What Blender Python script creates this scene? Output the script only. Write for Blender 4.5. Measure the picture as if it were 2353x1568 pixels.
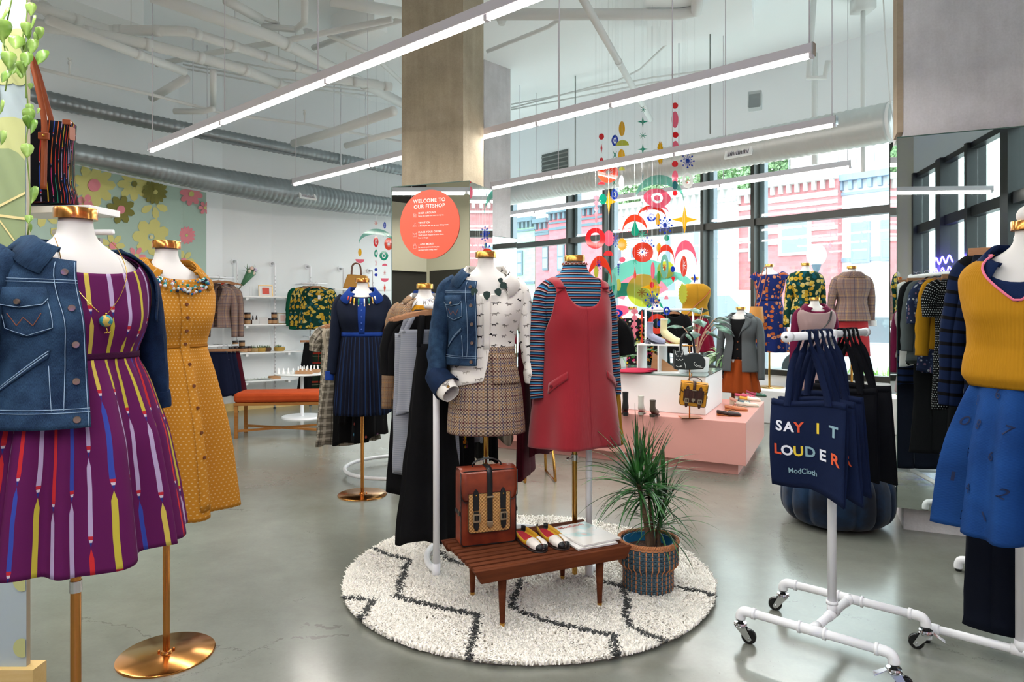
import bpy, math, random
from math import sin, cos, pi, sqrt, atan2, radians as R
from mathutils import Vector, Matrix, noise
import numpy as np
random.seed(7)
for o in list(bpy.data.objects): bpy.data.objects.remove(o)
SC = bpy.context.scene
COL = SC.collection
# ---------------------------------------------------------------- camera
F, H, CX, HY = 1569.0, 1.33, 1176.5, 715.0
cam = bpy.data.cameras.new('camera'); camo = bpy.data.objects.new('camera', cam); COL.objects.link(camo)
cam.sensor_width = 36; cam.lens = 36*F/2353.0; cam.shift_y = -(784-HY)/2353.0
cam.clip_start = .05; cam.clip_end = 300
camo.location = (0, 0, H); camo.rotation_euler = (pi/2, 0, 0)
SC.camera = camo
# ---------------------------------------------------------------- world, sun, exposure
w = bpy.data.worlds.new('sky'); SC.world = w; w.use_nodes = True
bg = w.node_tree.nodes['Background']; bg.inputs[0].default_value = (.86, .95, 1, 1); bg.inputs[1].default_value = 4.0
sun = bpy.data.lights.new('sun', 'SUN'); sun.energy = 3.6; sun.angle = R(6); sun.color = (1, .95, .88)
suno = bpy.data.objects.new('sun', sun); COL.objects.link(suno); suno.rotation_euler = (R(38), 0, R(150))
SC.view_settings.view_transform = 'Standard'; SC.view_settings.look = 'None'
SC.view_settings.gamma = 1; SC.view_settings.use_curve_mapping = False
SC.view_settings.exposure = 0.7
try:
    SC.cycles.max_bounces = 10; SC.cycles.diffuse_bounces = 5; SC.cycles.glossy_bounces = 5
    SC.cycles.transparent_max_bounces = 24; SC.cycles.sample_clamp_indirect = 6
except Exception: pass

def U(px, py, Y): return Vector(((px-CX)/F*Y, Y, H-(py-HY)/F*Y))
def G(px, py, z=0): return U(px, py, (H-z)*F/(py-HY))
def AtZ(px, py, z): return U(px, py, (z-H)*F/(HY-py))
def Zof(py, Y): return H-(py-HY)/F*Y
def XY(px, Y): return ((px-CX)/F*Y, Y)

# ---------------------------------------------------------------- tagging
def tag(o, label=None, cat=None, group=None, kind=None):
    if label: o['label'] = label
    if cat: o['category'] = cat
    if group: o['group'] = group
    if kind: o['kind'] = kind
    return o
def empty(name, loc=(0,0,0), rz=0, label=None, cat=None, group=None, parent=None):
    o = bpy.data.objects.new(name, None); COL.objects.link(o); o.location = loc; o.rotation_euler = (0,0,rz)
    o.empty_display_size = .05
    if parent: o.parent = parent
    return tag(o, label, cat, group)
def kids(o): return [c for c in COL.objects if c.parent == o]
def dup(o, loc=None, rz=None, label=None, parent=None):
    c = o.copy(); COL.objects.link(c)
    if parent is not None: c.parent = parent
    for ch in kids(o): dup(ch, parent=c)
    if loc is not None: c.location = loc
    if rz is not None: c.rotation_euler = (0,0,rz)
    if label: c['label'] = label
    return c

# ---------------------------------------------------------------- materials
CK = [1.0]
def lin(c):
    if isinstance(c, str):
        c = c.lstrip('#'); c = tuple(int(c[i:i+2],16)/255 for i in (0,2,4))
        return tuple(CK[0]*(x/12.92 if x <= .04045 else ((x+.055)/1.055)**2.4) for x in c)
    return tuple(c[:3])
MC = {}
class NB:
    def __init__(s, name, rough=.6, metal=0, spec=.4, sheen=0):
        s.m = bpy.data.materials.new(name); s.m.use_nodes = True; s.t = s.m.node_tree
        s.b = s.t.nodes['Principled BSDF']; s.b.inputs['Roughness'].default_value = rough
        s.b.inputs['Metallic'].default_value = metal; s.b.inputs['Specular IOR Level'].default_value = spec
        if sheen: s.b.inputs['Sheen Weight'].default_value = sheen
    def put(s, sock, v):
        if isinstance(v, V): s.t.links.new(v.s, sock)
        elif v is not None: sock.default_value = v
    def op(s, o, *a):
        n = s.t.nodes.new('ShaderNodeMath'); n.operation = o
        for i, v in enumerate(a): s.put(n.inputs[i], v)
        return V(s, n.outputs[0])
    def uv(s):
        n = s.t.nodes.new('ShaderNodeUVMap'); x = s.t.nodes.new('ShaderNodeSeparateXYZ')
        s.t.links.new(n.outputs[0], x.inputs[0]); s.UV = V(s, n.outputs[0]); return V(s, x.outputs[0]), V(s, x.outputs[1])
    def pos(s):
        n = s.t.nodes.new('ShaderNodeNewGeometry'); s.PO = V(s, n.outputs['Position'])
        x = s.t.nodes.new('ShaderNodeSeparateXYZ'); s.t.links.new(n.outputs['Position'], x.inputs[0]); return [V(s, x.outputs[i]) for i in range(3)]
    def vec(s, x, y, z=0.0):
        n = s.t.nodes.new('ShaderNodeCombineXYZ')
        for i, v in enumerate((x, y, z)): s.put(n.inputs[i], v)
        return V(s, n.outputs[0])
    def noise(s, vec, scale=5, detail=3, rough=.5, out=0):
        n = s.t.nodes.new('ShaderNodeTexNoise'); n.inputs['Scale'].default_value = scale; n.inputs['Detail'].default_value = detail
        n.inputs['Roughness'].default_value = rough; s.put(n.inputs['Vector'], vec); return V(s, n.outputs[out])
    def voro(s, vec, scale=5, rnd=1, feat='F1'):
        n = s.t.nodes.new('ShaderNodeTexVoronoi'); n.feature = feat; n.inputs['Scale'].default_value = scale
        n.inputs['Randomness'].default_value = rnd; s.put(n.inputs['Vector'], vec)
        return V(s, n.outputs['Distance']), V(s, n.outputs[1])
    def white(s, x, y=0.0):
        n = s.t.nodes.new('ShaderNodeTexWhiteNoise'); n.noise_dimensions = '2D'; s.put(n.inputs['Vector'], s.vec(x, y)); return V(s, n.outputs[0])
    def ramp(s, fac, stops, mode='CONSTANT'):
        n = s.t.nodes.new('ShaderNodeValToRGB'); cr = n.color_ramp; cr.interpolation = mode
        while len(cr.elements) < len(stops): cr.elements.new(.5)
        for e, (p, c) in zip(cr.elements, stops): e.position = p
        for e, (p, c) in zip(cr.elements, stops): e.position = p; e.color = (*lin(c), 1)
        s.put(n.inputs[0], fac); return V(s, n.outputs[0])
    def mix(s, f, a, b, mode='MIX'):
        n = s.t.nodes.new('ShaderNodeMix'); n.data_type = 'RGBA'; n.blend_type = mode; s.put(n.inputs[0], f)
        for i, c in ((6, a), (7, b)):
            if isinstance(c, V): s.t.links.new(c.s, n.inputs[i])
            else: n.inputs[i].default_value = (*lin(c), 1)
        return V(s, n.outputs[2])
    def col(s, c):
        if isinstance(c, V): s.t.links.new(c.s, s.b.inputs['Base Color'])
        else: s.b.inputs['Base Color'].default_value = (*lin(c), 1)
    def bump(s, h, strength=.2, dist=.01):
        n = s.t.nodes.new('ShaderNodeBump'); n.inputs['Strength'].default_value = strength; n.inputs['Distance'].default_value = dist
        s.t.links.new(h.s, n.inputs['Height']); s.t.links.new(n.outputs[0], s.b.inputs['Normal'])
class V:
    def __init__(s, nb, sock): s.nb = nb; s.s = sock
    def __add__(s, o): return s.nb.op('ADD', s, o)
    __radd__ = __add__
    def __sub__(s, o): return s.nb.op('SUBTRACT', s, o)
    def __rsub__(s, o): return s.nb.op('SUBTRACT', o, s)
    def __mul__(s, o): return s.nb.op('MULTIPLY', s, o)
    __rmul__ = __mul__
    def __truediv__(s, o): return s.nb.op('DIVIDE', s, o)
    def floor(s): return s.nb.op('FLOOR', s)
    def frac(s): return s.nb.op('FRACT', s)
    def abs(s): return s.nb.op('ABSOLUTE', s)
    def lt(s, o): return s.nb.op('LESS_THAN', s, o)
    def gt(s, o): return s.nb.op('GREATER_THAN', s, o)
    def max(s, o): return s.nb.op('MAXIMUM', s, o)
    def min(s, o): return s.nb.op('MINIMUM', s, o)
    def sqrt(s): return s.nb.op('SQRT', s)
    def sin(s): return s.nb.op('SINE', s)
    def mod(s, o): return s.nb.op('FLOORED_MODULO', s, o)
def mat(name, c='#cccccc', rough=.5, metal=0, spec=.4, sheen=0, emit=0, alpha=1, coat=0):
    if name in MC: return MC[name]
    nb = NB(name, rough, metal, spec, sheen); nb.col(c)
    if emit: nb.b.inputs['Emission Color'].default_value = (*lin(c), 1); nb.b.inputs['Emission Strength'].default_value = emit
    if alpha < 1: nb.b.inputs['Alpha'].default_value = alpha
    if coat: nb.b.inputs['Coat Weight'].default_value = coat
    MC[name] = nb.m; return nb.m
def pat(fn):
    def g(name, *a, **k):
        if name in MC: return MC[name]
        nb = NB(name, k.pop('rough', .85), 0, k.pop('spec', .15), k.pop('sheen', 0)); CK[0] = k.pop('ck', .62); fn(nb, *a, **k); CK[0] = 1.0; MC[name] = nb.m; return nb.m
    return g
@pat
def m_cloth(nb, c, var=.12, weave=900, c2=None):
    u, v = nb.uv(); n = nb.noise(nb.UV, 9, 4); f = nb.noise(nb.UV, 260, 2)
    d = tuple(x*(1-var*2) for x in lin(c)); nb.col(nb.mix(n*.7+f*.3, d, c2 or c))
    nb.bump(((u*weave).sin()*(v*weave).sin()), .15, .001)
@pat
def m_denim(nb, c='#2c4a72', c2='#5d85a8'):
    u, v = nb.uv(); n = nb.noise(nb.UV, 7, 4, .6); f = nb.noise(nb.vec(u*6, v), 220, 2)
    w2 = nb.noise(nb.UV, 30, 3); nb.col(nb.mix((n-.45)*1.8+(f-.5)*1.4+(w2-.5)*.9+.35, c, c2)); nb.bump(f, .5, .002)
@pat
def m_pencils(nb, base, cols, w=.034, h=.15, thin=.13, wob=.006):
    u, v = nb.uv(); n = nb.noise(nb.vec(u*3, v*8), 1, 1); u = u+(n-.5)*wob
    cu = (u/w).floor(); fu = ((u/w).frac()-.5).abs(); r = nb.white(cu)
    vv = v/h+r*9; row = vv.floor(); fv = vv.frac(); tip = (fv-.5).abs()
    wd = ((.5-tip)*9).min(1.0)*thin
    mk = fu.lt(wd); k = nb.white(cu+7.3, row); n_ = len(cols)
    c = nb.ramp(k, [(i/n_, x) for i, x in enumerate(cols)]); c = nb.mix(fv.lt(.13), c, '#d03040'); c = nb.mix(fv.lt(.09), c, '#e8d8e8'); c = nb.mix(fv.lt(.06), c, '#2a3a90')
    nb.col(nb.mix(mk, base, c))
@pat
def m_dots(nb, base, dot, s=.02, r=.22, var=.1):
    u, v = nb.uv(); row = (v/s).floor(); uu = u/s+row*.5; a = uu.frac()-.5; b = (v/s).frac()-.5
    d = (a*a+b*b).sqrt(); n = nb.noise(nb.UV, 8, 3); bs = nb.mix(n, tuple(x*(1-var) for x in lin(base)), base); nb.col(nb.mix(d.lt(r), bs, dot))
@pat
def m_bands(nb, stops, period=.03, vert=False, noise_=.0):
    u, v = nb.uv(); t = u if vert else v
    nb.col(nb.ramp((t/period).frac(), stops))
@pat
def m_plaid(nb, base, dark, lines, s=.11, fine=.006):
    u, v = nb.uv()
    ck = ((u/fine).frac().lt(.5)+(v/fine).frac().lt(.5)); ck = (ck-1).abs()
    c = nb.mix(ck*.75, base, dark)
    for i, (c2, off, wd) in enumerate(lines):
        for t in (u, v):
            m = ((t/s+off).frac()-.5).abs().lt(wd); c = nb.mix(m*(ck*.4+.45), c, c2)
    nb.col(c)
@pat
def m_floral(nb, base, cols, scale=22, r=.36, ctr='#3a2a10', leaf=None, stretch=1):
    u, v = nb.uv(); n = nb.noise(nb.UV, 60, 2); vec = nb.vec(u*stretch+(n-.5)*.012, v+(n-.5)*.012)
    d, c = nb.voro(vec, scale); n_ = len(cols)
    x = nb.t.nodes.new('ShaderNodeSeparateColor'); nb.t.links.new(c.s, x.inputs[0]); k = V(nb, x.outputs[0]); g = V(nb, x.outputs[1])
    col = nb.ramp(k, [(i/n_, q) for i, q in enumerate(cols)]); b = base
    if leaf: d2, _ = nb.voro(vec+0.0 if False else nb.vec(u*1.3+5.1, v+3.3), scale*1.6); b = nb.mix(d2.lt(.25), base, leaf)
    out = nb.mix(d.lt(r), b, col); out = nb.mix(d.lt(r*.28), out, ctr); nb.col(out)
@pat
def m_dogs(nb, base='#ece8e2', s=.052):
    u, v = nb.uv(); uu = u/s; cx = uu.floor(); vv = v/s*1.15+nb.white(cx, 4.4)*7; row = vv.floor(); k = nb.white(cx, row); flip = k.gt(.5)*2-1
    a = (uu.frac()-.5)*flip; b = vv.frac()-.5
    body = (a+.02).abs().lt(.17)*(b.abs().lt(.065)); head = ((a-.2)*(a-.2)+(b-.09)*(b-.09)).sqrt().lt(.085)
    snout = (a-.28).abs().lt(.08)*(b-.07).abs().lt(.03); leg = ((a+.02).abs()-.13).abs().lt(.028)*(b+.09).abs().lt(.07); tail = (a+.24).abs().lt(.06)*(b-.07).abs().lt(.018)
    m = body.max(head).max(snout).max(leg).max(tail); n = nb.noise(nb.UV, 420, 2)
    dk = nb.ramp(nb.white(cx+3.1, row), [(0, '#1c1c20'), (.45, '#a8a49c'), (.75, '#7b7672')])
    nb.col(nb.mix(m*(n.gt(.42).max(k.lt(.45))), base, dk))
@pat
def m_knit(nb, c, vert=True, n=700):
    u, v = nb.uv(); z = nb.noise(nb.UV, 8, 4); nb.col(nb.mix(z, tuple(x*.82 for x in lin(c)), c)); t = u if vert else v
    nb.bump((t*n).sin(), .3, .001)
@pat
def m_wood(nb, a='#c99468', b='#e0b288', scale=14, stretch=.12, axis='x'):
    n = nb.t.nodes.new('ShaderNodeTexCoord'); mp = nb.t.nodes.new('ShaderNodeMapping'); nb.t.links.new(n.outputs['Object'], mp.inputs[0])
    sc = [1,1,1]; sc['xyz'.index(axis)] = stretch; mp.inputs['Scale'].default_value = sc
    z = nb.noise(V(nb, mp.outputs[0]), scale, 5, .6); f = nb.noise(V(nb, mp.outputs[0]), scale*7, 2)
    nb.col(nb.ramp(z*.7+f*.3, [(.3, a), (.7, b)], 'LINEAR')); nb.bump(f, .08, .002)

def glassm(name, tint='#ffffff', gl=.08, rough=.0, body=0.0, bcol='#ffffff'):
    """thin sheet: mostly see-through, some sheen, optional tinted body"""
    if name in MC: return MC[name]
    m = bpy.data.materials.new(name); m.use_nodes = True; t = m.node_tree; t.nodes.clear()
    o = t.nodes.new('ShaderNodeOutputMaterial'); tr = t.nodes.new('ShaderNodeBsdfTransparent'); g = t.nodes.new('ShaderNodeBsdfGlossy'); mx = t.nodes.new('ShaderNodeMixShader')
    tr.inputs[0].default_value = (*lin(tint), 1); g.inputs['Roughness'].default_value = rough; mx.inputs[0].default_value = gl
    last = tr.outputs[0]
    if body:
        d = t.nodes.new('ShaderNodeBsdfDiffuse'); d.inputs[0].default_value = (*lin(bcol), 1); tl = t.nodes.new('ShaderNodeBsdfTranslucent'); tl.inputs[0].default_value = (*lin(bcol), 1)
        a = t.nodes.new('ShaderNodeMixShader'); t.links.new(d.outputs[0], a.inputs[1]); t.links.new(tl.outputs[0], a.inputs[2]); a.inputs[0].default_value = .5
        m2 = t.nodes.new('ShaderNodeMixShader'); m2.inputs[0].default_value = body; t.links.new(last, m2.inputs[1]); t.links.new(a.outputs[0], m2.inputs[2]); last = m2.outputs[0]
    t.links.new(last, mx.inputs[1]); t.links.new(g.outputs[0], mx.inputs[2]); t.links.new(mx.outputs[0], o.inputs[0]); MC[name] = m; return m
def acr(name, c, body=.62): return glassm('acrylic_'+name, c, .05, .05, body, c)

# ---------------------------------------------------------------- mesh builder
class MB:
    def __init__(s): s.v = []; s.f = []; s.uv = []; s.mi = []; s.cur = 0; s.marks = []
    def mark(s): s.marks.append((len(s.v), len(s.f)))
    def mat(s, i): s.cur = i; return s
    def pts(s, P, UVs=None):
        b = len(s.v); s.v += [tuple(p) for p in P]
        s.uv += [tuple(q) for q in UVs] if UVs is not None else [(p[0]+p[1], p[2]) for p in P]; return b
    def face(s, idx): s.f.append(tuple(idx)); s.mi.append(s.cur)
    def poly(s, P, UVs=None): b = s.pts(P, UVs); s.face(range(b, b+len(P)))
    def grid(s, rows, uvs=None, close=False):
        n = len(rows[0]); b = s.pts([p for r in rows for p in r], [q for r in uvs for q in r] if uvs else None)
        for i in range(len(rows)-1):
            for j in range(n if close else n-1):
                k = (j+1) % n; s.face((b+i*n+j, b+i*n+k, b+(i+1)*n+k, b+(i+1)*n+j))
        return b
    def box(s, c, d, M=None, rz=0):
        x, y, z = (q/2 for q in d); M = M or Matrix.Rotation(rz, 4, 'Z'); c = Vector(c)
        P = [c+(M @ Vector((sx*x, sy*y, sz*z))) for sz in (-1,1) for sx, sy in ((-1,-1),(1,-1),(1,1),(-1,1))]
        for q in ((0,3,2,1),(4,5,6,7),(0,1,5,4),(1,2,6,5),(2,3,7,6),(3,0,4,7)):
            pp = [P[i] for i in q]; e1 = (pp[1]-pp[0]).length; e2 = (pp[3]-pp[0]).length
            s.poly(pp, [(0,0),(e1,0),(e1,e2),(0,e2)])
        return s
    def tube(s, path, r, n=10, caps=True, uvs=1, flat=1):
        P = [Vector(p) for p in path]; rr = r if isinstance(r, (list, tuple)) else [r]*len(P); rows = []; uv = []; L = 0; pu = None
        for i, p in enumerate(P):
            t = (P[min(i+1, len(P)-1)]-P[max(i-1, 0)]).normalized()
            if pu is None:
                a = Vector((0,0,1)) if abs(t.z) < .9 else Vector((1,0,0)); pu = t.cross(a).normalized()
            u = (pu-t*pu.dot(t)).normalized(); pu = u; w_ = t.cross(u)
            if i: L += (P[i]-P[i-1]).length
            rows.append([p+(u*cos(2*pi*k/n)+w_*sin(2*pi*k/n)*flat)*rr[i] for k in range(n+1)]); uv.append([(2*pi*k/n*rr[i], L) for k in range(n+1)])
        b = s.grid(rows, uv)
        if caps: s.poly(rows[0][:-1][::-1]); s.poly(rows[-1][:-1])
        return s
    def lathe(s, prof, c=(0,0,0), n=24, M=None):
        rows = []; c = Vector(c)
        for r, z in prof:
            row = [Vector((r*cos(2*pi*k/n), r*sin(2*pi*k/n), z)) for k in range(n+1)]
            rows.append([c+(M @ p if M else p) for p in row])
        L = [0]
        for a, b_ in zip(prof, prof[1:]): L.append(L[-1]+sqrt((a[0]-b_[0])**2+(a[1]-b_[1])**2))
        s.grid(rows, [[(2*pi*k/n*max(.02, prof[i][0]), L[i]) for k in range(n+1)] for i in range(len(prof))]); return s
    def prism(s, out, th, M, holes=False):
        """out: 2D outline; local z thickness th centred; M: matrix from (x,y,z) to world"""
        n = len(out); A = [M @ Vector((x, y, th/2)) for x, y in out]; B = [M @ Vector((x, y, -th/2)) for x, y in out]
        s.poly(A, out); s.poly(B[::-1], out[::-1])
        for i in range(n): j = (i+1) % n; s.poly([A[i], B[i], B[j], A[j]])
        return s
    def band(s, o, i_, th, M):
        """ring between two outlines of equal length"""
        n = len(o); T = lambda q, z: M @ Vector((q[0], q[1], z))
        for k in range(n):
            j = (k+1) % n
            s.poly([T(o[k],th/2), T(o[j],th/2), T(i_[j],th/2), T(i_[k],th/2)]); s.poly([T(o[k],-th/2), T(i_[k],-th/2), T(i_[j],-th/2), T(o[j],-th/2)])
            s.poly([T(o[k],th/2), T(o[k],-th/2), T(o[j],-th/2), T(o[j],th/2)]); s.poly([T(i_[k],th/2), T(i_[j],th/2), T(i_[j],-th/2), T(i_[k],-th/2)])
        return s
    def ball(s, c, r, n=12, m=8):
        rx, ry, rz = r if isinstance(r, (tuple, list)) else (r, r, r); c = Vector(c)
        s.grid([[c+Vector((rx*sin(pi*i/m)*cos(2*pi*k/n), ry*sin(pi*i/m)*sin(2*pi*k/n), rz*cos(pi*i/m))) for k in range(n+1)] for i in range(m+1)]); return s
    def build(s, name, mats, parent=None, smooth=True, solid=0, bevel=0, sub=0, loc=None, rz=0, label=None, weld=False):
        if len(s.marks) > 1:      # several separate pieces of one kind: one object each
            mk = s.marks+[(len(s.v), len(s.f))]
            for (v0, f0), (v1, f1) in zip(mk, mk[1:]):
                q = MB(); q.v = s.v[v0:v1]; q.uv = s.uv[v0:v1]; q.f = [tuple(i-v0 for i in g) for g in s.f[f0:f1]]; q.mi = s.mi[f0:f1]; o = q.build(name.rstrip('s'), mats, parent, smooth, solid, bevel, sub, loc, rz, label, weld)
            return o
        me = bpy.data.meshes.new(name); me.from_pydata(s.v, [], s.f)
        if not isinstance(mats, (list, tuple)): mats = [mats]
        for m in mats: me.materials.append(m)
        me.polygons.foreach_set('material_index', s.mi)
        if smooth: me.polygons.foreach_set('use_smooth', [True]*len(s.f))
        li = np.empty(len(me.loops), dtype=np.int32); me.loops.foreach_get('vertex_index', li)
        me.uv_layers.new(name='UVMap').data.foreach_set('uv', np.array(s.uv, dtype=np.float32)[li].ravel())
        me.validate(); me.update()
        if smooth: me.set_sharp_from_angle(angle=R(42))
        o = bpy.data.objects.new(name, me); COL.objects.link(o)
        if parent: o.parent = parent
        if loc is not None: o.location = loc
        o.rotation_euler = (0, 0, rz)
        if weld or bevel or (smooth and not solid):
            wd = o.modifiers.new('w', 'WELD'); wd.merge_threshold = .00005
        if bevel: b = o.modifiers.new('b', 'BEVEL'); b.width = bevel; b.segments = 2; b.limit_method = 'ANGLE'; b.angle_limit = R(40)
        if solid: q = o.modifiers.new('s', 'SOLIDIFY'); q.thickness = solid; q.offset = 0
        if sub: q = o.modifiers.new('ss', 'SUBSURF'); q.levels = sub; q.render_levels = sub
        if label: o['label'] = label
        if smooth and (bevel or not solid):
            try: me.shade_auto_smooth if False else None
            except Exception: pass
        return o
def flatm(mb, name, m, parent=None, **k): return mb.build(name, m, parent, smooth=False, **k)
def smooth_path(P, n=8):
    P = [Vector(p) for p in P]; out = []
    for i in range(len(P)-1):
        a, b, c, d = P[max(i-1,0)], P[i], P[i+1], P[min(i+2,len(P)-1)]
        for k in range(n):
            t = k/n; out.append(.5*((2*b)+(c-a)*t+(2*a-5*b+4*c-d)*t*t+(3*b-a-3*c+d)*t**3))
    return out+[P[-1]]
def frame(o, x, y):
    """matrix with origin o, x axis x, y axis y"""
    x = Vector(x).normalized(); y = Vector(y); y = (y-x*y.dot(x)).normalized(); z = x.cross(y)
    return Matrix(((x[0],y[0],z[0],o[0]),(x[1],y[1],z[1],o[1]),(x[2],y[2],z[2],o[2]),(0,0,0,1)))
_tc = {}
def text2d(t, size=1, bold=0, align='CENTER', sp=1):
    key = (t, bold, align, sp)
    if key not in _tc:
        cu = bpy.data.curves.new('t', 'FONT'); cu.body = t; cu.size = 1; cu.align_x = align; cu.offset = bold; cu.space_character = sp; cu.resolution_u = 3
        o = bpy.data.objects.new('t', cu); COL.objects.link(o); bpy.context.view_layer.update()
        me = o.evaluated_get(bpy.context.evaluated_depsgraph_get()).to_mesh()
        _tc[key] = ([tuple(v.co[:2]) for v in me.vertices], [tuple(p.vertices) for p in me.polygons])
        bpy.data.objects.remove(o); bpy.data.curves.remove(cu)
    v, f = _tc[key]; return [(x*size, y*size) for x, y in v], f
def put_text(mb, t, size, fn, bold=0.01, align='CENTER', sp=1, mi=None):
    v, f = text2d(t, size, bold, align, sp); b = mb.pts([fn(x, y) for x, y in v])
    if mi is not None: mb.mat(mi)
    for q in f: mb.face([b+i for i in q])
def ell(a, b, n=24, cx=0, cy=0): return [(cx+a*cos(2*pi*k/n), cy+b*sin(2*pi*k/n)) for k in range(n)]
def star(ro, ri, n, rot=pi/2): return [((ro if k % 2 == 0 else ri)*cos(rot+pi*k/n), (ro if k % 2 == 0 else ri)*sin(rot+pi*k/n)) for k in range(2*n)]
WHITE = mat('white_paint', '#e9ebec', .45); PIPE = mat('white_enamel', '#e9ebf0', .35); BRASS = mat('brushed_brass', '#c89a4e', .22, 1)
COPPER = mat('polished_copper', '#c98a4a', .18, 1); CHROME = mat('chrome', '#d8dade', .12, 1); BLACK = mat('black_metal', '#16181a', .4); WOODL = m_wood('pale_wood', '#c99468', '#e0b288')
# ================================================================ SETTING
def m_floor():
    nb = NB('polished_concrete', .3, 0, .5); x, y, z = nb.pos()
    n = nb.noise(nb.PO, .9, 6, .62); f = nb.noise(nb.PO, 9, 5, .7); g = nb.noise(nb.PO, 70, 2)
    c = nb.ramp(n*.75+f*.17+g*.08, [(.3, '#65665d'), (.5, '#757870'), (.7, '#84887f')], 'LINEAR')
    d, _ = nb.voro(nb.vec(x+(f-.5)*.5, y+(n-.5)*.8), .55, 1, 'DISTANCE_TO_EDGE'); cr = d.lt(.0018)*n.gt(.53)
    c = nb.mix(cr*.45, c, '#4a4a42'); c = nb.mix(g.gt(.73)*.6, c, '#55564f'); nb.col(c)
    nb.put(nb.b.inputs['Roughness'], f*.08+.2); nb.b.inputs['Coat Weight'].default_value = .3; nb.b.inputs['Coat Roughness'].default_value = .16
    nb.bump(f, .015, .01); return nb.m
FLOOR = m_floor()
def m_conc(name, a, b, tint=0):
    nb = NB(name, .85, 0, .2); x, y, z = nb.pos(); n = nb.noise(nb.PO, 3, 5, .6); s = nb.noise(nb.vec(x*7, y*7, z*.6), 1.5, 5, .7); g = nb.noise(nb.PO, 90, 3)
    nb.col(nb.ramp(n*.55+s*.28+g*.17, [(.34, a), (.66, b)], 'LINEAR')); nb.bump(s*.6+g*.5, .3, .01); return nb.m
CONC = m_conc('board_formed_concrete', '#857a68', '#b0a48e'); CONC2 = m_conc('grey_concrete', '#b9b6b8', '#dad7da')
CEIL = mat('ceiling_white', '#f0f4f6', .8); WALLW = mat('wall_white', '#eef2f5', .75)
def wall(name, pts, z0, z1, m, th=.12, kind='structure'):
    """solid wall following a polyline (inner face on the polyline)"""
    mb = MB(); P = [Vector((x, y, 0)) for x, y in pts]; O = []
    for i, p in enumerate(P):
        t = (P[min(i+1,len(P)-1)]-P[max(i-1,0)]).normalized(); O.append(p+Vector((-t.y, t.x, 0))*th)
    def zz(p, z): return Vector((p.x, p.y, z))
    L = 0
    for i in range(len(P)-1):
        l = (P[i+1]-P[i]).length; u0, u1 = L, L+l; L += l
        mb.poly([zz(P[i],z0), zz(P[i+1],z0), zz(P[i+1],z1), zz(P[i],z1)], [(u0,z0),(u1,z0),(u1,z1),(u0,z1)])
        mb.poly([zz(O[i+1],z0), zz(O[i],z0), zz(O[i],z1), zz(O[i+1],z1)])
        mb.poly([zz(P[i],z1), zz(P[i+1],z1), zz(O[i+1],z1), zz(O[i],z1)]); mb.poly([zz(O[i],z0), zz(O[i+1],z0), zz(P[i+1],z0), zz(P[i],z0)])
    for i, s in ((0, 1), (len(P)-1, -1)):
        q = [zz(P[i],z0), zz(P[i],z1), zz(O[i],z1), zz(O[i],z0)]; mb.poly(q[::s])
    return tag(mb.build(name, m, smooth=False), kind=kind)
CZ = 4.5
LW = [(-5.6,-4.1),(-5.3,1.0),(-5.05,5.0),(-4.75,6.5),(-4.45,7.6),(-4.15,8.5),(-3.83,9.03),(-3.33,9.45),(-2.6,9.95),(-1.7,10.6),(-1.25,12.0),(-1.56,13.9)]
def W1(t, d=0): return Vector((3.24+.94*t-.728*d, 8.8-t-.685*d, 0))       # window wall on the street, d = distance into the room
def W2(s, d=0): return Vector((1.15+.57*s-.82*d, -2.27+.82*s+.57*d, 0))
T0, T1 = -5.1, 3.43
a = W1(T1)
room = [(x, y) for x, y in LW]+[(6.46, 5.37), (-.1, -4.1)]
fl = MB(); fl.poly([(x*1.0, y, 0) for x, y in room]); fl.poly([(x, y, -.15) for x, y in room][::-1])
tag(fl.build('floor', FLOOR, smooth=False), kind='structure')
ce = MB(); ce.poly([(x, y, CZ) for x, y in room][::-1]); ce.poly([(x, y, CZ+.2) for x, y in room]); tag(ce.build('ceiling', CEIL, smooth=False), kind='structure')
wall('wall_left', LW, 0, CZ, WALLW, .12)
wall('wall_back', [(-.1,-4.1), (-5.6,-4.1)], 0, CZ, mat('wall_beige', '#c9c4b4', .8))
bb = wall('baseboard_left', [(x+.04, y-.03) for x, y in LW[2:10]], 0, .1, m_wood('pine', '#d9b877', '#e8cc92', ck=1), .03)
# window walls ------------------------------------------------------
FRM = mat('dark_bronze_frame', '#2a2c28', .4); GREY = mat('grey_mullion_side', '#8b97a3', .5)
PANE = glassm('window_glass', '#f2f8f6', .06)
def prof(Wf, t0, t1, za, zb, d0, d1, name='', mb=None):
    mb = mb or MB(); P = [Wf(t0,d0), Wf(t1,d0), Wf(t1,d1), Wf(t0,d1)]
    lo = [Vector((p.x,p.y,za)) for p in P]; hi = [Vector((p.x,p.y,zb)) for p in P]
    mb.poly(lo[::-1]); mb.poly(hi)
    for i in range(4): j = (i+1) % 4; mb.poly([lo[i], lo[j], hi[j], hi[i]])
    return mb
ZB, ZT, ZM = .52, 3.6, 2.48
tag(prof(W1, T0, T1, 0, ZB, -.12, .04).build('wall_front_sill', WALLW, smooth=False), kind='structure')
tag(prof(W1, T0, T1, ZT, CZ, -.12, .06).build('wall_front_header', WALLW, smooth=False), kind='structure')
ms = [T0, -3.55, -2.43, -1.88, -.625, -.0916, 1.11, 1.62, 2.8, T1]
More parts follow.
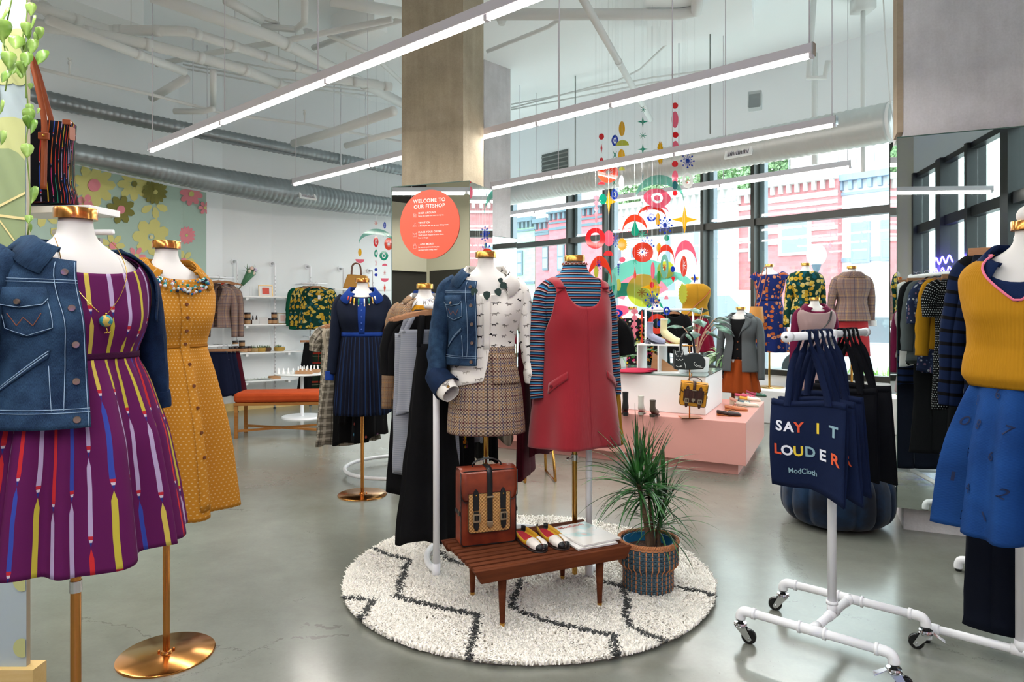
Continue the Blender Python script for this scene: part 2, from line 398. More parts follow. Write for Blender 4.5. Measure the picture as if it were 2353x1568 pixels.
for i in range(len(ms)-1):
    t0, t1 = ms[i], ms[i+1]; e = .035
    root = empty('window_%d' % (i+1), (0,0,0)); root['kind'] = 'structure'
    fr = MB(); prof(W1, t0, t0+e, ZB, ZT, -.06, .1, mb=fr)
    for z, h in ((ZB, .07), (ZM-.045, .09), (ZT-.06, .06)): prof(W1, t0+e, t1, z, z+h, -.05, .07, mb=fr)
    fr.build('window_frame', FRM, root, smooth=False)
    prof(W1, t0+e, t0+e+.045, ZB, ZT, -.16, -.0601).build('mullion_side', GREY, root, smooth=False)
    g = MB()
    for za, zb in ((ZB+.07, ZM-.045), (ZM+.045, ZT-.06)): prof(W1, t0+e, t1, za, zb, -.012, -.004, mb=g)
    g.build('pane', PANE, root, smooth=False)
tag(prof(W2, -2.23, 9.32, 0, .15, -.1, .04).build('wall_right_sill', FRM, smooth=False), kind='structure')
tag(prof(W2, -2.23, 9.32, ZT, CZ, -.1, .04).build('wall_right_header', WALLW, smooth=False), kind='structure')
BRZ = mat('dark_frame_bronze', '#26282b', .35)
for i in range(11):
    s0 = -2.07+i*1.035; s1 = s0+1.035
    root = empty('window_%d' % (i+11), (0,0,0)); root['kind'] = 'structure'
    fr = MB(); prof(W2, s0, s0+(.2 if i % 2 else .08), .15, ZT, -.12, .12, mb=fr)
    for z, h in ((.15, .07), (2.6, .14), (ZT-.08, .08)): prof(W2, s0+.1, s1, z, z+h, -.05, .07, mb=fr)
    fr.build('window_frame', BRZ, root, smooth=False)
    g = MB(); prof(W2, s0+.1, s1, .22, 2.6, -.012, -.004, mb=g); prof(W2, s0+.1, s1, 2.74, ZT-.08, -.012, -.004, mb=g); g.build('pane', PANE, root, smooth=False)
# display ledge below the street windows
lg = MB(); LD = lambda t, d=0: Vector((3.0+.94*t+.0-.728*d, 8.1-t-.685*d, 0))
prof(LD, -4.2, 3.4, .0, .39, -.48, 0, mb=lg); o = lg.build('window_ledge', WHITE, smooth=False, bevel=.01)
tag(o, 'long low white display ledge running under the street windows', 'ledge')
# columns ----------------------------------------------------------
def quad(p, q, depth, z0, z1, mb=None):
    """box from front-edge points p,q going back by depth perpendicular"""
    mb = mb or MB(); p = Vector((*p, 0)); q = Vector((*q, 0)); n = (q-p).normalized(); b = Vector((-n.y, n.x, 0))*depth
    if b.y < 0: b = -b
    C = [p, q, q+b, p+b]; lo = [Vector((c.x,c.y,z0)) for c in C]; hi = [Vector((c.x,c.y,z1)) for c in C]
    L = (q-p).length
    mb.poly(lo[::-1]); mb.poly(hi)
    for i in range(4):
        j = (i+1) % 4; l = (C[j]-C[i]).length; mb.poly([lo[i], lo[j], hi[j], hi[i]], [(0,z0),(l,z0),(l,z1),(0,z1)])
    return mb
MIR = mat('mirror_glass', '#dfe7e4', .01, 1)
MEDGE = mat('mirror_edge', '#3d5a50', .3)
fr_ = quad((-5.15,.2), (-5.1,3.9), .1, 1.95, 3.0); tag(fr_.build('wall_fitting_beam', mat('beige_beam', '#b5ad98', .8), smooth=False), kind='structure')
for k, (a_, b_) in enumerate((((-5.16,.2),(-5.12,1.2)), ((-5.13,2.6),(-5.1,3.9)))): tag(quad(a_, b_, .08, 0, 1.949).build('wall_fitting', mat('olive_panel', '#6a6450', .8), smooth=False), kind='structure')
tag(quad((-5.2,1.2), (-5.17,2.6), .03, 0, 1.949).build('doorway_shade_sheet', mat('painted_dark', '#2c2820', .8), smooth=False), kind='structure')  # flat dark sheet: shade inside the fitting-room opening, put into its colour
tag(quad((-5.16,.2), (-5.1,3.9), .06, 3.001, CZ).build('wall_fitting_top', mat('dark_top', '#34302a', .8), smooth=False), kind='structure')
# centre column with mirror wrap
bl, br = (-.943, 5.36), (-.316, 5.10)
tag(quad((-.875,5.415), (-.372,5.20), .36, 0, CZ).build('wall_column_centre', CONC, smooth=False), kind='structure')
mw = empty('mirror_cladding', ((bl[0]+br[0])/2, 5.3, 0), 0, 'tall mirror cladding wrapped round the central concrete column', 'mirror')
def mirror_box(root, p, q, dep, z0, z1):
    L = root.location; pv = Vector((*p,0)); qv = Vector((*q,0)); n = (qv-pv).normalized(); b = Vector((-n.y, n.x, 0)); b = b if b.y > 0 else -b
    th = .015; o = lambda v: (v.x-L.x, v.y-L.y)
    front = quad(o(pv), o(qv), th, z0, z1).build('mirror_panel', MIR, root, smooth=False)
    for s, e in ((pv, n), (qv-n*th, n)):
        c = s+b*th; m = quad(o(c), o(c+n*th), dep-th, z0, z1).build('mirror_panel', MIR, root, smooth=False)
    rim = MB(); quad(o(pv-n*.002-b*.002), o(qv+n*.002-b*.002), th+.003, z1, z1+.006, rim)
    for c in (pv-n*.002, qv-n*.0015): quad(o(c-b*.0025), o(c-b*.0025+n*.0035), .004, z0, z1, rim)
    rim.build('mirror_edge', MEDGE, root, smooth=False)
mirror_box(mw, bl, br, .42, .1, 2.30)
# round coral sticker on the mirror
fd = (Vector((*br,0))-Vector((*bl,0))).normalized(); nrm = Vector((fd.y, -fd.x, 0))
if nrm.y > 0: nrm = -nrm
def on_box(px, py, off=.004):
    r = (px-CX)/F; p = Vector((*bl,0)); # intersect ray (r,1) with face line
    t = (p.x-r*p.y)/(r*fd.y-fd.x); q = p+fd*t; return Vector((q.x, q.y, H-(py-HY)/F*q.y))+nrm*off
sc = on_box(987, 516); st = empty('welcome_sticker', sc, 0, 'large round coral sticker with white welcome text on the column mirror', 'sign')
Ms = frame(Vector((0,0,0)), fd, (0,0,1)); ra = (on_box(1056,516)-on_box(919,516)).length/2; rb = (Zof(437, sc.y)-Zof(596, sc.y))/2
MB().prism(ell(ra, rb, 64), .003, Ms).build('disc', mat('coral_vinyl', '#e2614a', .45), st, smooth=False)
tx = MB(); lx = lambda px, py: ((px-987)/68.5*ra, -(py-516)/79.5*rb)
def stx(t, px, py, size, bold=.0, al='CENTER', sp=1.1):
    x0, y0 = lx(px, py); put_text(tx, t, size, lambda x, y: Ms @ Vector((x0+x, y0+y, .0025)), bold, al, sp)
stx('WELCOME TO', 987, 465, .04, .022); stx('OUR FITSHOP', 987, 478, .04, .022)
for y, h, ls in ((491,'SHOP AROUND',['Note the styles you want to try on.']),(513.5,'TRY IT ON',['A ModStylist will set up your fitting room.']),(535,'PLACE YOUR ORDER',["We'll have it shipped to your door,",'free of charge.']),(563,'...AND MORE!',['Be sure to peek at items you','can take home today, too!'])):
    stx(h, 962, y, .02, .02, 'LEFT')
    for k, l in enumerate(ls): stx(l, 962, y+6.3+k*6.3, .0155, .012, 'LEFT', 1)
tx.build('lettering', mat('vinyl_white', '#f3ede8', .5), st, smooth=False)
ic = MB()
def icp(pts, y): ic.tube([Ms @ Vector((lx(954+a_, y+b_)[0], lx(954+a_, y+b_)[1], .003)) for a_, b_ in pts], .0012, 4)
icp([(-3,-4),(3,-3),(3,4),(-3,3),(-3,-4)], 494); icp([(-2,-1),(2,0)], 494); icp([(-2,1),(2,2)], 494)
icp([(-5,3),(0,-1),(5,3),(-5,3)], 516); icp([(0,-1),(0,-4),(2,-4)], 516)
icp([(-4,-1),(4,-1),(4,5),(-4,5),(-4,-1)], 538); icp([(0,-1),(0,5)], 538); icp([(-5,-4),(0,-1),(5,-4)], 538)
icp([(-3,-1),(3,-1),(3,6),(-3,6),(-3,-1)], 564); icp([(-2,-1),(-2,-4),(2,-4),(2,-1)], 564)
ic.build('icons', mat('vinyl_white'), st, smooth=False)
# rear column
p = XY(1113, 8.6); q = XY(1173, 8.95)
tag(quad(p, q, .5, 0, CZ).build('wall_column_rear', CONC2, smooth=False), kind='structure')
m2 = empty('rear_mirror', (p[0], 8.5, 0), 0, 'tall mirror wrapped round the rear column beside the green house', 'mirror')
mirror_box(m2, XY(1128, 8.4), XY(1187, 8.72), .5, .1, Zof(543, 8.4))
# right column
cp, cq = (2.385, 4.16), (4.1, 3.4)
cdir = (Vector((*cq,0))-Vector((*cp,0))).normalized()
tag(quad(cp, cq, .6, 0, CZ).build('wall_column_right', CONC2, smooth=False), kind='structure')
lo_ = quad((cp[0]+.055-cdir.x*.06, cp[1]-.055+.03), (cp[0]+.0, cp[1]-.03), .05, 2.42, CZ)
pl = MB(); nn = Vector((cdir.y, -cdir.x, 0)); c0 = Vector((*cp,0))-cdir*.035
quad((c0.x, c0.y), (c0.x+cdir.x*.034, c0.y+cdir.y*.034), .2, 2.42, CZ, pl); tag(pl.build('trim_1', m_wood('pale_strip', '#c9b49a', '#d9c6ae'), smooth=False), kind='structure')
m3 = empty('corner_mirror', (2.5, 4.0, 0), 0, 'wide mirror cladding on the right concrete column behind the clothes rack', 'mirror')
mirror_box(m3, (2.315,4.105), (4.0, 3.358), .4, .148, 2.37)
# ceiling soffits
def slab(name, pxs, z, zt=CZ):
    mb = MB(); P = [AtZ(x, y, z) for x, y in pxs]; hi = [Vector((p.x, p.y, zt)) for p in P]; mb.poly(P); mb.poly(hi[::-1])
    for i in range(len(P)): j = (i+1) % len(P); mb.poly([P[j], P[i], hi[i], hi[j]])
    tag(mb.build(name, CEIL, smooth=False), kind='structure')
slab('ceiling_soffit', [(1484,112),(1733,70),(1722,-40),(1484,-20)], 4.25)
slab('ceiling_beam', [(60,60),(330,128),(330,60),(60,-40)], 4.2)
slab('ceiling_drop', [(760,100),(860,60),(890,75),(790,135)], 4.2)
# floral mural on curved wall ---------------------------------------
def wall_hit(px, off=.012):
    r = (px-CX)/F
    for (x0, y0), (x1, y1) in zip(LW, LW[1:]):
        dx, dy = x1-x0, y1-y0; den = dx-r*dy
        if abs(den) < 1e-9: continue
        t = (r*y0-x0)/den
        if -1e-6 <= t <= 1+1e-6 and y0+dy*t > 0: 
            n = Vector((dy, -dx, 0)).normalized(); return Vector((x0+dx*t, y0+dy*t, 0))+n*off, Vector((dx,dy,0)).normalized()
    return None
MCOL = [mat('mural_sage', '#a9c0b4', .8), mat('mural_yellow', '#cfc97e', .8), mat('mural_olive', '#7d7a3a', .8), mat('mural_pink', '#e08a94', .8), mat('mural_cream', '#dccf92', .8)]
mu = MB(); mu.mat(0); pts = [wall_hit(x, .01)[0] for x in list(range(60, 470, 30))+[473]]
mu.grid([[Vector((p.x, p.y, z)) for p in pts] for z in (.12, 2.86)])
def wp(px, py, off):
    p, t = wall_hit(px, off); return Vector((p.x, p.y, H-(py-HY)/F*p.y))
def mpoly(pl, cx, cy, mi, off):
    mu.mat(mi); P = [(min(472.5, max(60, cx+x)), cy+y) for x, y in pl]
    mu.poly([wp(x, max(y, HY-(2.86-H)*F/wall_hit(x)[0].y), off) for x, y in P][::-1])
def petal(l, w_, a): return [(cos(a)*x-sin(a)*y, sin(a)*x+cos(a)*y) for x, y in [(l*.18,-w_*.25),(l*.55,-w_*.9),(l*.85,-w_*.75),(l,0),(l*.85,w_*.75),(l*.55,w_*.9),(l*.18,w_*.25)]]
def flower(cx, cy, r, n, c, cc, k=.25, rc=.28, ph=0, o=.013):
    for i in range(n): mpoly(petal(r, r*k, ph+2*pi*i/n), cx, cy, c, o+.0004*i)
    mpoly(ell(r*rc, r*rc, 14), cx, cy, cc, o+.008)
flower(213,426,52,9,1,3); flower(306,423,40,8,1,2,.26,.16); flower(274,482,34,8,2,3,.27,.28,.3,.022); flower(352,441,30,14,2,1,.2,.2,0,.024); flower(352,441,18,10,2,1,.2,.25,.2,.03)
flower(437,446,28,8,3,1,.27,.22,.2,.02); flower(427,541,21,14,3,1,.2,.14); flower(345,545,44,7,1,4,.34,.1,.5); flower(195,468,22,5,3,3,.4); flower(256,565,30,7,1,3); flower(468,478,16,6,3,1,.3,.2,0,.026)
for a_ in (.4, 1.4, 2.6): mpoly(petal(34, 9, a_), 352, 470, 1, .014)
flower(310,590,24,6,3,1); flower(150,560,50,8,1,3); flower(100,480,44,7,1,2); flower(420,600,26,7,1,3)
mu.build('wall_mural', MCOL, smooth=False); tag(bpy.data.objects['wall_mural'], 'floral mural of yellow, olive and pink flowers on the curved wall', 'mural')
# near left wall panel ----------------------------------------------
NWX = -1.70; pan = MB()
m_pan = mat('partition_beige', '#bcb39c', .8); tag(quad((-4.2,2.415), (-2.7,2.415), .02, 0, 1.9).build('added_dark_panel', mat('painted_dark'), smooth=False), kind='structure')  # no real door: dark panel added behind the partition to darken the column mirror's reflection
wl = quad((-4.3, 2.39), (-1.70, 2.39), .02, .0, CZ); tag(wl.build('wall_left_partition', m_pan, smooth=False), kind='structure')
bs = quad((-4.3, 2.365), (-1.66, 2.365), .07, 0, .085); tag(bs.build('baseboard_left_partition', m_wood('pine', '#d9b877', '#e8cc92', ck=1), smooth=False), kind='structure')
pm = MB(); pm.mat(4); quad((-4.3,2.3885), (-1.699,2.3885), .001, .0, CZ, pm); PP = lambda px, py, o=.004: Vector(((px-CX)/F*(2.39-o), 2.39-o, H-(py-HY)/F*(2.39-o)))
def pshape(pl, mi, o=.004): pm.mat(mi); pm.poly([PP(min(px, 58), py, o) for px, py in pl])
def blob(cx, cy, a, b, mi, o=.004, rot=0, n=22): pshape([(cx+a*cos(t)*cos(rot)-b*sin(t)*sin(rot), cy+a*cos(t)*sin(rot)+b*sin(t)*cos(rot)) for t in [2*pi*k/n for k in range(n)]], mi, o)
for cx_, cy_, a_, b_, mi in ((40,110,36,45,0),(10,165,40,30,0),(45,175,22,22,0),(60,125,14,14,1),(20,330,70,62,0),(10,460,74,120,2),(70,310,20,40,0),(-30,220,30,60,2),(50,1330,22,30,0),(40,1290,14,34,0),(50,1490,20,22,0),(62,1200,12,20,0)): blob(cx_, cy_, a_, b_, mi, .004+.0006*len(pm.f) % .004)
for a_, b_ in (((-20,480),(58,440)),((-20,490),(58,500)),((0,505),(40,560))):
    pm.mat(3); pm.poly([PP(a_[0],a_[1],.011), PP(b_[0],b_[1],.011), PP(b_[0],b_[1]+6,.011), PP(a_[0],a_[1]+6,.011)])
tag(pm.build('wall_print', [mat('print_yellow', '#c4c98c', .8), mat('print_pink', '#cf86a0', .8), mat('print_sage', '#94a57a', .8), mat('print_line', '#e6d79a', .8), mat('print_blue', '#b4c4ca', .7)], smooth=False), 'pale leaf and flower print on the near left wall end', 'mural')
# ================================================================ BODIES AND GARMENTS
BODY = [(1.60,.049,.049,.049),(1.56,.050,.050,.050),(1.53,.054,.053,.054),(1.51,.066,.060,.058),(1.495,.092,.068,.066),(1.478,.128,.080,.074),(1.455,.160,.090,.084),(1.42,.180,.102,.092),(1.37,.182,.115,.096),(1.31,.170,.126,.098),(1.265,.157,.120,.094),(1.21,.139,.104,.088),(1.16,.131,.097,.085),(1.09,.146,.104,.098),(1.00,.168,.111,.115),(.90,.178,.112,.120),(.78,.176,.108,.118),(.66,.17,.10,.11)]
class Shape:
    def __init__(s, keys=BODY, T=1.6, grow=0.0, folds=(), ftop=1.1, fbot=.6, fpow=1.2, p=2.25, bust=.016, ws=1.0, seed=0, wob=.0):
        k = sorted(keys); f = T/1.6; Z = np.array([q[0]*f for q in k]); s.z0, s.z1 = Z[0], Z[-1]
        s.Z = np.linspace(s.z0, s.z1, 400); s.T = []
        for c in (1, 2, 3):
            y = np.interp(s.Z, Z, [q[c]*ws for q in k]); pad = np.pad(y, 9, mode='edge'); s.T.append(np.convolve(pad, np.ones(19)/19, 'valid')+grow)
        s.folds, s.ftop, s.fbot, s.fpow, s.p, s.bust, s.f, s.seed, s.wob = folds, ftop, fbot, fpow, p, bust, f, seed, wob
    def __call__(s, th, z, off=0.0):
        w = float(np.interp(z, s.Z, s.T[0])); sn, cs = sin(th), cos(th); d = float(np.interp(z, s.Z, s.T[1 if cs > 0 else 2])); e = 2/s.p
        x = w*math.copysign(abs(sn)**e, sn); y = -d*math.copysign(abs(cs)**e, cs)
        if s.bust:
            a = abs(((th+pi) % (2*pi))-pi); g = math.exp(-((a-.55)/.33)**2)*math.exp(-((z/s.f-1.30)/.07)**2)*s.bust; y -= g
        r = sqrt(x*x+y*y) or 1e-6; k = 0
        if s.folds and z < s.ftop:
            A = min(1, (s.ftop-z)/(s.ftop-s.fbot))**s.fpow
            for n, a_, ph in s.folds: k += a_*A*(cos(n*th+ph) if n < 40 else abs(((n*th/2/pi) % 1)-.5)*4-1)
        if s.wob: k += s.wob*noise.noise(Vector((x*6+s.seed, y*6, z*5)))
        q = (r+k+off)/r; return Vector((x*q, y*q, z))
def loft(mb, S, zt, zb, t0=-pi, t1=pi, n=72, m=44, uw=.15, off=0, hemj=0, close=True):
    ft = zt if callable(zt) else (lambda t: zt); fb = zb if callable(zb) else (lambda t: zb); rows = []; uv = []
    for i in range(m+1):
        s = i/m; row = []; ur = []
        for j in range(n+1):
            th = t0+(t1-t0)*j/n; z = ft(th)+(fb(th)-ft(th))*s; o = off(th, z) if callable(off) else off
            row.append(S(th, z, o)); ur.append((th*uw, z))
        rows.append(row); uv.append(ur)
    mb.grid(rows[::-1], uv[::-1]); return mb
def rowpatch(mb, S, rows, n=8, off=.004, uw=.15):
    mb.grid([[S(a+(b-a)*j/n, z if not callable(z) else z(j/n), off) for j in range(n+1)] for z, a, b in rows][::-1], [[((a+(b-a)*j/n)*uw, z) for j in range(n+1)] for z, a, b in rows][::-1])
def qpatch(mb, S, C, n=8, m=4, off=.004, uw=.15):
    """bilinear patch, C = TL TR BR BL in (theta, z)"""
    rows = []; uv = []
    for i in range(m+1):
        s = i/m; row = []; ur = []
        for j in range(n+1):
            t = j/n; th = (C[0][0]*(1-t)+C[1][0]*t)*(1-s)+(C[3][0]*(1-t)+C[2][0]*t)*s; z = (C[0][1]*(1-t)+C[1][1]*t)*(1-s)+(C[3][1]*(1-t)+C[2][1]*t)*s
            row.append(S(th, z, off)); ur.append((th*uw, z))
        rows.append(row); uv.append(ur)
    mb.grid(rows[::-1], uv[::-1])
def line(mb, S, pts, r=.0012, off=.005, step=10):
    P = []
    for (a, b), (c, d) in zip(pts, pts[1:]): P += [S(a+(c-a)*k/step, b+(d-b)*k/step, off) for k in range(step)]
    P.append(S(pts[-1][0], pts[-1][1], off)); mb.tube(P, r, 4)
def button(mb, S, th, z, r=.008, off=.007):
    mb.mark()
    p = S(th, z, off); n = (S(th, z, off+.01)-p).normalized(); u = Vector((0,0,1)).cross(n).normalized()
    M = frame(Vector((0,0,0)), u, n.cross(u)); mb.lathe([(0,.003),(r*.5,.0032),(r*.9,.0035),(r,.001),(r,-.002)], p, 14, M)
def sleeve(mb, path, rad, n=18, flat=.85, uw=1, pl=8, wr=.003, seed=0, ax=0):
    P = smooth_path(path, pl); m = len(P); rr = [float(np.interp(i/(m-1), np.linspace(0,1,len(rad)), rad)) for i in range(m)]
    rows = []; uv = []; L = 0; pu = None
    for i, p in enumerate(P):
        t = (P[min(i+1,m-1)]-P[max(i-1,0)]).normalized(); a = (Vector((0,1,0)) if ax else Vector((1,0,0))) if pu is None else pu
        u = (a-t*a.dot(t)).normalized(); pu = u; w_ = t.cross(u)
        if i: L += (P[i]-P[i-1]).length
        row = []
        for k in range(n+1):
            ph = 2*pi*(k % n)/n; r = rr[i]+wr*noise.noise(Vector((cos(ph)*2+seed, sin(ph)*2, L*22)))
            row.append(p+(u*cos(ph)*flat+w_*sin(ph))*r)
        rows.append(row); uv.append([(2*pi*k/n*rr[i], p.z) for k in range(n+1)])
    mb.grid(rows[::-1], uv[::-1]); return P[-1]
def collar(mb, S, zn, gap=.35, stand=.028, tip=.035, n=40, vz=.06, uw=.1, t0=None, wid=1):
    """folded shirt collar lying on the shoulders; gap = half opening angle; vz = how far the front drops"""
    rows = [[], [], [], []]; uv = [[], [], [], []]
    for j in range(n+1):
        th = (t0 or gap)+(2*pi-gap-(t0 or gap))*j/n; c = max(0, cos(th)); f = max(0, (c-.1)/.9)**1.5; z = zn-vz*f*.9; bk = max(0, -cos(th)); t2 = th-(.16*f if th < pi else -.16*f)*-1
        base = S(th, min(z, zn), .004); up = Vector((base.x*.92, base.y*.92, z+stand*(1-.6*f))); up2 = Vector((base.x*1.02, base.y*1.03, z+stand*(1-.6*f)-.002)); o = S(t2, z-(.016+.03*bk+(.012+tip)*f)*wid, .011)
        for r_, p in zip(rows, (base, up, up2, o)): r_.append(p)
        for k in range(4): uv[k].append((th*uw, z-k*.02))
    mb.grid(rows[::-1], uv[::-1])

MANW = mat('mannequin_white', '#d2d0ce', .6)
def mannequin(X, Y, T, phi, label, z0=0, base='brass', R_=.175, ball=False, bx=None, group=None, thin=1.0, knob=None):
    metal = {'brass': BRASS, 'chrome': CHROME, 'copper': COPPER}[base]; rt = empty('dress_form', (X, Y, z0), phi, label, 'mannequin', group)
    S = Shape(T=T, grow=-.012, ws=thin); mb = MB(); loft(mb, S, T-.03, .80*T/1.6, m=60, n=40)
    rim = [S(-pi+2*pi*k/40, T-.03) for k in range(40)]; mb.poly(rim); mb.poly([S(-pi+2*pi*k/40, .80*T/1.6) for k in range(40)][::-1])
    mb.build('torso', MANW, rt)
    MB().lathe([(.0,T),(.050,T),(.051,T-.002),(.051,T-.029),(.0,T-.03)], n=32).build('neck_cap', metal, rt)
    if ball: MB().ball((0,0,T+.018), (.036,.036,.034), 24, 16).build('finial', MANW, rt)
    MB().lathe([(.0128,.83*T/1.6),(.0128,.008)], n=20).build('pole', metal, rt)
    MB().lathe([(.0135,.62),(.0155,.62),(.0155,.59),(.0135,.59)], n=20).build('collar_ring', CHROME, rt)
    kz = knob or .60; k = MB(); k.tube([(-.014,0,kz),(-.03,0,kz)], .003, 8); k.ball((-.036,0,kz), (.008,.008,.008)); k.build('knob', CHROME, rt)
    MB().lathe([(0,.009),(R_-.004,.009),(R_,.006),(R_,0),(0,0)], n=64).build('base', metal, rt)
    fl_ = MB(); fl_.lathe([(.013,.02),(.019,.018),(.022,.010)], n=20)
    for a in (0, 2*pi/3, 4*pi/3): fl_.ball((.03*cos(a), .03*sin(a), .013), .0055, 8, 5)
    fl_.build('base_collar', metal, rt); return rt
def G0(name, X, Y, phi, label, cat, z0=0, group=None): return empty(name, (X, Y, z0), phi, label, cat, group)
# materials --------------------------------------------------------
PEN = ['#d8c84a', '#cbb8e0', '#e0353a', '#d8c84a', '#3f52b8', '#cbb8e0', '#e8d060']
M_PUR = m_pencils('pencil_print_purple', '#6a1c5c', PEN, .036, .21, .115)
M_ORG = m_dots('dotted_marigold', '#dd962f', '#efc27e', .0125, .19)
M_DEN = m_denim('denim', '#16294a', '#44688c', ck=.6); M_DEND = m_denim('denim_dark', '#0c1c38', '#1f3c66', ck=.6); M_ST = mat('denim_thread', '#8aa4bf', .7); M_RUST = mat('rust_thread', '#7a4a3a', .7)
M_DBTN = mat('jeans_button', '#8d7a70', .3, .8)
M_NAVY = m_cloth('navy_crepe', '#131a2e', .12, 900, '#1c2740'); M_ROY = m_cloth('royal_blue_crepe', '#1d3f96', .1, 900, '#2450b4')
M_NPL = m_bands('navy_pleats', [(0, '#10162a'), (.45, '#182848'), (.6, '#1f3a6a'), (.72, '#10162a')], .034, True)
M_DOG = m_dogs('dog_print_cotton', '#ece9e4', .058, ck=.9); M_HT = m_plaid('houndstooth', '#d9c0a8', '#1c1412', [('#5a2030', .1, .05), ('#1c2a6a', .45, .03), ('#c08a3a', .7, .02)], .06, .0155)
M_STR = m_bands('striped_jersey', [(0, '#14181f'), (.22, '#e4c9c4'), (.34, '#8e2a36'), (.5, '#14181f'), (.64, '#4fa0c8'), (.8, '#2a5f98')], .0235)
M_CORD = m_knit('red_corduroy', '#c02a3a', True, 3200); M_CORD.node_tree.nodes['Principled BSDF'].inputs['Sheen Weight'].default_value = .35
M_YEL = m_knit('mustard_knit', '#d99a1e', True, 900); M_PINKT = mat('pink_trim', '#e0748e', .8); M_BSK = m_cloth('blue_satin', '#14408c', .25, 700, '#2a64b8')
M_PLB = m_plaid('plaid_blazer_wool', '#c0a184', '#3a2a24', [('#6b3a30', .1, .03), ('#c88a3a', .5, .02)], .045, .007)
M_PL2 = m_plaid('grey_plaid_tweed', '#a58d86', '#6d5652', [('#c9a06a', .1, .03), ('#3f3f5c', .35, .03), ('#7c4a3a', .7, .02)], .09, .008)
M_GRNF = m_floral('green_floral', '#0c3f36', ['#d6b23c', '#cfa52e', '#e0c65c', '#e8d488', '#0f5a6a'], 21, .5, '#7c6a14')
M_GRN = m_cloth('emerald_cloth', '#0c6246', .1); M_DGRN = m_cloth('bottle_green', '#103d38', .1); M_OLV = m_cloth('forest_green', '#26401e', .15); M_BLK = m_cloth('black_cloth', '#0f1013', .1, 800, '#17181c')
M_GRY = m_bands('grey_rib', [(0, '#a2a9b6'), (.6, '#b4bac6'), (.85, '#868e9c')], .0105, ck=.75); M_GRYC = m_cloth('grey_wool', '#6c7478', .15); M_RUS = m_cloth('rust_wool', '#b0501c', .12)
M_WINE = m_cloth('wine_cloth', '#5a1024', .15); M_CRIM = m_cloth('crimson_cloth', '#8e1236', .12); M_CORAL = m_cloth('coral_wool', '#c63a40', .1); M_MUST = m_cloth('mustard_cloth', '#c98a1e', .15, 700, '#e0a53a')
M_BFL = m_floral('blue_orange_floral', '#1c2f74', ['#d8763a', '#c86838', '#e0946a', '#1c2f74'], 20, .42, '#8a3a28'); M_KFL = m_floral('black_bright_floral', '#15161a', ['#d8487c', '#e08a1e', '#e8c41e', '#e0e0d0', '#15161a', '#3a7a34'], 30, .48, '#b04a1e')
M_NEWS = m_plaid('newsprint_cloth', '#a49c8c', '#4f4a44', [('#d8d0c0', .2, .12), ('#28241f', .62, .05)], .06, .0045); M_CREAM = m_cloth('cream_cloth', '#d4c8b4', .08)
M_TART = m_plaid('red_tartan', '#16301e', '#0c1c14', [('#b02a1c', .2, .09), ('#d8c8b0', .5, .012)], .13, .008); M_MOL = m_floral('molecule_print', '#101116', ['#101116', '#3a8ab0', '#c8584e', '#a06a98', '#101116', '#101116'], 16, .2, '#d8d8d8')
M_PDOT = m_dots('black_polka', '#121216', '#e6e6ea', .016, .2, 0); M_BSTR = m_bands('navy_black_stripe', [(0, '#12264e'), (.72, '#05070e')], .052); M_BFLW = m_floral('blue_grey_floral', '#283456', ['#c8ccd8', '#8c6f88', '#283456', '#5a6a90'], 45, .4, '#283456')
M_PNKV = m_cloth('pale_pink_wool', '#b89c9c', .1); M_MAR = m_cloth('maroon_cloth', '#7a1a44', .1); M_WHT = m_cloth('white_cotton', '#dcdcdc', .06, ck=.95)

# ---- 1 purple dress form -------------------------------------------
def at_y(py, Y): return Zof(py, Y)
pX, pY, pP = -1.15, 1.80, R(58)
mannequin(pX, pY, 1.60, pP, 'nearest white dress form on the left, in the purple pencil-print dress', base='copper', knob=.69)
SD = Shape(BODY[:11]+[(1.22,.139,.106,.09),(1.205,.141,.108,.092),(1.15,.163,.135,.12),(1.0,.20,.19,.18),(.7,.245,.235,.225)], grow=.006, folds=((13,.017,.3),(9,.013,1.2),(5,.010,.2),(23,.004,0)), ftop=1.205, fbot=.85, fpow=.6)
dr = G0('purple_dress', pX, pY, pP, 'purple knee-length dress printed with colourful vertical pencils', 'dress')
mb = MB(); nk = lambda t: 1.487-.062*max(0, cos(t))**1.2
loft(mb, SD, nk, 1.212, n=72, m=26); mb.build('bodice', M_PUR, dr, solid=.002)
mb = MB(); loft(mb, SD, 1.212, lambda t: .712+.008*sin(5*t), n=220, m=40, uw=.21); mb.build('skirt', M_PUR, dr, solid=.002)
mb = MB(); loft(mb, SD, 1.222, 1.206, n=72, m=3, off=.003); mb.build('waist_seam', m_cloth('purple_plain', '#4a1240'), dr, solid=.002)
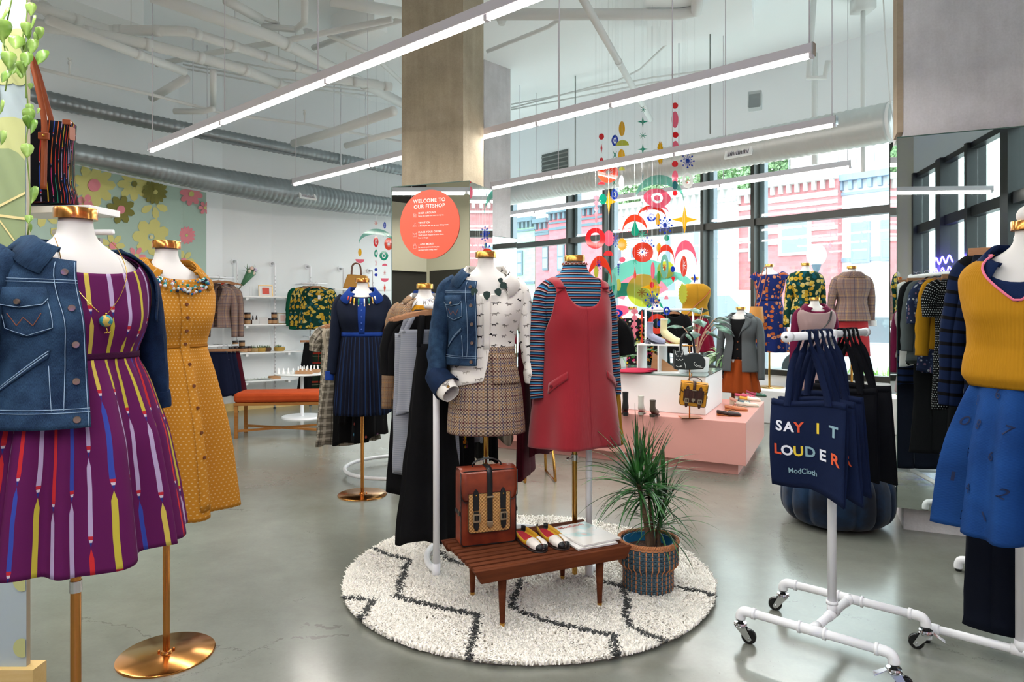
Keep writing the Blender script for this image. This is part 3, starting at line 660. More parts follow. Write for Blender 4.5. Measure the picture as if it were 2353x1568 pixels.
# denim jacket (draped)
def denim_jacket(X, Y, phi, label, near, far, hem=1.055, T=1.6, sleeves=(), grow=.022, near_side=-1, z0=0, box=((1.2,.165,.135,.115),(1.06,.172,.14,.125))):
    S = Shape(BODY[:10]+list(box)+[(.9,.17,.14,.125)], T=T, grow=grow, bust=.02, wob=.014, seed=3)
    rt = G0('denim_jacket', X, Y, phi, label, 'jacket', z0); f = T/1.6; mb = MB(); back = MB(); s = near_side
    a0, a1 = near   # panel from a0 (front edge) to a1
    ft = lambda t: 1.497*f-.045*max(0, cos(t))**1.3*f
    N = lambda t: t*s
    mb = MB(); loft(mb, S, ft, hem, min(s*a0, s*a1), max(s*a0, s*a1), n=60, m=34); mb.build('body', M_DEN, rt, solid=.003)
    if far:
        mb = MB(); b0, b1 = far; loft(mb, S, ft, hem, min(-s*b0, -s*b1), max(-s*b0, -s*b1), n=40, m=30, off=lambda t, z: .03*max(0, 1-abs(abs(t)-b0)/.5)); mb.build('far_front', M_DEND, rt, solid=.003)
    # placket, waistband, yoke seam
    pk = MB(); rowpatch(pk, S, [(z, s*a0, s*(a0+.23)) for z in np.linspace(1.45*f, hem, 14)], 6, .005); pk.build('placket', M_DEN, rt, solid=.002)
    wb = MB(); loft(wb, S, hem+.04, hem-.002, min(s*a0, s*a1), max(s*a0, s*a1), n=60, m=4, off=.006); wb.build('waistband', M_DEN, rt, solid=.002)
    st = MB(); st.mat(0)
    for zz, o in ((hem+.042, .007), (hem+.034, .008), (1.405*f, .006), (1.398*f, .006)): line(st, S, [(s*a0, zz), (s*(a0+.9), zz+.003), (s*min(a1, 2.6), zz+.008)], .0009, o, 24)
    line(st, S, [(s*(a0+.24), 1.45*f), (s*(a0+.24), hem+.04)], .0009, .007, 20); line(st, S, [(s*(a0+.02), 1.45*f), (s*(a0+.02), hem)], .0009, .008, 20)
    line(st, S, [(s*(a0+.42), 1.20*f), (s*(a0+.36), hem+.04)], .0009, .005)
    zz0 = 1.235*f
    for dz in (0, .006): line(st, S, [(s*(a0+.42), zz0-dz), (s*(a0+1.02), zz0-.085-dz)], .0012, .006)
    tk = MB(); qpatch(tk, S, [(s*(a0+.40), zz0+.004), (s*(a0+.42), zz0-.016), (s*(a0+1.06), zz0-.10), (s*(a0+1.04), zz0-.082)], 4, 8, .004); tk.build('hand_pocket_welt', M_DEN, rt, solid=.003)
    pc = MB(); e0, e1 = s*(a0+.36), s*(a0+1.0); mid = (e0+e1)/2
    rows = [(1.378*f, e0, e1), (1.335*f, e0+s*.0, e1-s*.02), (1.29*f, e0+s*.02, e1-s*.05), (1.278*f, e0+s*.12, e1-s*.16), (1.27*f, mid-s*.06, mid+s*.03)]
    rowpatch(pc, S, rows, 8, .005); pc.build('pocket', M_DEN, rt, solid=.003)
    fp = MB(); rowpatch(fp, S, [(1.387*f, e0-s*.02, e1+s*.02), (1.357*f, e0-s*.02, e1+s*.02), (1.345*f, e0+s*.06, e1-s*.06), (1.338*f, mid-s*.1, mid+s*.1)], 8, .009); fp.build('pocket_flap', M_DEN, rt, solid=.003)
    o = .0075; line(st, S, [(e0, 1.37*f), (e0+s*.02, 1.29*f), (mid-s*.03, 1.272*f), (e1-s*.05, 1.29*f), (e1, 1.37*f)], .0009, o)
    line(st, S, [(e0-s*.02, 1.36*f), (e0+s*.06, 1.346*f), (mid, 1.339*f), (e1-s*.06, 1.346*f), (e1+s*.02, 1.36*f)], .0009, .012)
    st.mat(1); w1 = (e1-e0); line(st, S, [(e0+w1*.18, 1.325*f), (e0+w1*.35, 1.295*f), (e0+w1*.5, 1.315*f), (e0+w1*.65, 1.295*f), (e0+w1*.82, 1.325*f)], .0012, o)
    for zz in np.linspace(1.13*f, hem+.05, 3): pass
    st.build('stitching', [M_ST, M_RUST], rt)
    bt = MB()
    for zz in np.linspace(1.425*f, hem+.018, 5): button(bt, S, s*(a0+.12), zz, .0085, .009)
    button(bt, S, mid, 1.352*f, .007, .014); bt.build('buttons', M_DBTN, rt)
    return rt, S
dj, SJ = denim_jacket(pX, pY, pP, 'blue denim jacket draped over the purple pencil-print dress', (.24, 2.7), None, hem=1.055, near_side=-1, box=((1.2,.172,.15,.125),(1.05,.205,.185,.16)))
cl = MB(); collar(cl, SJ, 1.497, gap=.50, tip=.035, vz=.03, t0=pi-.5, wid=1.05, stand=.022); cl.build('collar', M_DEN, dj, solid=.004)
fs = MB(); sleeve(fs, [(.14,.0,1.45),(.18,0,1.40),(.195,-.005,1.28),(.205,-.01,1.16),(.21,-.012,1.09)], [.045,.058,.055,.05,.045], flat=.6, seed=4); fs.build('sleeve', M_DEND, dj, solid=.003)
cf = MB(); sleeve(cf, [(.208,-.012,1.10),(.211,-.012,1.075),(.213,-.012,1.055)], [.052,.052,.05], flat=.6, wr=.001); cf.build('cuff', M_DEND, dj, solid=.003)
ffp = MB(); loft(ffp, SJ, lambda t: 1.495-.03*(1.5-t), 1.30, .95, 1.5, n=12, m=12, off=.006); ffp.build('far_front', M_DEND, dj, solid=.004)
bk = MB(); loft(bk, SJ, 1.497, 1.06, 2.0, pi+.45, n=30, m=20); bk.build('back', M_DEN, dj, solid=.003)
sh = MB(); loft(sh, SJ, 1.499, 1.36, 1.15, 2.1, n=20, m=10); sh.build('shoulder', M_DEN, dj, solid=.003)
ns = MB(); sleeve(ns, [(-.15,0,1.45),(-.205,0,1.40),(-.24,-.01,1.22),(-.25,-.02,1.06)], [.06,.07,.062,.055], seed=9); ns.build('sleeve', M_DEN, dj, solid=.003)
# globe pendant necklace
nc = G0('pendant_necklace', pX, pY, pP, 'thin chain necklace with a small globe pendant on the purple dress', 'necklace')
ch = MB(); P = [SD(t, z, .008) for t, z in ((-1.0,1.515),(-.6,1.487),(-.36,1.43),(-.2,1.37),(-.04,1.325))]; ch.tube(smooth_path(P), .0011, 5); P = [SD(t, z, .008) for t, z in ((.04,1.325),(.2,1.37),(.36,1.43),(.6,1.487),(1.0,1.515))]; ch.tube(smooth_path(P), .0011, 5); ch.build('chain', BRASS, nc)
gp = SD(0, 1.305, .018); gb = MB(); gb.ball(gp, .0155, 18, 12); nbm = NB('globe_enamel', .25); po = nbm.pos(); nz = nbm.noise(nbm.PO, 70, 3); nbm.col(nbm.mix(nz.gt(.52), '#2a7f8c', '#b8a04c')); gb.build('globe', nbm.m, nc)
g2 = MB(); g2.tube([gp+Vector((0,0,-.015)), gp+Vector((.002,-.003,-.028))], .002, 6); g2.tube([gp+Vector((-.006,-.003,-.031)), gp+Vector((.01,-.003,-.028))], .0018, 6); g2.ball(gp+Vector((0,0,.018)), .003); g2.build('charm', BRASS, nc)

# ---- 2 orange dress form --------------------------------------------
oX, oY, oP = -1.336, 2.64, R(58)
mannequin(oX, oY, 1.60, oP, 'white dress form wearing the marigold dotted shirt dress', base='copper')
SO = Shape(BODY[:11]+[(1.205,.138,.106,.09),(1.19,.140,.108,.092),(1.12,.162,.132,.115),(.9,.20,.18,.165),(.5,.245,.235,.215)], grow=.007, folds=((9,.022,1.0),(7,.018,.5),(17,.004,0)), ftop=1.19, fbot=.8, fpow=.7)
od = G0('marigold_dress', oX, oY, oP, 'marigold shirt dress with tiny white dots and a brown button front', 'dress')
mb = MB(); ok = lambda t: 1.503-.055*max(0, cos(t))**2
loft(mb, SO, ok, 1.195, n=72, m=30); mb.build('bodice', M_ORG, od, solid=.002)
mb = MB(); loft(mb, SO, 1.195, .568, n=160, m=40, uw=.2); mb.build('skirt', M_ORG, od, solid=.002)
mb = MB(); loft(mb, SO, 1.199, 1.190, n=60, m=2, off=.002); mb.build('waist_seam', m_cloth('orange_seam', '#c07c20'), od, solid=.001)
mb = MB(); collar(mb, SO, 1.503, gap=.42, tip=.04, vz=.045); mb.build('collar', M_ORG, od, solid=.003)
mb = MB(); rowpatch(mb, SO, [(z, -.09, .09) for z in np.linspace(1.445, .60, 30)], 4, .004); mb.build('placket', M_ORG, od, solid=.002)
bt = MB()
for z in (1.405,1.355,1.305,1.255,1.205,1.13,1.05,.97,.88,.79): button(bt, SO, 0, z, .0065, .007)
bt.build('buttons', mat('horn_button', '#6a3c22', .35), od)
for s in (-1, 1): mb = MB(); mb.ball((s*.158,0,1.395), (.016,.045,.062), 14, 9); mb.build('arm_cap', MANW, od)
nk2 = G0('jewel_necklace', oX, oY, oP, 'chunky necklace of blue, green and clear jewels at the marigold collar', 'necklace')
JW = [mat('jewel_clear', '#d8e4ea', .08, .3), mat('jewel_blue', '#1f5f94', .08, .2), mat('jewel_teal', '#2f8a84', .08, .2), mat('jewel_dark', '#2a2c3c', .1, .4), mat('jewel_pink', '#c8888c', .1, .2)]
jm = MB(); rn = random.Random(3)
for k in range(95):
    a_ = -0.62+1.24*rn.random(); dz = .052*(1-abs(a_)/.66)**.5; z = 1.462+abs(a_)*.03-dz*rn.random()*1.1-.02; jm.mark(); jm.mat(rn.choice([0,0,0,1,1,2,2,3,4])); r_ = .003+.0038*rn.random(); jm.ball(SO(a_, z, .014+.006*rn.random()), r_, 7, 5)
jm.build('jewels', JW, nk2, smooth=False)
cc = MB(); cc.tube(smooth_path([SO(t, z, .012) for t, z in ((-.6,1.465),(-.9,1.50),(-1.2,1.515))]), .0015, 5); cc.tube(smooth_path([SO(t, z, .012) for t, z in ((.6,1.465),(.9,1.50),(1.2,1.515))]), .0015, 5); cc.build('chain', BRASS, nk2)

# ---- 3 navy dress form -----------------------------------------------
nX, nY, nP = -1.083, 4.94, R(10)
mannequin(nX, nY, 1.566, nP, 'white dress form in the navy pleated dress by the circular rack', base='copper', R_=.175)
SN = Shape(BODY[:11]+[(1.215,.135,.104,.088),(1.19,.136,.106,.09),(1.1,.15,.125,.11),(.9,.172,.16,.145),(.5,.20,.19,.175)], T=1.566, grow=.007, folds=((46,.006,0),(7,.008,.4)), ftop=1.16, fbot=.7, fpow=.5)
nd = G0('navy_dress', nX, nY, nP, 'navy long-sleeved dress with royal blue collar, placket and belt', 'dress')
mb = MB(); loft(mb, SN, lambda t: 1.472-.045*max(0, cos(t))**2, 1.165, n=72, m=26); mb.build('bodice', M_NAVY, nd, solid=.002)
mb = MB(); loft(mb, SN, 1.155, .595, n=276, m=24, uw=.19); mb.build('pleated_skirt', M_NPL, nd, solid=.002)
mb = MB(); loft(mb, SN, 1.178, 1.150, n=60, m=2, off=.004); mb.build('belt', M_ROY, nd, solid=.002)
mb = MB(); collar(mb, SN, 1.474, gap=.32, tip=.04, vz=.04); mb.build('collar', M_ROY, nd, solid=.003)
mb = MB(); rowpatch(mb, SN, [(z, -.11, .11) for z in np.linspace(1.42, 1.165, 10)], 4, .004); mb.build('placket', M_ROY, nd, solid=.002)
bt = MB(); [button(bt, SN, 0, z, .005, .008) for z in (1.38,1.335,1.29,1.245,1.20)]; bt.build('buttons', mat('blue_button', '#4a68b4', .3), nd)
for s in (-1, 1):
    mb = MB(); sleeve(mb, [(s*.13,0,1.428),(s*.165,0,1.38),(s*.185,-.005,1.24),(s*.20,-.02,1.05),(s*.215,-.04,.88)], [.042,.048,.045,.041,.036], seed=s+2); mb.build('sleeve', M_NAVY, nd, solid=.003)
    mb = MB(); sleeve(mb, [(s*.224,-.038,.90),(s*.228,-.045,.835)], [.037,.034], wr=0); mb.build('cuff', M_ROY, nd, solid=.003)
pn = G0('pencil_necklace', nX, nY, nP, 'necklace of short coloured pencils under the royal blue collar', 'necklace')
for k, c in enumerate(['#c23a2e', '#d8702a', '#e0b83a', '#2f8a4a', '#e8e8e0', '#1f6f5c', '#c8a24a', '#e8e0d0']):
    a_ = -.52+k*.148; p = SN(a_, 1.415+.05*abs(a_)**1.3, .016); m_ = MB(); l_ = .05*(1-abs(a_)*.7); m_.tube([p, p+Vector((a_*.015,-.004,-l_))], .0052, 6); m_.build('pencil', mat('pencil_'+c, c, .4), pn)
    m_ = MB(); m_.tube([p+Vector((a_*.015,-.004,-l_)), p+Vector((a_*.02,-.005,-l_-.012))], [.0052,.0008], 6); m_.build('pencil_tip', mat('pencil_wood', '#d9b98c', .6), pn)

# ---- 4 dog-print outfit ----------------------------------------------
dX, dY, dP = -.128, 3.34, R(4)
mannequin(dX, dY, 1.62, dP, 'white dress form on the rug wearing dog-print blouse and half a denim jacket', base='brass', R_=.175)
SB = Shape(BODY[:13]+[(1.05,.155,.115,.105),(.97,.168,.125,.115),(.88,.18,.135,.13),(.7,.18,.13,.13)], T=1.62, grow=.011, wob=.01, seed=5)
bl_ = G0('dog_print_blouse', dX, dY, dP, 'white blouse printed with small black and grey dogs', 'blouse')
mb = MB(); loft(mb, SB, lambda t: 1.522-.115*max(0, cos(t))**3, lambda t: 1.15 if 0 < t < 1.9 else (.965+.035*(1-abs(sin(t))) if t < 0 else 1.06), n=90, m=34); mb.build('body', M_DOG, bl_, solid=.002)
mb = MB(); collar(mb, SB, 1.522, gap=.36, tip=.045, vz=.075); mb.build('collar', M_DOG, bl_, solid=.003)
mb = MB(); rowpatch(mb, SB, [(z, -.08, .08) for z in np.linspace(1.41, 1.15, 10)], 4, .004); mb.build('placket', M_DOG, bl_, solid=.002)
mb = MB(); sleeve(mb, [(.13,0,1.475),(.17,0,1.42),(.195,0,1.28),(.215,0,1.14),(.235,-.02,1.04)], [.042,.052,.052,.05,.055], seed=8, wr=.006); mb.build('sleeve', M_DOG, bl_, solid=.002)
mb = MB(); sleeve(mb, [(.237,-.02,1.06),(.225,-.03,1.02),(.215,-.035,.975)], [.062,.055,.03], flat=.8, wr=.006, seed=2); mb.build('cuff', M_DOG, bl_, solid=.002)
hs = G0('houndstooth_skirt', dX, dY, dP, 'short brown, navy and cream houndstooth skirt', 'skirt')
SS = Shape([(1.2,.138,.105,.09),(1.1,.145,.115,.10),(.95,.175,.13,.13),(.8,.188,.145,.145),(.7,.192,.15,.15)], T=1.6, grow=.0, bust=0, folds=((3,.003,1),), ftop=1.0, fbot=.75)
mb = MB(); loft(mb, SS, 1.16, .742, n=80, m=24, uw=.17); mb.build('skirt_body', M_HT, hs, solid=.003)
mb = MB(); rowpatch(mb, SS, [(z, .12, 1.15) for z in (1.125,1.10,1.05,1.0,.985)], 10, .009, .17); mb.build('pocket_flap', M_HT, hs, solid=.004)
mb = MB(); line(mb, SS, [(.0,1.14),(.02,.745)], .0012, .003, 20); mb.build('front_seam', mat('dark_seam', '#3a2c2c', .9), hs)
ln = G0('leaf_necklace', dX, dY, dP, 'necklace of dark green leather leaves on the dog-print blouse', 'necklace'); M_LEAF = mat('green_leather', '#1f3a34', .5)
for t, z, a_, sz in ((0,1.405,0,.026),(.2,1.42,.3,.024),(-.22,1.422,-.3,.024),(.33,1.45,.9,.024),(.30,1.475,.2,.017)):
    p = SB(t, z, .02); M_ = Matrix.Translation(p) @ Matrix.Rotation(pi/2, 4, 'X') @ Matrix.Rotation(a_*1.2, 4, 'Z')
    MB().prism([(0,-sz),(sz*.5,-sz*.45),(sz*.7,sz*.1),(sz*.55,sz*.55),(0,sz*.7),(-sz*.55,sz*.55),(-sz*.7,sz*.1),(-sz*.5,-sz*.45)], .004, M_).build('leaf', M_LEAF, ln, smooth=False)
dj2, SJ2 = denim_jacket(dX, dY, dP, 'dark blue denim jacket worn on one shoulder over the dog-print blouse', (.20, 2.9), None, hem=1.075, T=1.62, grow=.022, near_side=-1)
cl = MB(); collar(cl, SJ2, 1.515, gap=.50, tip=.035, vz=.03, t0=pi-.5, wid=1.05, stand=.022); cl.build('collar', M_DEN, dj2, solid=.004)
mb = MB(); sleeve(mb, [(-.14,0,1.48),(-.188,0,1.43),(-.215,-.005,1.30),(-.235,-.02,1.14),(-.235,-.06,1.03),(-.226,-.085,.985)], [.042,.056,.056,.054,.050,.045], seed=6, wr=.008); mb.build('sleeve', M_DEN, dj2, solid=.003)
mb = MB(); sleeve(mb, [(-.245,-.055,1.03),(-.215,-.09,.995),(-.185,-.12,.965)], [.052,.062,.066], flat=1, wr=.003); mb.build('turned_cuff', M_DEND, dj2, solid=.003)
mb = MB(); sleeve(mb, [(-.238,-.07,1.015),(-.20,-.115,.975),(-.165,-.15,.945)], [.044,.055,.045], flat=1, wr=.008, seed=11); mb.build('cuff_lining', M_DOG, dj2, solid=.002)
mb = MB(); button(mb, lambda t, z, o=0: Vector((-.178,-.205-o,.985)), 0, 0, .007); mb.build('cuff_button', BRASS, dj2)

# ---- 5 red pinafore outfit --------------------------------------------
rX, rY, rP = .31, 3.38, R(20)
mannequin(rX, rY, 1.604, rP, 'white dress form on the rug in striped turtleneck and red pinafore', base='brass', R_=.175)
tn = G0('striped_turtleneck', rX, rY, rP, 'striped turtleneck in blue, black, maroon and cream with long sleeves', 'shirt')
ST = Shape(T=1.604, grow=.005)
mb = MB(); loft(mb, ST, lambda t: 1.562+.004*sin(17*t), .90, n=80, m=60); mb.build('body', M_STR, tn, solid=.002)
mb = MB(); P = [ST(2*pi*k/96, 1.563, .003+.003*sin(19*2*pi*k/96)) for k in range(97)]; P = [p+Vector((0,0,.004*cos(15*2*pi*k/96))) for k, p in enumerate(P)]; mb.tube(P, .0022, 5); mb.build('ruffled_edge', mat('rust_edge', '#8a4a34', .8), tn)
for s in (-1, 1):
    mb = MB(); sleeve(mb, [(s*.13,0,1.458),(s*.17,0,1.405),(s*.19,0,1.28),(s*.20,-.005,1.13),(s*.21,-.015,.98),(s*.21,-.025,.91)], [.042,.05,.047,.043,.038,.037], seed=s, wr=.002); mb.build('sleeve', M_STR, tn, solid=.002)
pf = G0('red_pinafore', rX, rY, rP, 'red corduroy pinafore dress with wide straps and angled pocket flaps', 'dress')
SR = Shape(BODY[:10]+[(1.25,.172,.134,.105),(1.12,.168,.135,.115),(1.0,.178,.148,.13),(.85,.195,.165,.15),(.6,.215,.188,.17)], T=1.604, grow=.013, folds=((5,.016,2.2),(3,.008,1)), ftop=1.15, fbot=.75, fpow=1.2)
def bib(t):
    a_ = abs(((t+pi) % (2*pi))-pi); a_ = min(a_, pi-a_)
    if a_ < .50: return 1.35+.095*(a_/.50)**3
    if a_ < .70: return 1.445
    return 1.445-.25*min(1, (a_-.70)/.72)**.75
mb = MB(); loft(mb, SR, bib, lambda t: .668+.012*cos(t), n=140, m=50); mb.build('dress_body', M_CORD, pf, solid=.003)
for s in (-1, 1):
    mb = MB(); P = [SR(s*.62, 1.425, .007), SR(s*.68, 1.45, .007), SR(s*.95, 1.475, .008), SR(s*1.57, 1.487, .008), SR(s*2.2, 1.475, .008), SR(s*2.5, 1.44, .007)]; P = smooth_path(P, 5); mb.grid([[p+Vector((s*d, 0, -.45*d)) for p in P] for d in (-.02, 0, .02)]); mb.build('strap', M_CORD, pf, solid=.004)
    mb = MB(); qpatch(mb, SR, [(s*.46,1.447),(s*.76,1.447),(s*.76,1.437),(s*.46,1.437)], 4, 2, .012); mb.build('strap_slider', m_knit('red_dark_corduroy', '#9c2030', True, 1500), pf, solid=.004)
    mb = MB(); qpatch(mb, SR, [(s*1.10,.985),(s*.52,1.045),(s*.50,1.01),(s*1.12,.935)] if s < 0 else [(s*.50,1.045),(s*1.10,.985),(s*1.12,.935),(s*.52,1.01)], 8, 3, .007); mb.build('pocket_flap', M_CORD, pf, solid=.004)
    bt = MB(); button(bt, SR, s*.98, .972, .008, .013); bt.build('button', mat('dark_red_button', '#5c1420', .4), pf)
mb = MB(); line(mb, SR, [(0,1.35),(0,.675)], .0012, .003, 30); mb.build('front_seam', mat('red_seam', '#8c1c2a', .9), pf)

# ---- 6 far right: mustard vest and blue number skirt -------------------
yX, yY, yP = 1.668, 2.2, R(-50)
mannequin(yX, yY, 1.62, yP, 'white dress form at the right edge in mustard V-neck vest', base='copper', ball=True)
sh_ = G0('chambray_shirt', yX, yY, yP, 'dark blue shirt collar showing inside the mustard vest', 'shirt')
SY0 = Shape(T=1.62, grow=.003); mb = MB(); loft(mb, SY0, lambda t: 1.52-.10*max(0, cos(t))**3, 1.2, n=60, m=20); mb.build('body', m_cloth('dark_chambray', '#142c5c', .15), sh_, solid=.002)
mb = MB(); collar(mb, SY0, 1.52, gap=.3, tip=.05, vz=.06); mb.build('collar', MC['dark_chambray'], sh_, solid=.003)
vs = G0('mustard_vest', yX, yY, yP, 'mustard knitted V-neck vest with a pink neck trim', 'vest')
SV = Shape(BODY[:11]+[(1.20,.152,.122,.10),(1.15,.165,.135,.115),(1.10,.172,.145,.125),(1.075,.150,.125,.11),(1.0,.15,.12,.11)], T=1.62, grow=.014, wob=.016, seed=2)
vn = lambda t: 1.512-.155*max(0, 1-abs(((t+pi) % (2*pi))-pi)/.75)
mb = MB(); loft(mb, SV, vn, 1.085, n=100, m=40); mb.build('body', M_YEL, vs, solid=.003)
mb = MB(); P = [SV(t, vn(t), .004) for t in np.linspace(-pi, pi, 90)]; mb.tube(P, .004, 6); mb.build('neck_trim', M_PINKT, vs)
bs_ = G0('blue_number_skirt', yX, yY, yP, 'shiny blue gathered skirt printed with dark numerals', 'skirt')
SK = Shape([(1.2,.14,.11,.095),(1.09,.15,.13,.12),(.9,.19,.175,.165),(.5,.235,.215,.205)], grow=0, bust=0, folds=((11,.024,.6),(7,.020,2),(17,.007,1)), ftop=1.1, fbot=.8, fpow=.6)
mb = MB(); loft(mb, SK, 1.10, .615, n=180, m=36); mb.build('skirt_body', M_BSK, bs_, solid=.002)
nm = MB(); rn = random.Random(5)
for i, dg in enumerate('0782615934087265142960387514238069521746'):
    t0_ = -2.2+(i % 8)*.48+.2*(i//8 % 2); z_ = 1.04-(i//8)*.095+rn.uniform(-.015,.015); rr_ = rn.uniform(-.5,.5)
    put_text(nm, dg, .045, lambda x, y: SK(t0_+(x*cos(rr_)-y*sin(rr_))/.22, z_+(x*sin(rr_)+y*cos(rr_)), .005), .0)
nm.build('numerals', mat('numeral_ink', '#0a1c44', .7), bs_, smooth=False)
# ================================================================ CENTRE: rug, bench, bag, shoes, plant, racks
RZ = .022
def build_rug():
    rc = Vector((.08, 3.443, 0)); rr = .905
    rt = empty('shag_rug', (rc.x, rc.y, 0), 0, 'round cream shaggy rug with dark zigzag lines under the bench', 'rug')
    MB().lathe([(0,0),(rr-.02,0),(rr-.015,.006),(rr-.03,.014),(0,.014)], n=96).build('backing', mat('rug_backing', '#cfc8ba', .9), rt)
    Ls = [[(860,1262),(885,1276),(940,1290),(925,1330),(912,1375),(1000,1395),(1098,1418),(1090,1470),(1073,1522)],
          [(1013,1270),(1025,1285),(1062,1300)],[(1198,1338),(1185,1365),(1175,1400),(1240,1425),(1300,1440),(1410,1466),(1418,1500),(1415,1530)],
          [(1375,1338),(1425,1350),(1440,1380),(1437,1420),(1450,1445),(1490,1466),(1540,1476)],[(1550,1350),(1600,1360),(1645,1372)],[(776,1372),(815,1378),(858,1386),(842,1408),(822,1432)],[(1440,1340),(1436,1352)],[(1540,1476),(1570,1460)]]
    segs = []
    for L in Ls:
        P = [G(x, y, RZ) for x, y in L]
        for a_, b_ in zip(P, P[1:]): segs.append((a_.x, a_.y, b_.x, b_.y))
    S_ = np.array(segs); rs = np.random.RandomState(4); N = 60000
    r = rr*np.sqrt(rs.rand(N)); th = rs.rand(N)*2*pi; near = np.exp(-((3.1-(rc.y+r*np.sin(th)))*0)); x = rc.x+r*np.cos(th); y = rc.y+r*np.sin(th)
    d = np.full(N, 9.); 
    for x0, y0, x1, y1 in S_:
        dx, dy = x1-x0, y1-y0; t = np.clip(((x-x0)*dx+(y-y0)*dy)/(dx*dx+dy*dy+1e-9), 0, 1); d = np.minimum(d, np.hypot(x-x0-t*dx, y-y0-t*dy))
    dark = d < .011+.006*rs.rand(N)
    h = .020+.010*rs.rand(N); ang = rs.rand(N)*2*pi; ln_ = .010+.014*rs.rand(N)
    cl = np.sin(x*23+2*np.sin(y*17))*np.cos(y*19)*.7; lx = np.cos(ang)*ln_+cl*.010; ly = np.sin(ang)*ln_+.010*np.cos(x*15+y*9); rad = .0040+.0022*rs.rand(N)
    x -= rc.x; y -= rc.y; hb = .012
    V_ = np.zeros((N, 7, 3), np.float32); a3 = np.array([0, 2*pi/3, 4*pi/3])
    for k in range(3):
        V_[:, k, 0] = x+rad*np.cos(a3[k]+ang); V_[:, k, 1] = y+rad*np.sin(a3[k]+ang); V_[:, k, 2] = hb
        V_[:, 3+k, 0] = x+lx*.35+rad*1.1*np.cos(a3[k]+ang); V_[:, 3+k, 1] = y+ly*.35+rad*1.1*np.sin(a3[k]+ang); V_[:, 3+k, 2] = hb+h*.55
    V_[:, 6, 0] = x+lx; V_[:, 6, 1] = y+ly; V_[:, 6, 2] = hb+h*.8
    quads = [(0,1,4,3),(1,2,5,4),(2,0,3,5)]; tris = [(3,4,6),(4,5,6),(5,3,6)]
    base = (np.arange(N)*7)[:, None, None]; Q = (np.array(quads)[None]+base).reshape(N, -1); T_ = (np.array(tris)[None]+base).reshape(N, -1)
    me = bpy.data.meshes.new('pile'); me.vertices.add(N*7); me.vertices.foreach_set('co', V_.ravel())
    loops = np.concatenate([Q, T_], axis=1).ravel().astype(np.int32); me.loops.add(len(loops)); me.loops.foreach_set('vertex_index', loops)
    tot = np.tile([4,4,4,3,3,3], N).astype(np.int32); st = np.concatenate([[0], np.cumsum(tot)[:-1]]).astype(np.int32)
    me.polygons.add(len(tot)); me.polygons.foreach_set('loop_start', st); me.polygons.foreach_set('loop_total', tot)
    me.materials.append(mat('rug_wool', '#f6f2ea', .9, sheen=.2)); me.materials.append(mat('rug_dark_wool', '#4a4c4c', .9))
    me.polygons.foreach_set('material_index', np.repeat(dark.astype(np.int32), 6)); me.polygons.foreach_set('use_smooth', np.ones(len(tot), dtype=bool)); me.update(); me.validate()
    o = bpy.data.objects.new('pile', me); COL.objects.link(o); o.parent = rt; o['kind'] = 'stuff'
build_rug()
WAL = m_wood('walnut', '#4f2413', '#8a4a2a', 11, .1, 'x')
def bench():
    bz = math.atan2(.415, .91); rt = empty('slatted_bench', (.103, 3.076, 0), bz, 'low walnut slatted bench standing on the shaggy rug', 'bench')
    L, W, Ht = .75, .43, .285
    for k in range(9):
        y = -W/2+.04+k*(W-.08)/8; MB().box((0 if k < 8 else 0, y, Ht-.008), (L-.02, .030, .016)).build('slat', WAL, rt, smooth=False, bevel=.002)
    for s in (-1, 1):
        m_ = MB(); a_, b_ = L/2, L/2-.03; y = s*(W/2-.011); P = [(-b_, Ht-.052), (b_, Ht-.052), (a_, Ht), (-a_, Ht)]
        m_.prism([(x, z) for x, z in P], .022, Matrix.Translation((0, y, 0)) @ Matrix.Rotation(pi/2, 4, 'X')); m_.build('side_rail', WAL, rt, smooth=False, bevel=.002)
        MB().box((s*(L/2-.13), 0, Ht-.032), (.03, W-.045, .03)).build('cross_rail', WAL, rt, smooth=False, bevel=.002)
    for sx in (-1, 1):
        for sy in (-1, 1):
            c = (sx*(L/2-.14), sy*(W/2-.045), 0); lg_ = MB().lathe([(0,Ht-.05),(.0185,Ht-.05),(.0185,Ht-.06),(.0105,RZ+.02),(.0105,RZ+.019),(0,RZ+.019)], c, 20).build('leg', WAL, rt)
            MB().lathe([(0,RZ+.019),(.0108,RZ+.019),(.0095,RZ),(0,RZ)], c, 20).build('ferrule', BRASS, lg_)
bench()
BT = .286
LEA = NB('tan_leather', .32, 0, .5); _u = LEA.pos(); _n = LEA.noise(LEA.PO, 9, 4); LEA.col(LEA.ramp(_n, [(.35, '#5c1e10'), (.65, '#8a3a20')], 'LINEAR')); LEA.bump(LEA.noise(LEA.PO, 160, 3), .08, .002); LEA = LEA.m
LBLK = mat('black_leather', '#14171a', .35); SILV = mat('worn_silver', '#b9aa90', .28, 1)
def m_weave():
    nb = NB('woven_straw', .55, 0, .3); u, v = nb.uv(); a = (u*420).sin()*(v*420).sin(); nb.col(nb.mix(a*.5+.5, '#9a6c3a', '#cfa065')); nb.bump(a, .6, .002); return nb.m
def rounded(w, h, r, n=5, top=True, bot=True):
    P = []
    for cx, cy, a0, rr in ((w/2-r, h/2-r, 0, top), (-w/2+r, h/2-r, pi/2, top), (-w/2+r, -h/2+r, pi, bot), (w/2-r, -h/2+r, 3*pi/2, bot)):
        if rr: P += [(cx+r*cos(a0+pi/2*k/n), cy+r*sin(a0+pi/2*k/n)) for k in range(n+1)]
        else: P.append((math.copysign(w/2, cx), math.copysign(h/2, cy)))
    return P
XZ = Matrix.Rotation(pi/2, 4, 'X')
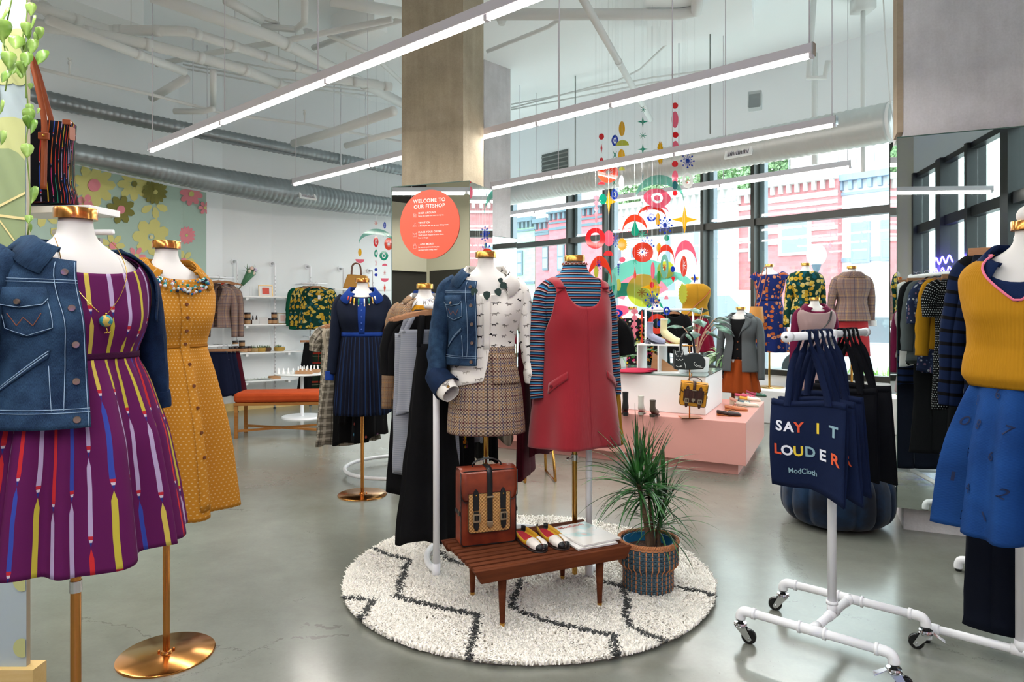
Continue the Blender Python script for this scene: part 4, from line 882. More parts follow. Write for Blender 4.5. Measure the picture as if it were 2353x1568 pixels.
def satchel(X, Y, z, rz, w, h, d, label, body, pocket, strap, small=False, mid=True):
    rt = empty('leather_satchel', (X, Y, z), rz, label, 'bag'); T_ = lambda x, y, zz: Matrix.Translation((x, y, zz)) @ XZ
    MB().prism(rounded(w, h, .02), d, T_(0, 0, h/2)).build('body', body, rt, smooth=False, bevel=.006)
    fh = h*.41; m_ = MB(); y0 = -d/2-.003; rows = []
    for zz, yy in ((h*.96, d/2-.005), (h+.004, d/2-.015), (h+.005, 0), (h+.003, -d/2+.012), (h-.012, y0-.003), (h-.05, y0-.006), (h-fh*.6, y0-.006), (h-fh*.9, y0-.005), (h-fh, y0-.004)):
        hw = w/2-.001-(.02 if zz < h-fh*.95 else .006 if zz < h-fh*.85 else 0); rows.append([Vector((-hw+2*hw*k/8, yy, zz)) for k in range(9)])
    m_.grid(rows); m_.build('flap', body, rt, solid=.005)
    ed = MB(); ed.tube([Vector((-w/2, y0-.006, h-.005)), Vector((-w/2+.001, y0-.008, h-fh*.85)), Vector((-w/2+.02, y0-.007, h-fh)), Vector((w/2-.02, y0-.007, h-fh)), Vector((w/2-.001, y0-.008, h-fh*.85)), Vector((w/2, y0-.006, h-.005))], .0022, 5)
    q = rounded(w-.006, h-.006, .018); ed.tube([Vector((x, -d/2-.001, zz+h/2)) for x, zz in q+[q[0]]], .0022, 5); ed.build('edge_piping', LBLK, rt)
    ph = h*.52; MB().prism(rounded(w*.74, ph, .015, top=False), .016, T_(.0, -d/2-.004, h*.18+ph/2)).build('front_pocket', pocket, rt, smooth=False, bevel=.003)
    q = rounded(w*.74, ph, .015, top=False); e2 = MB(); e2.tube([Vector((x, -d/2-.0125, zz+h*.18+ph/2)) for x, zz in q+[q[0]]], .0013, 5); e2.build('pocket_edge', LBLK, rt)
    if mid:
        c = rt; sm = MB(); sw = .012; P = [(0, d/4, h+.009), (0, 0, h+.010), (0, -d/2, h+.006), (0, y0-.012, h-.03), (0, y0-.014, h-fh), (0, y0-.016, h*.30)]
        P = smooth_path(P, 4); sm.grid([[p+Vector((s*sw, 0, 0)) for s in (-1, 0, 1)] for p in P]); s_ = sm.build('centre_strap', strap, rt, solid=.004)
        MB().prism([(-.0135,.012),(.0135,.012),(.0135,-.006),(0,-.02),(-.0135,-.006)], .006, T_(0, y0-.016, h*.29)).build('strap_tip', SILV, s_, smooth=False, bevel=.001)
        MB().box((0, y0-.016, h-fh+.02), (.034, .007, .008)).build('strap_loop', SILV, s_, smooth=False, bevel=.001)
    for s in (-1, 1):
        x = s*w*.24; o1 = [(-.013,-.05),(.013,-.05),(.014,.02),(.009,.036),(0,.046),(-.009,.036),(-.014,.02)]
        st_ = MB().prism([(a*1, b) for a, b in o1], .005, T_(x, y0-.010, h-fh+.012)).build('side_strap', strap, rt, smooth=False, bevel=.001)
        o2 = [(-.012,.045),(.012,.045),(.013,-.02),(.008,-.036),(0,-.041),(-.008,-.036),(-.013,-.02)]; MB().prism(o2, .005, T_(x, y0-.016, h-fh-.085)).build('strap_end', strap, st_, smooth=False, bevel=.001)
        b = MB(); b.band(rounded(.034,.038,.004,2), rounded(.022,.024,.003,2), .005, T_(x, y0-.021, h-fh-.068)); b.tube([(x,y0-.022,h-fh-.086),(x,y0-.025,h-fh-.052)], .0015, 5); b.build('buckle', SILV, st_, smooth=False)
        MB().ball((x, y0-.014, h-fh+.03), .004, 8, 5).build('stud', BRASS, st_)
        s2 = MB().box((s*(w/2+.002), -d*.05, h*.44), (.004, d*.9, .016)).build('gusset_strap', strap, rt, smooth=False)
        MB().box((s*(w/2+.004), -d*.32, h*.44), (.004, .008, .024)).build('gusset_buckle', SILV, s2, smooth=False)
    hd = MB(); hd.tube(smooth_path([(-w*.24, 0, h+.004), (-w*.23, -.002, h+.024), (-w*.08, -.003, h+.040), (w*.10, -.003, h+.040), (w*.25, -.002, h+.022), (w*.27, 0, h+.004)], 6), .006, 8, flat=.6); hd.build('handle', strap, rt)
    return rt
satchel(-.118, 3.095, BT, R(18.6), .262, .335, .09, 'brown leather satchel with black straps and straw pocket standing on the bench', LEA, m_weave(), LBLK)
# magazines
MAGC = NB('magazine_cover', .3); _p = MAGC.pos(); _n = MAGC.noise(MAGC.PO, 7, 3); MAGC.col(MAGC.ramp(_n, [(.36, '#d9d4cf'), (.52, '#dcd8d4'), (.6, '#9cc4c4'), (.66, '#c8a8a0')], 'LINEAR')); MAGC = MAGC.m
MAGW = mat('magazine_paper', '#e4e2e0', .5)
def magazine(z, rz, dx, dy, label, th=.006, title=False):
    rt = empty('magazine', (.335+dx, 3.150+dy, z), rz, label, 'magazine')
    MB().box((0,0,th/2), (.205,.275,th)).build('pages', MAGW, rt, smooth=False); MB().box((0,0,th+.0007), (.206,.276,.0012)).build('cover', MAGC if title else MAGW, rt, smooth=False)
    if title: t_ = MB(); put_text(t_, 'ModCloth', .034, lambda x, y: Vector((x-.0, y+.098, th+.0018)), .02); t_.build('title', mat('title_red', '#d2503f', .5), rt, smooth=False)
magazine(BT+.001, R(25), -.012, -.012, 'lower magazine of the pair on the bench, mostly covered'); magazine(BT+.0105, R(30), 0, .008, 'upper magazine on the bench with a pale pictured cover and red title', .006, True)
# shoes ------------------------------------------------------------
def shoe(X, Y, z, rz, L, label, zones, style='flat', lining='#a81f30', sole='#2a1c18', heel=.012, shaft=0, shaftc=None, group=None, name=None, cat='shoe', lace=None, w=.042, hh=.05):
    """toe towards local -y. zones: [(s_end,colour)] heel to toe"""
    rt = empty(name or {'flat':'ballet_flat','boot':'ankle_boot','loafer':'loafer','oxford':'oxford_shoe'}[style], (X, Y, z), rz, label, cat, group); mb = MB(); rows = []; m = 26; mats = [mat('shoe_'+c, c, .32) for _, c in zones]
    k_ = L/.245; w *= k_; hh *= k_
    def wid(s): return w*(.62+.38*sin(min(1, s*1.35)*pi*.75)) if s < .75 else w*max(.08, sqrt(max(0, 1-((s-.72)/.285)**2)))
    def hgt(s): return hh*(1.0-.35*s) if style != 'boot' else hh*(1.5-1.0*min(1, s*1.1))
    def opn(s): return {'flat': .60, 'loafer': .42, 'oxford': .30, 'boot': .25}[style]
    n = 16
    for i in range(m+1):
        s = i/m; ww = wid(s) if i else w*.35; h = hgt(s)*(1 if s < .8 else max(.25, sqrt(max(0, 1-((s-.78)/.235)**2)))); a0 = pi*.5*(1+min(1, max(0, (s-opn(s))/.06))) if i else pi*.5; yb = L*(.5-s)
        lift = heel*max(0, 1-s/.55)**1.0; row = []
        a0 = min(pi, a0)*.98
        for j in range(n+1):
            a = -a0+2*a0*j/n; x = ww*math.copysign(abs(sin(a))**.8, sin(a)); zz = h*(.5-.5*cos(a)) if abs(a) > pi/2 else h*.5*(1-abs(cos(a))**.5)
            if s <= opn(s) and abs(a) > pi*.49*.9: zz = h*.62
            row.append(Vector((x, yb, zz+lift+.006)))
        rows.append(row)
    if style == 'boot':
        rows = []; mats = mats[:1]+mats; t_ = shaft or hh*2
        sleeve(mb, [(0,L*.27,t_),(0,L*.29,t_*.62),(0,L*.25,hh*1.15+heel),(0,L*.08,hh*.85+heel*.6),(0,-L*.2,hh*.5+.012),(0,-L*.40,hh*.36+.01),(0,-L*.5,hh*.3+.008)], [.035*k_,.033*k_,.040*k_,.041*k_,.036*k_,.028*k_,.006*k_], flat=.98, wr=.001, pl=5)
        mb.mat(1); b_ = MB(); mb.build('upper', mats[1:], rt, solid=.0025); mb = MB(); m = 0
        sleeve(b_, [(0,L*.27,t_),(0,L*.27,t_-.012)], [.0365*k_,.0365*k_], flat=.98, wr=0); b_.build('cuff', mat('shoe_'+(shaftc or zones[0][1]), shaftc or zones[0][1], .4), rt, solid=.003)
        if heel > .02: MB().lathe([(.02*k_,heel+.012),(.014*k_,.001),(0,.001)], (0,L*.34,0), 14).build('block_heel', mat('sole_'+sole, sole, .5), rt)
    for i in range(m):
        s = (i+.5)/m; mi = next((k for k, (e, _) in enumerate(zones) if s <= e), len(zones)-1); mb.mat(mi); mb.grid([rows[i], rows[i+1]])
    if m: mb.build('upper', mats, rt, solid=.0025, weld=True)
    so = MB(); ol = [(wid(i/20)*1.03 if i else w*.35, L*(.5-i/20)) for i in range(21)]; pl_ = [(x, y) for x, y in ol]+[(-x, y) for x, y in ol[::-1]]
    so.grid([[Vector((-x, y, .0015+heel*max(0, 1-(.5-y/L)/.55))), Vector((x, y, .0015+heel*max(0, 1-(.5-y/L)/.55)))] for x, y in ol]); so.build('sole', mat('sole_'+sole, sole, .5), rt, solid=.005)
    if heel > .008: he = MB(); he.prism([(x*.9, y) for x, y in pl_ if y > L*.28], heel, Matrix.Translation((0,0,heel*.5))); he.build('heel', mat('sole_'+sole, sole, .5), rt, smooth=False)
    ins = MB(); ins.grid([[Vector((-x*.93, y, .011+heel*max(0, 1-(.5-y/L)/.55))), Vector((x*.93, y, .011+heel*max(0, 1-(.5-y/L)/.55)))] for x, y in ol[:16]]); ins.build('insole', mat('lining_'+lining, lining, .7), rt)
    if shaft and style != 'boot':
        sf = MB(); P = [(0, L*.30, hh*.5+heel*.7), (0, L*.28, hh*1.3), (0, L*.29, shaft)]; sleeve(sf, P, [.036*k_, .031*k_, .033*k_], wr=.001, flat=1); sf.build('shaft', mat('shoe_'+(shaftc or zones[0][1]), shaftc or zones[0][1], .4), rt, solid=.003)
    if lace:
        lc = MB()
        for k in range(4): s = .40+k*.07; lc.tube([(-.015*k_, L*(.5-s), hgt(s)+heel*.3+.004), (0, L*(.5-s)-.004, hgt(s)+heel*.3+.009), (.015*k_, L*(.5-s), hgt(s)+heel*.3+.004)], .0018, 5)
        lc.tube(smooth_path([(-.02,L*.12,hh+.002),(-.01,L*.10,hh+.012),(0,L*.1,hh*.95),(.012,L*.10,hh+.012),(.022,L*.12,hh)]), .0015, 5); lc.build('laces', mat('lace_'+lace, lace, .8), rt)
    return rt
ZF = [(.08, '#16181c'), (.66, '#c4962a'), (.93, '#e2dcd6'), (1, '#16181c')]
a1_ = R(26)
sA = shoe(.083, 3.055, BT, a1_, .245, 'left mustard flat shoe with white cap and black toe, beside the satchel', ZF, group='pair of flat shoes on the bench')
sB = dup(sA, (.185, 3.09, BT), R(24), 'right mustard flat shoe with white cap and black toe, beside the magazines')
# potted dracaena ----------------------------------------------------
def leafblade(mb, base, yaw, pitch, L, w, droop, n=9, curl=0):
    p = Vector(base); d = Vector((cos(yaw)*cos(pitch), sin(yaw)*cos(pitch), sin(pitch))); side = Vector((-sin(yaw), cos(yaw), 0)); rows = []
    for i in range(n+1):
        s = i/n; ww = w*(.45+.55*min(1, s*4))*(1-s**2.2)+.0004; up = d.cross(side)*-1; rows.append([p-side*ww+up*ww*.4, p, p+side*ww+up*ww*.4]); p = p+d*L/n; d = (d+Vector((0,0,-droop/n*(1+s)))).normalized()
    mb.grid(rows)
def m_leaf(name, a, b):
    nb = NB(name, .38, 0, .5); u = nb.pos(); n = nb.noise(nb.PO, 14, 3); nb.col(nb.ramp(n, [(.35, a), (.65, b)], 'LINEAR')); return nb.m
def dracaena():
    X, Y = .645, 3.235; rt = empty('potted_dracaena', (X, Y, RZ), 0, 'spiky green dracaena in a two-tier blue wicker basket', 'plant'); rn = random.Random(2)
    bk_ = MB(); wk = mat('wicker_blue', '#3d5663', .6); wo = mat('wicker_orange', '#b8794f', .6)
    rows_ = 22; Hb = .215
    def rad(t): return .112 if t < .48 else .112+.022*min(1, (t-.48)/.08)
    for k in range(rows_):
        z = .006+Hb*k/(rows_-1); r0 = rad(k/rows_); P = [((r0+.0035*sin(30*th+(k % 2)*pi))*cos(th), (r0+.0035*sin(30*th+(k % 2)*pi))*sin(th), z) for th in [2*pi*j/180 for j in range(181)]]; bk_.tube(P, .0056, 5, caps=False)
    ba = bk_.build('basket', wk, rt)
    sk_ = MB()
    for k in range(30):
        th = 2*pi*(k+.25)/30; sk_.tube([((rad(t)+.0045)*cos(th), (rad(t)+.0045)*sin(th), Hb*t) for t in (0,.2,.47,.57,.8,1)], .0032, 5)
    sk_.build('stakes', wo, ba)
    rm = MB()
    for ph in (0, pi): rm.tube([((.137+.004*cos(40*th+ph))*cos(th), (.137+.004*cos(40*th+ph))*sin(th), Hb+.012+.006*sin(40*th+ph)) for th in [2*pi*j/240 for j in range(241)]], .0055, 5, caps=False)
    rm.lathe([(.128,Hb-.005),(.141,Hb-.005),(.141,Hb+.014),(.128,Hb+.018)], n=48); rm.build('rim', wo, ba)
    MB().lathe([(.09,.01),(.118,Hb+.01),(.114,Hb+.01),(.105,Hb-.03)], n=48).build('inner_pot', mat('blue_pot', '#1f6f9a', .4), rt)
    so = NB('potting_soil', .95); q = so.pos(); so.col(so.ramp(so.noise(so.PO, 120, 4), [(.4, '#2e1f1a'), (.62, '#6a4c40')], 'LINEAR')); so.bump(so.noise(so.PO, 90, 4), 1, .01)
    sm = MB(); sm.grid([[Vector((r*cos(2*pi*k/24), r*sin(2*pi*k/24), Hb-.03+.006*noise.noise(Vector((r*40*cos(2*pi*k/24), r*40*sin(2*pi*k/24), 0))))) for k in range(25)] for r in (.001,.03,.06,.09,.107)]); sm.build('soil', so.m, rt)
    bark = m_wood('dracaena_bark', '#6a5040', '#9a7f66', 30, .5, 'z'); LG = m_leaf('dracaena_leaf', '#0f2f16', '#2f6a2c'); LG2 = m_leaf('dracaena_leaf_light', '#1f4a22', '#4d8a44')
    tr = [([(.0,-.02,.17),(-.01,-.02,.28),(-.03,-.02,.40),(-.05,-.02,.50)], .013, 95, .30, 1), ([(.02,.02,.17),(.02,.02,.3),(.005,.01,.46)], .010, 60, .27, 1), ([(.055,-.0,.17),(.05,0,.24),(.055,0,.31)], .009, 62, .23, .8), ([(.03,.03,.17),(.07,.03,.34),(.08,.03,.40)], .008, 30, .22, .8)]
    for P, r, n, L, k in tr:
        P = smooth_path(P, 5); MB().tube(P, [r*(1-.3*i/len(P))+.0012*(i % 2) for i in range(len(P))], 9).build('trunk', bark, rt); mb = MB(); mb2 = MB(); c = P[-1]
        for i in range(n):
            yaw = rn.uniform(0, 2*pi); t = rn.random(); pit = R(88)-t**.9*R(95); leafblade(mb if i % 4 else mb2, c+Vector((rn.uniform(-.012,.012), rn.uniform(-.012,.012), -.06*t+.02)), yaw, pit, L*rn.uniform(.8, 1.25), .0062*k*rn.uniform(.8,1.2), rn.uniform(.5,1.0)*(.35+t))
        mb.build('foliage', LG, rt); mb2.build('foliage', LG2, rt)
dracaena()
# ---------------------------------------------------------------- racks and hanging clothes
HW = m_wood('hanger_wood', '#b9805c', '#d8a680', 20, .2, 'x')
def hanger(X, Y, Z, rz, label, group=None, w=.205, flat=False):
    rt = empty('wooden_hanger', (X, Y, Z), rz, label, 'hanger', group)
    P = [(-w, -.082),(-w*.96, -.094),(-w*.85, -.092),(-w*.4, -.068),(0, -.062),(w*.4, -.068),(w*.85, -.092),(w*.96, -.094),(w, -.082),(w*.85, -.070),(w*.4, -.046),(0, -.034),(-w*.4, -.046),(-w*.85, -.070)]
    if flat: P = [(-w,-.07),(w,-.07),(w,-.04),(-w,-.04)]
    MB().prism(P, .012, XZ.copy()).build('bar', HW, rt, smooth=False, bevel=.002)
    hk = MB(); hk.tube(smooth_path([(0,0,-.04),(0,0,-.018),(.016,0,-.006),(.017,0,.012),(0,0,.020),(-.014,0,.012),(-.016,0,.004)], 4), .0016, 5); hk.build('hook', CHROME, rt)
    if flat:
        for s in (-1, 1): MB().box((s*w*.62, 0, -.078), (.022,.02,.028)).build('clip', CHROME, rt, smooth=False, bevel=.002)
    return rt
def hung(X, Y, Z, rz, m, L, label, cat='shirt', kind='top', w=.19, w2=None, sl=0, name=None, group=None, d=.035, col=None, neck=.06, folds=5, seed=0, trim=None, hang=True, hg=None, tagc=False, low=0, hw=None):
    nm_ = name or cat
    if hang: hanger(X, Y, Z, rz, ' '.join(('wooden hanger holding the '+label).split()[:16]), hg, w=hw or (w+.012 if kind == 'top' else .17), flat=kind != 'top')
    rt = empty(nm_, (X, Y, Z), rz, label, cat, group); w2 = w2 or w*1.08; rn = random.Random(seed)
    if kind == 'top':
        keys = [(-.030,.045,d*.5,d*.5),(-.045,.07,d*.6,d*.6),(-.066,.12,d*.7,d*.7),(-.090,w*.9,d*.8,d*.8),(-.12,w,d,d),(-.25,w*.93,d,d),(-L,w2,d*1.3,d*1.3)]
        S = Shape([(z+2,a,b,c) for z, a, b, c in keys], T=1.6, bust=0, folds=((folds,.012,rn.random()*6),(folds+3,.008,2)), ftop=1.8, fbot=2-L, fpow=.7, seed=seed, wob=.012)
        Sf = lambda t, z, o=0: S(t, z+2, o)-Vector((0,0,2)); mb = MB(); loft(mb, Sf, lambda t: -.034-low-neck*max(0, cos(t))**2.5-.0, lambda t: -L+.012*sin(3*t+seed), n=60, m=26, uw=w*.8); mb.build('body', m, rt, solid=.002)
        if low:
            for s in (-1, 1): mb = MB(); P = smooth_path([Sf(s*.9, -.05-low, .002), (s*w*.6, -.012, -.078), (s*w*.6, .012, -.078), Sf(s*2.2, -.05-low, .002)], 5); mb.grid([[Vector(p)+Vector((q, 0, 0)) for p in P] for q in (-.014, .014)]); mb.build('shoulder_strap', m, rt, solid=.003)
        if sl:
            for s in (-1, 1):
                mb = MB(); sp = rn.uniform(.0,.03); P = [(s*w*.72,0,-.10),(s*(w*.98),0,-.14)] + [(s*(w+.025+sp*q), -.01*q, -.14-(sl-.06)*q) for q in (.4,.7,1)]; sleeve(mb, P, [.04,.055,.05,.045,.042], flat=.5, seed=seed+s, wr=.006, ax=1); mb.build('sleeve', m, rt, solid=.002)
        if col: mb = MB(); Sc = lambda t, z, o=0: Sf(t, z, o); P = [Sf(t, -.034-neck*max(0, cos(t))**2.5, .003) for t in np.linspace(-pi, pi, 40)]; mb.tube(P, .006, 6); mb.build('neckband', col, rt)
        if trim: mb = MB(); loft(mb, Sf, -L+.06, -L, n=50, m=3, off=.004, uw=w*.8); mb.build('hem_band', trim, rt, solid=.002)
    elif kind == 'skirt':
        S = Shape([(z+2,a,b,c) for z, a, b, c in [(-.06,w*.75,d*.5,d*.5),(-.10,w*.78,d*.6,d*.6),(-L,w2,d*1.5,d*1.5)]], T=1.6, bust=0, folds=((folds+2,.014,rn.random()*6),(folds+5,.008,2)), ftop=1.93, fbot=2-L, fpow=.8)
        Sf = lambda t, z, o=0: S(t, z+2, o)-Vector((0,0,2)); mb = MB(); loft(mb, Sf, -.07, lambda t: -L+.01*sin(4*t+seed), n=90, m=20, uw=w*.8); mb.build('skirt_body', m, rt, solid=.002)
        mb = MB(); loft(mb, Sf, -.068, -.10, n=50, m=2, off=.003); mb.build('waistband', m, rt, solid=.002)
    else:
        for s in (-1, 1): mb = MB(); sleeve(mb, [(s*w*.32,0,-.16),(s*w*.38,0,-.35),(s*w*.42,0,-L*.7),(s*w*.45,0,-L)], [w*.45,w*.44,w*.40,w2*.5], flat=.32, seed=seed+s, wr=.006, ax=1); mb.build('trouser_leg', m, rt, solid=.002)
        mb = MB(); S = Shape([(z+2,a,b,c) for z, a, b, c in [(-.06,w*.72,d*.5,d*.5),(-.12,w*.78,d*.8,d*.8),(-.24,w*.86,d*1.1,d*1.1)]], bust=0); Sf = lambda t, z, o=0: S(t, z+2, o)-Vector((0,0,2)); loft(mb, Sf, -.068, -.235, n=50, m=8); mb.build('waist', m, rt, solid=.002)
    if tagc:
        tg = MB(); tg.tube([(w*.2,-d-.02,-.08),(w*.2,-d-.02,-.16)], .0012, 4); tg.box((w*.2,-d-.022,-.19), (.035,.002,.055)); tg.build('price_tag', mat('card_white', '#e6e6e6', .6), rt, smooth=False)
    return rt
def ring_rack(cx, cy, r, a0, a1, zr, label, foot=(0, 1)):
    rt = empty('circular_rack', (cx, cy, 0), 0, label, 'clothes rack'); pr = .0155
    arc = lambda z, b0, b1, rr=r: [Vector((rr*cos(b0+(b1-b0)*k/40), rr*sin(b0+(b1-b0)*k/40), z)) for k in range(41)]
    def pp(a, z): return Vector((r*cos(a), r*sin(a), z))
    MB().tube(arc(zr, a0, a1), pr, 12).build('rail', PIPE, rt); MB().tube(arc(.045, a0, a1), pr, 12).build('foot_ring', PIPE, rt)
    for a in (a0, a1):
        MB().tube([pp(a, .0), pp(a, zr)], pr*1.05, 16).build('upright', PIPE, rt); MB().ball(pp(a, zr), pr*1.35, 14, 9).build('elbow', PIPE, rt); MB().tube([pp(a, 0), pp(a, .085)], pr*1.3, 16).build('foot_socket', PIPE, rt)
        MB().tube([pp(a, -.0), pp(a, .006)], pr*.8, 12).build('foot_pad', BLACK, rt)
    return rt
rcx, rcy, rr_, zr = .003, 3.62, .452, 1.355
ring_rack(rcx, rcy, rr_, R(213.5), R(-33.5), zr, 'white circular pipe clothes rack standing on the rug')
def ringhang(c, r, a, z, *args, **k): hung(c[0]+r*cos(R(a)), c[1]+r*sin(R(a)), z, R(a)+k.pop('tw', 0), *args, **k)
C1 = (rcx, rcy)
HG = 'hangers on the circular rack by the bench'
items = [(206, M_BLK, 1.19, 'black dungaree dress hanging at the front left of the rug rack', 'dress', 'top', .085, .17, 0, .17), (199, M_GRY, .56, 'grey ribbed cowl top hanging next to the black dungaree dress', 'shirt', 'top', .14, .15, .0, .1),
 (192, M_GRY, .88, 'pale grey ribbed tunic with ruffled edge hanging left on the rug rack', 'tunic', 'top', .17, .16, 0, .12), (184, M_BLK, 1.0, 'long black dress behind the grey tunic on the rug rack', 'dress', 'top', .17, .2, .3, 0), (174, M_BLK, .9, 'black blouse dress deep in the left side of the rug rack', 'dress', 'top', .17, .17, .3, 0),
 (160, M_KFL, .8, 'dark flowered top at the rear left of the rug rack', 'shirt', 'top', .17, .18, .3, 0), (146, M_BLK, 1.12, 'black dress at the rear of the rug rack beside the flowered top', 'dress', 'top', .19, .2, 0, 0),
 (130, M_GRY, .78, 'grey striped knit showing behind the houndstooth skirt', 'jumper', 'top', .19, .19, .5, 0), (112, M_BLK, .9, 'black knit behind the dog-print outfit', 'jumper', 'top', .19, .2, .3, 0), (96, M_CREAM, .80, 'cream top with ochre lines behind the satchel', 'shirt', 'top', .18, .19, .5, 0),
 (80, M_WINE, 1.0, 'long wine red dress behind the satchel', 'dress', 'top', .17, .22, 0, 0), (64, M_WINE, .86, 'shorter wine red dress behind the pinafore outfit', 'dress', 'top', .17, .2, .2, 0), (46, M_KFL, .7, 'dark blouse with bright flowers between the two rug outfits', 'blouse', 'top', .18, .18, .4, 0),
 (28, M_PLB, .70, 'checked blouse at the right rear of the rug rack', 'blouse', 'top', .16, .16, .3, 0), (10, M_BLK, .66, 'black top at the right side of the rug rack', 'shirt', 'top', .14, .14, .2, 0), (-6, M_MUST, .74, 'mustard ruffled dress hanging behind the red pinafore', 'dress', 'top', .09, .12, 0, 0), (-18, M_MUST, .66, 'second mustard top hanging nearest the right pole of the rug rack', 'shirt', 'top', .10, .11, 0, 0)]
for i, (a, m, L, lab, cat, kd, w_, w2_, sl, lw) in enumerate(items): ringhang(C1, rr_, a, zr+.016, m, L, lab, cat, kd, w_, w2_, sl, seed=i, hg=HG, folds=4 if m != M_BLK else 6, low=lw, hw=.2 if lw else None, d=.03, tw=-.12 if i < 4 else 0)
# ruffle on the grey tunic + buttons on dungaree
c2_ = (-.93, 5.66)
ring_rack(-.95, 5.64, .42, R(277), R(83), 1.27, 'white circular clothes rack left of the mirror column')
items2 = [(250, M_MOL, .92, 'black dress printed with small coloured molecules', 'dress', .19, .24, 0), (238, M_BLK, .80, 'black sleeveless dress behind the navy dress', 'dress', .19, .2, 0), (226, M_BLK, .98, 'long black trousers-style jumpsuit behind the navy dress', 'jumpsuit', .17, .16, 0), (214, M_NEWS, 1.0, 'newspaper-print maxi skirt dress nearest the navy dress', 'dress', .18, .26, 0),
 (202, M_CREAM, .9, 'plain cream dress hanging on the left circular rack', 'dress', .18, .18, 0), (192, M_NEWS, .96, 'newspaper-print dress at the outer left of the circular rack', 'dress', .19, .22, .2), (180, M_BLK, .8, 'black shirt dress between newsprint and green', 'dress', .2, .2, .2), (168, M_OLV, .78, 'forest green short-sleeved dress on the far left of the circular rack', 'dress', .2, .2, .22),
 (150, M_GRN, .7, 'emerald blouse at the back of the left circular rack', 'shirt', .19, .2, .3), (130, M_WINE, .8, 'wine dress at the back of the left circular rack', 'dress', .19, .22, .1)]
for i, (a, m, L, lab, cat, w_, w2_, sl) in enumerate(items2): ringhang((-.95,5.64), .42, a, 1.286, m, L, lab, cat, 'top', w_, w2_, sl, seed=30+i, hg='hangers on the left circular rack')
# plaid blazer form behind the rack
bX, bY, bP = -.53, 4.15, R(8); TB = Zof(653, bY)
mannequin(bX, bY, TB, bP, 'white dress form behind the rug rack wearing brown checked blazer', base='brass', R_=.15, group=None)
def blazer(X, Y, T, phi, label, m, z0=0, hem=.86, op=.16, sl=.62, ws=1, name='blazer', cat='blazer', back=False):
    rt = G0(name, X, Y, phi, label, cat, z0); f = T/1.6; S = Shape(BODY[:13]+[(1.06,.156,.118,.105),(.97,.172,.13,.12),(.80,.195,.14,.135)], T=T, grow=.018, wob=.006, ws=ws)
    fz = lambda t: (1.505-.30*max(0, 1-abs(((t+pi) % (2*pi))-pi)/.5))*f
    mb = MB(); loft(mb, S, fz, hem*f, op*.3, 2*pi-op*.3, n=80, m=34); mb.build('body', m, rt, solid=.003)
    mb = MB()
    for s in (-1, 1):
        rows = []
        for k in range(9):
            q = k/8; t = (.48-.40*q); z = (1.495-.27*q)*f; wv = .055*sin(pi*min(1, q*1.15+.15))+.004
            a_ = S(s*t, z, .008); b_ = S(s*(t+wv*5.5), z-.005, .012); rows.append([a_, (a_+b_)/2+Vector((0,-.004,0)), b_])
        mb.grid(rows if s > 0 else rows[::-1])
    mb.build('lapels', m, rt, solid=.003)
    cb = MB(); collar(cb, S, 1.507*f, gap=.6, stand=.02, tip=0, vz=.02); cb.build('collar', m, rt, solid=.003)
    for s in (-1, 1): mb = MB(); sleeve(mb, [(s*.135*ws,0,1.455*f),(s*.178*ws,0,1.40*f),(s*.205*ws,0,1.26*f),(s*.215*ws,-.01,1.12*f),(s*.222*ws,-.03,(1.42-sl)*f)], [.042,.053,.05,.045,.04], seed=s+5); mb.build('sleeve', m, rt, solid=.003)
    bt = MB(); button(bt, S, .02, 1.17*f, .009, .01); button(bt, S, .02, 1.08*f, .009, .01); bt.build('buttons', mat('horn_button'), rt); return rt, S
yt = G0('yellow_top', bX, bY, bP, 'yellow patterned top under the brown checked blazer', 'shirt'); S_ = Shape(T=TB, grow=.004); mb = MB(); loft(mb, S_, lambda t: (1.49-.03*max(0, cos(t)))*TB/1.6, .95, n=60, m=24); mb.build('body', m_floral('yellow_tonal', '#c98c14', ['#b97c10', '#d99c24', '#c98c14'], 50), yt, solid=.002)
wc = G0('white_collar_shirt', bX, bY, bP, 'white pointed shirt collar under the brown checked blazer', 'shirt'); mb = MB(); collar(mb, S_, 1.51*TB/1.6, gap=.3, vz=.04); mb.build('collar', M_WHT, wc, solid=.003)
blazer(bX, bY, TB, bP, 'brown checked blazer over the yellow top behind the rug rack', M_PLB, op=1.0)
# folding brass stool behind
sg = MB(); bs0 = empty('brass_stool', (.19, 5.45, 0), R(10), 'slim brass triangle-legged stool with a black seat behind the rug outfits', 'stool')
for s in (-1, 1): MB().tube([(s*.10,-.13,.34),(s*.12,-.17,.012),(s*.12,.17,.012),(s*.10,.13,.34)], .011, 8).build('leg_frame', BRASS, bs0)
MB().lathe([(0,.385),(.15,.385),(.17,.37),(.17,.35),(.15,.34),(0,.34)], n=32).build('seat', M_BLK, bs0)
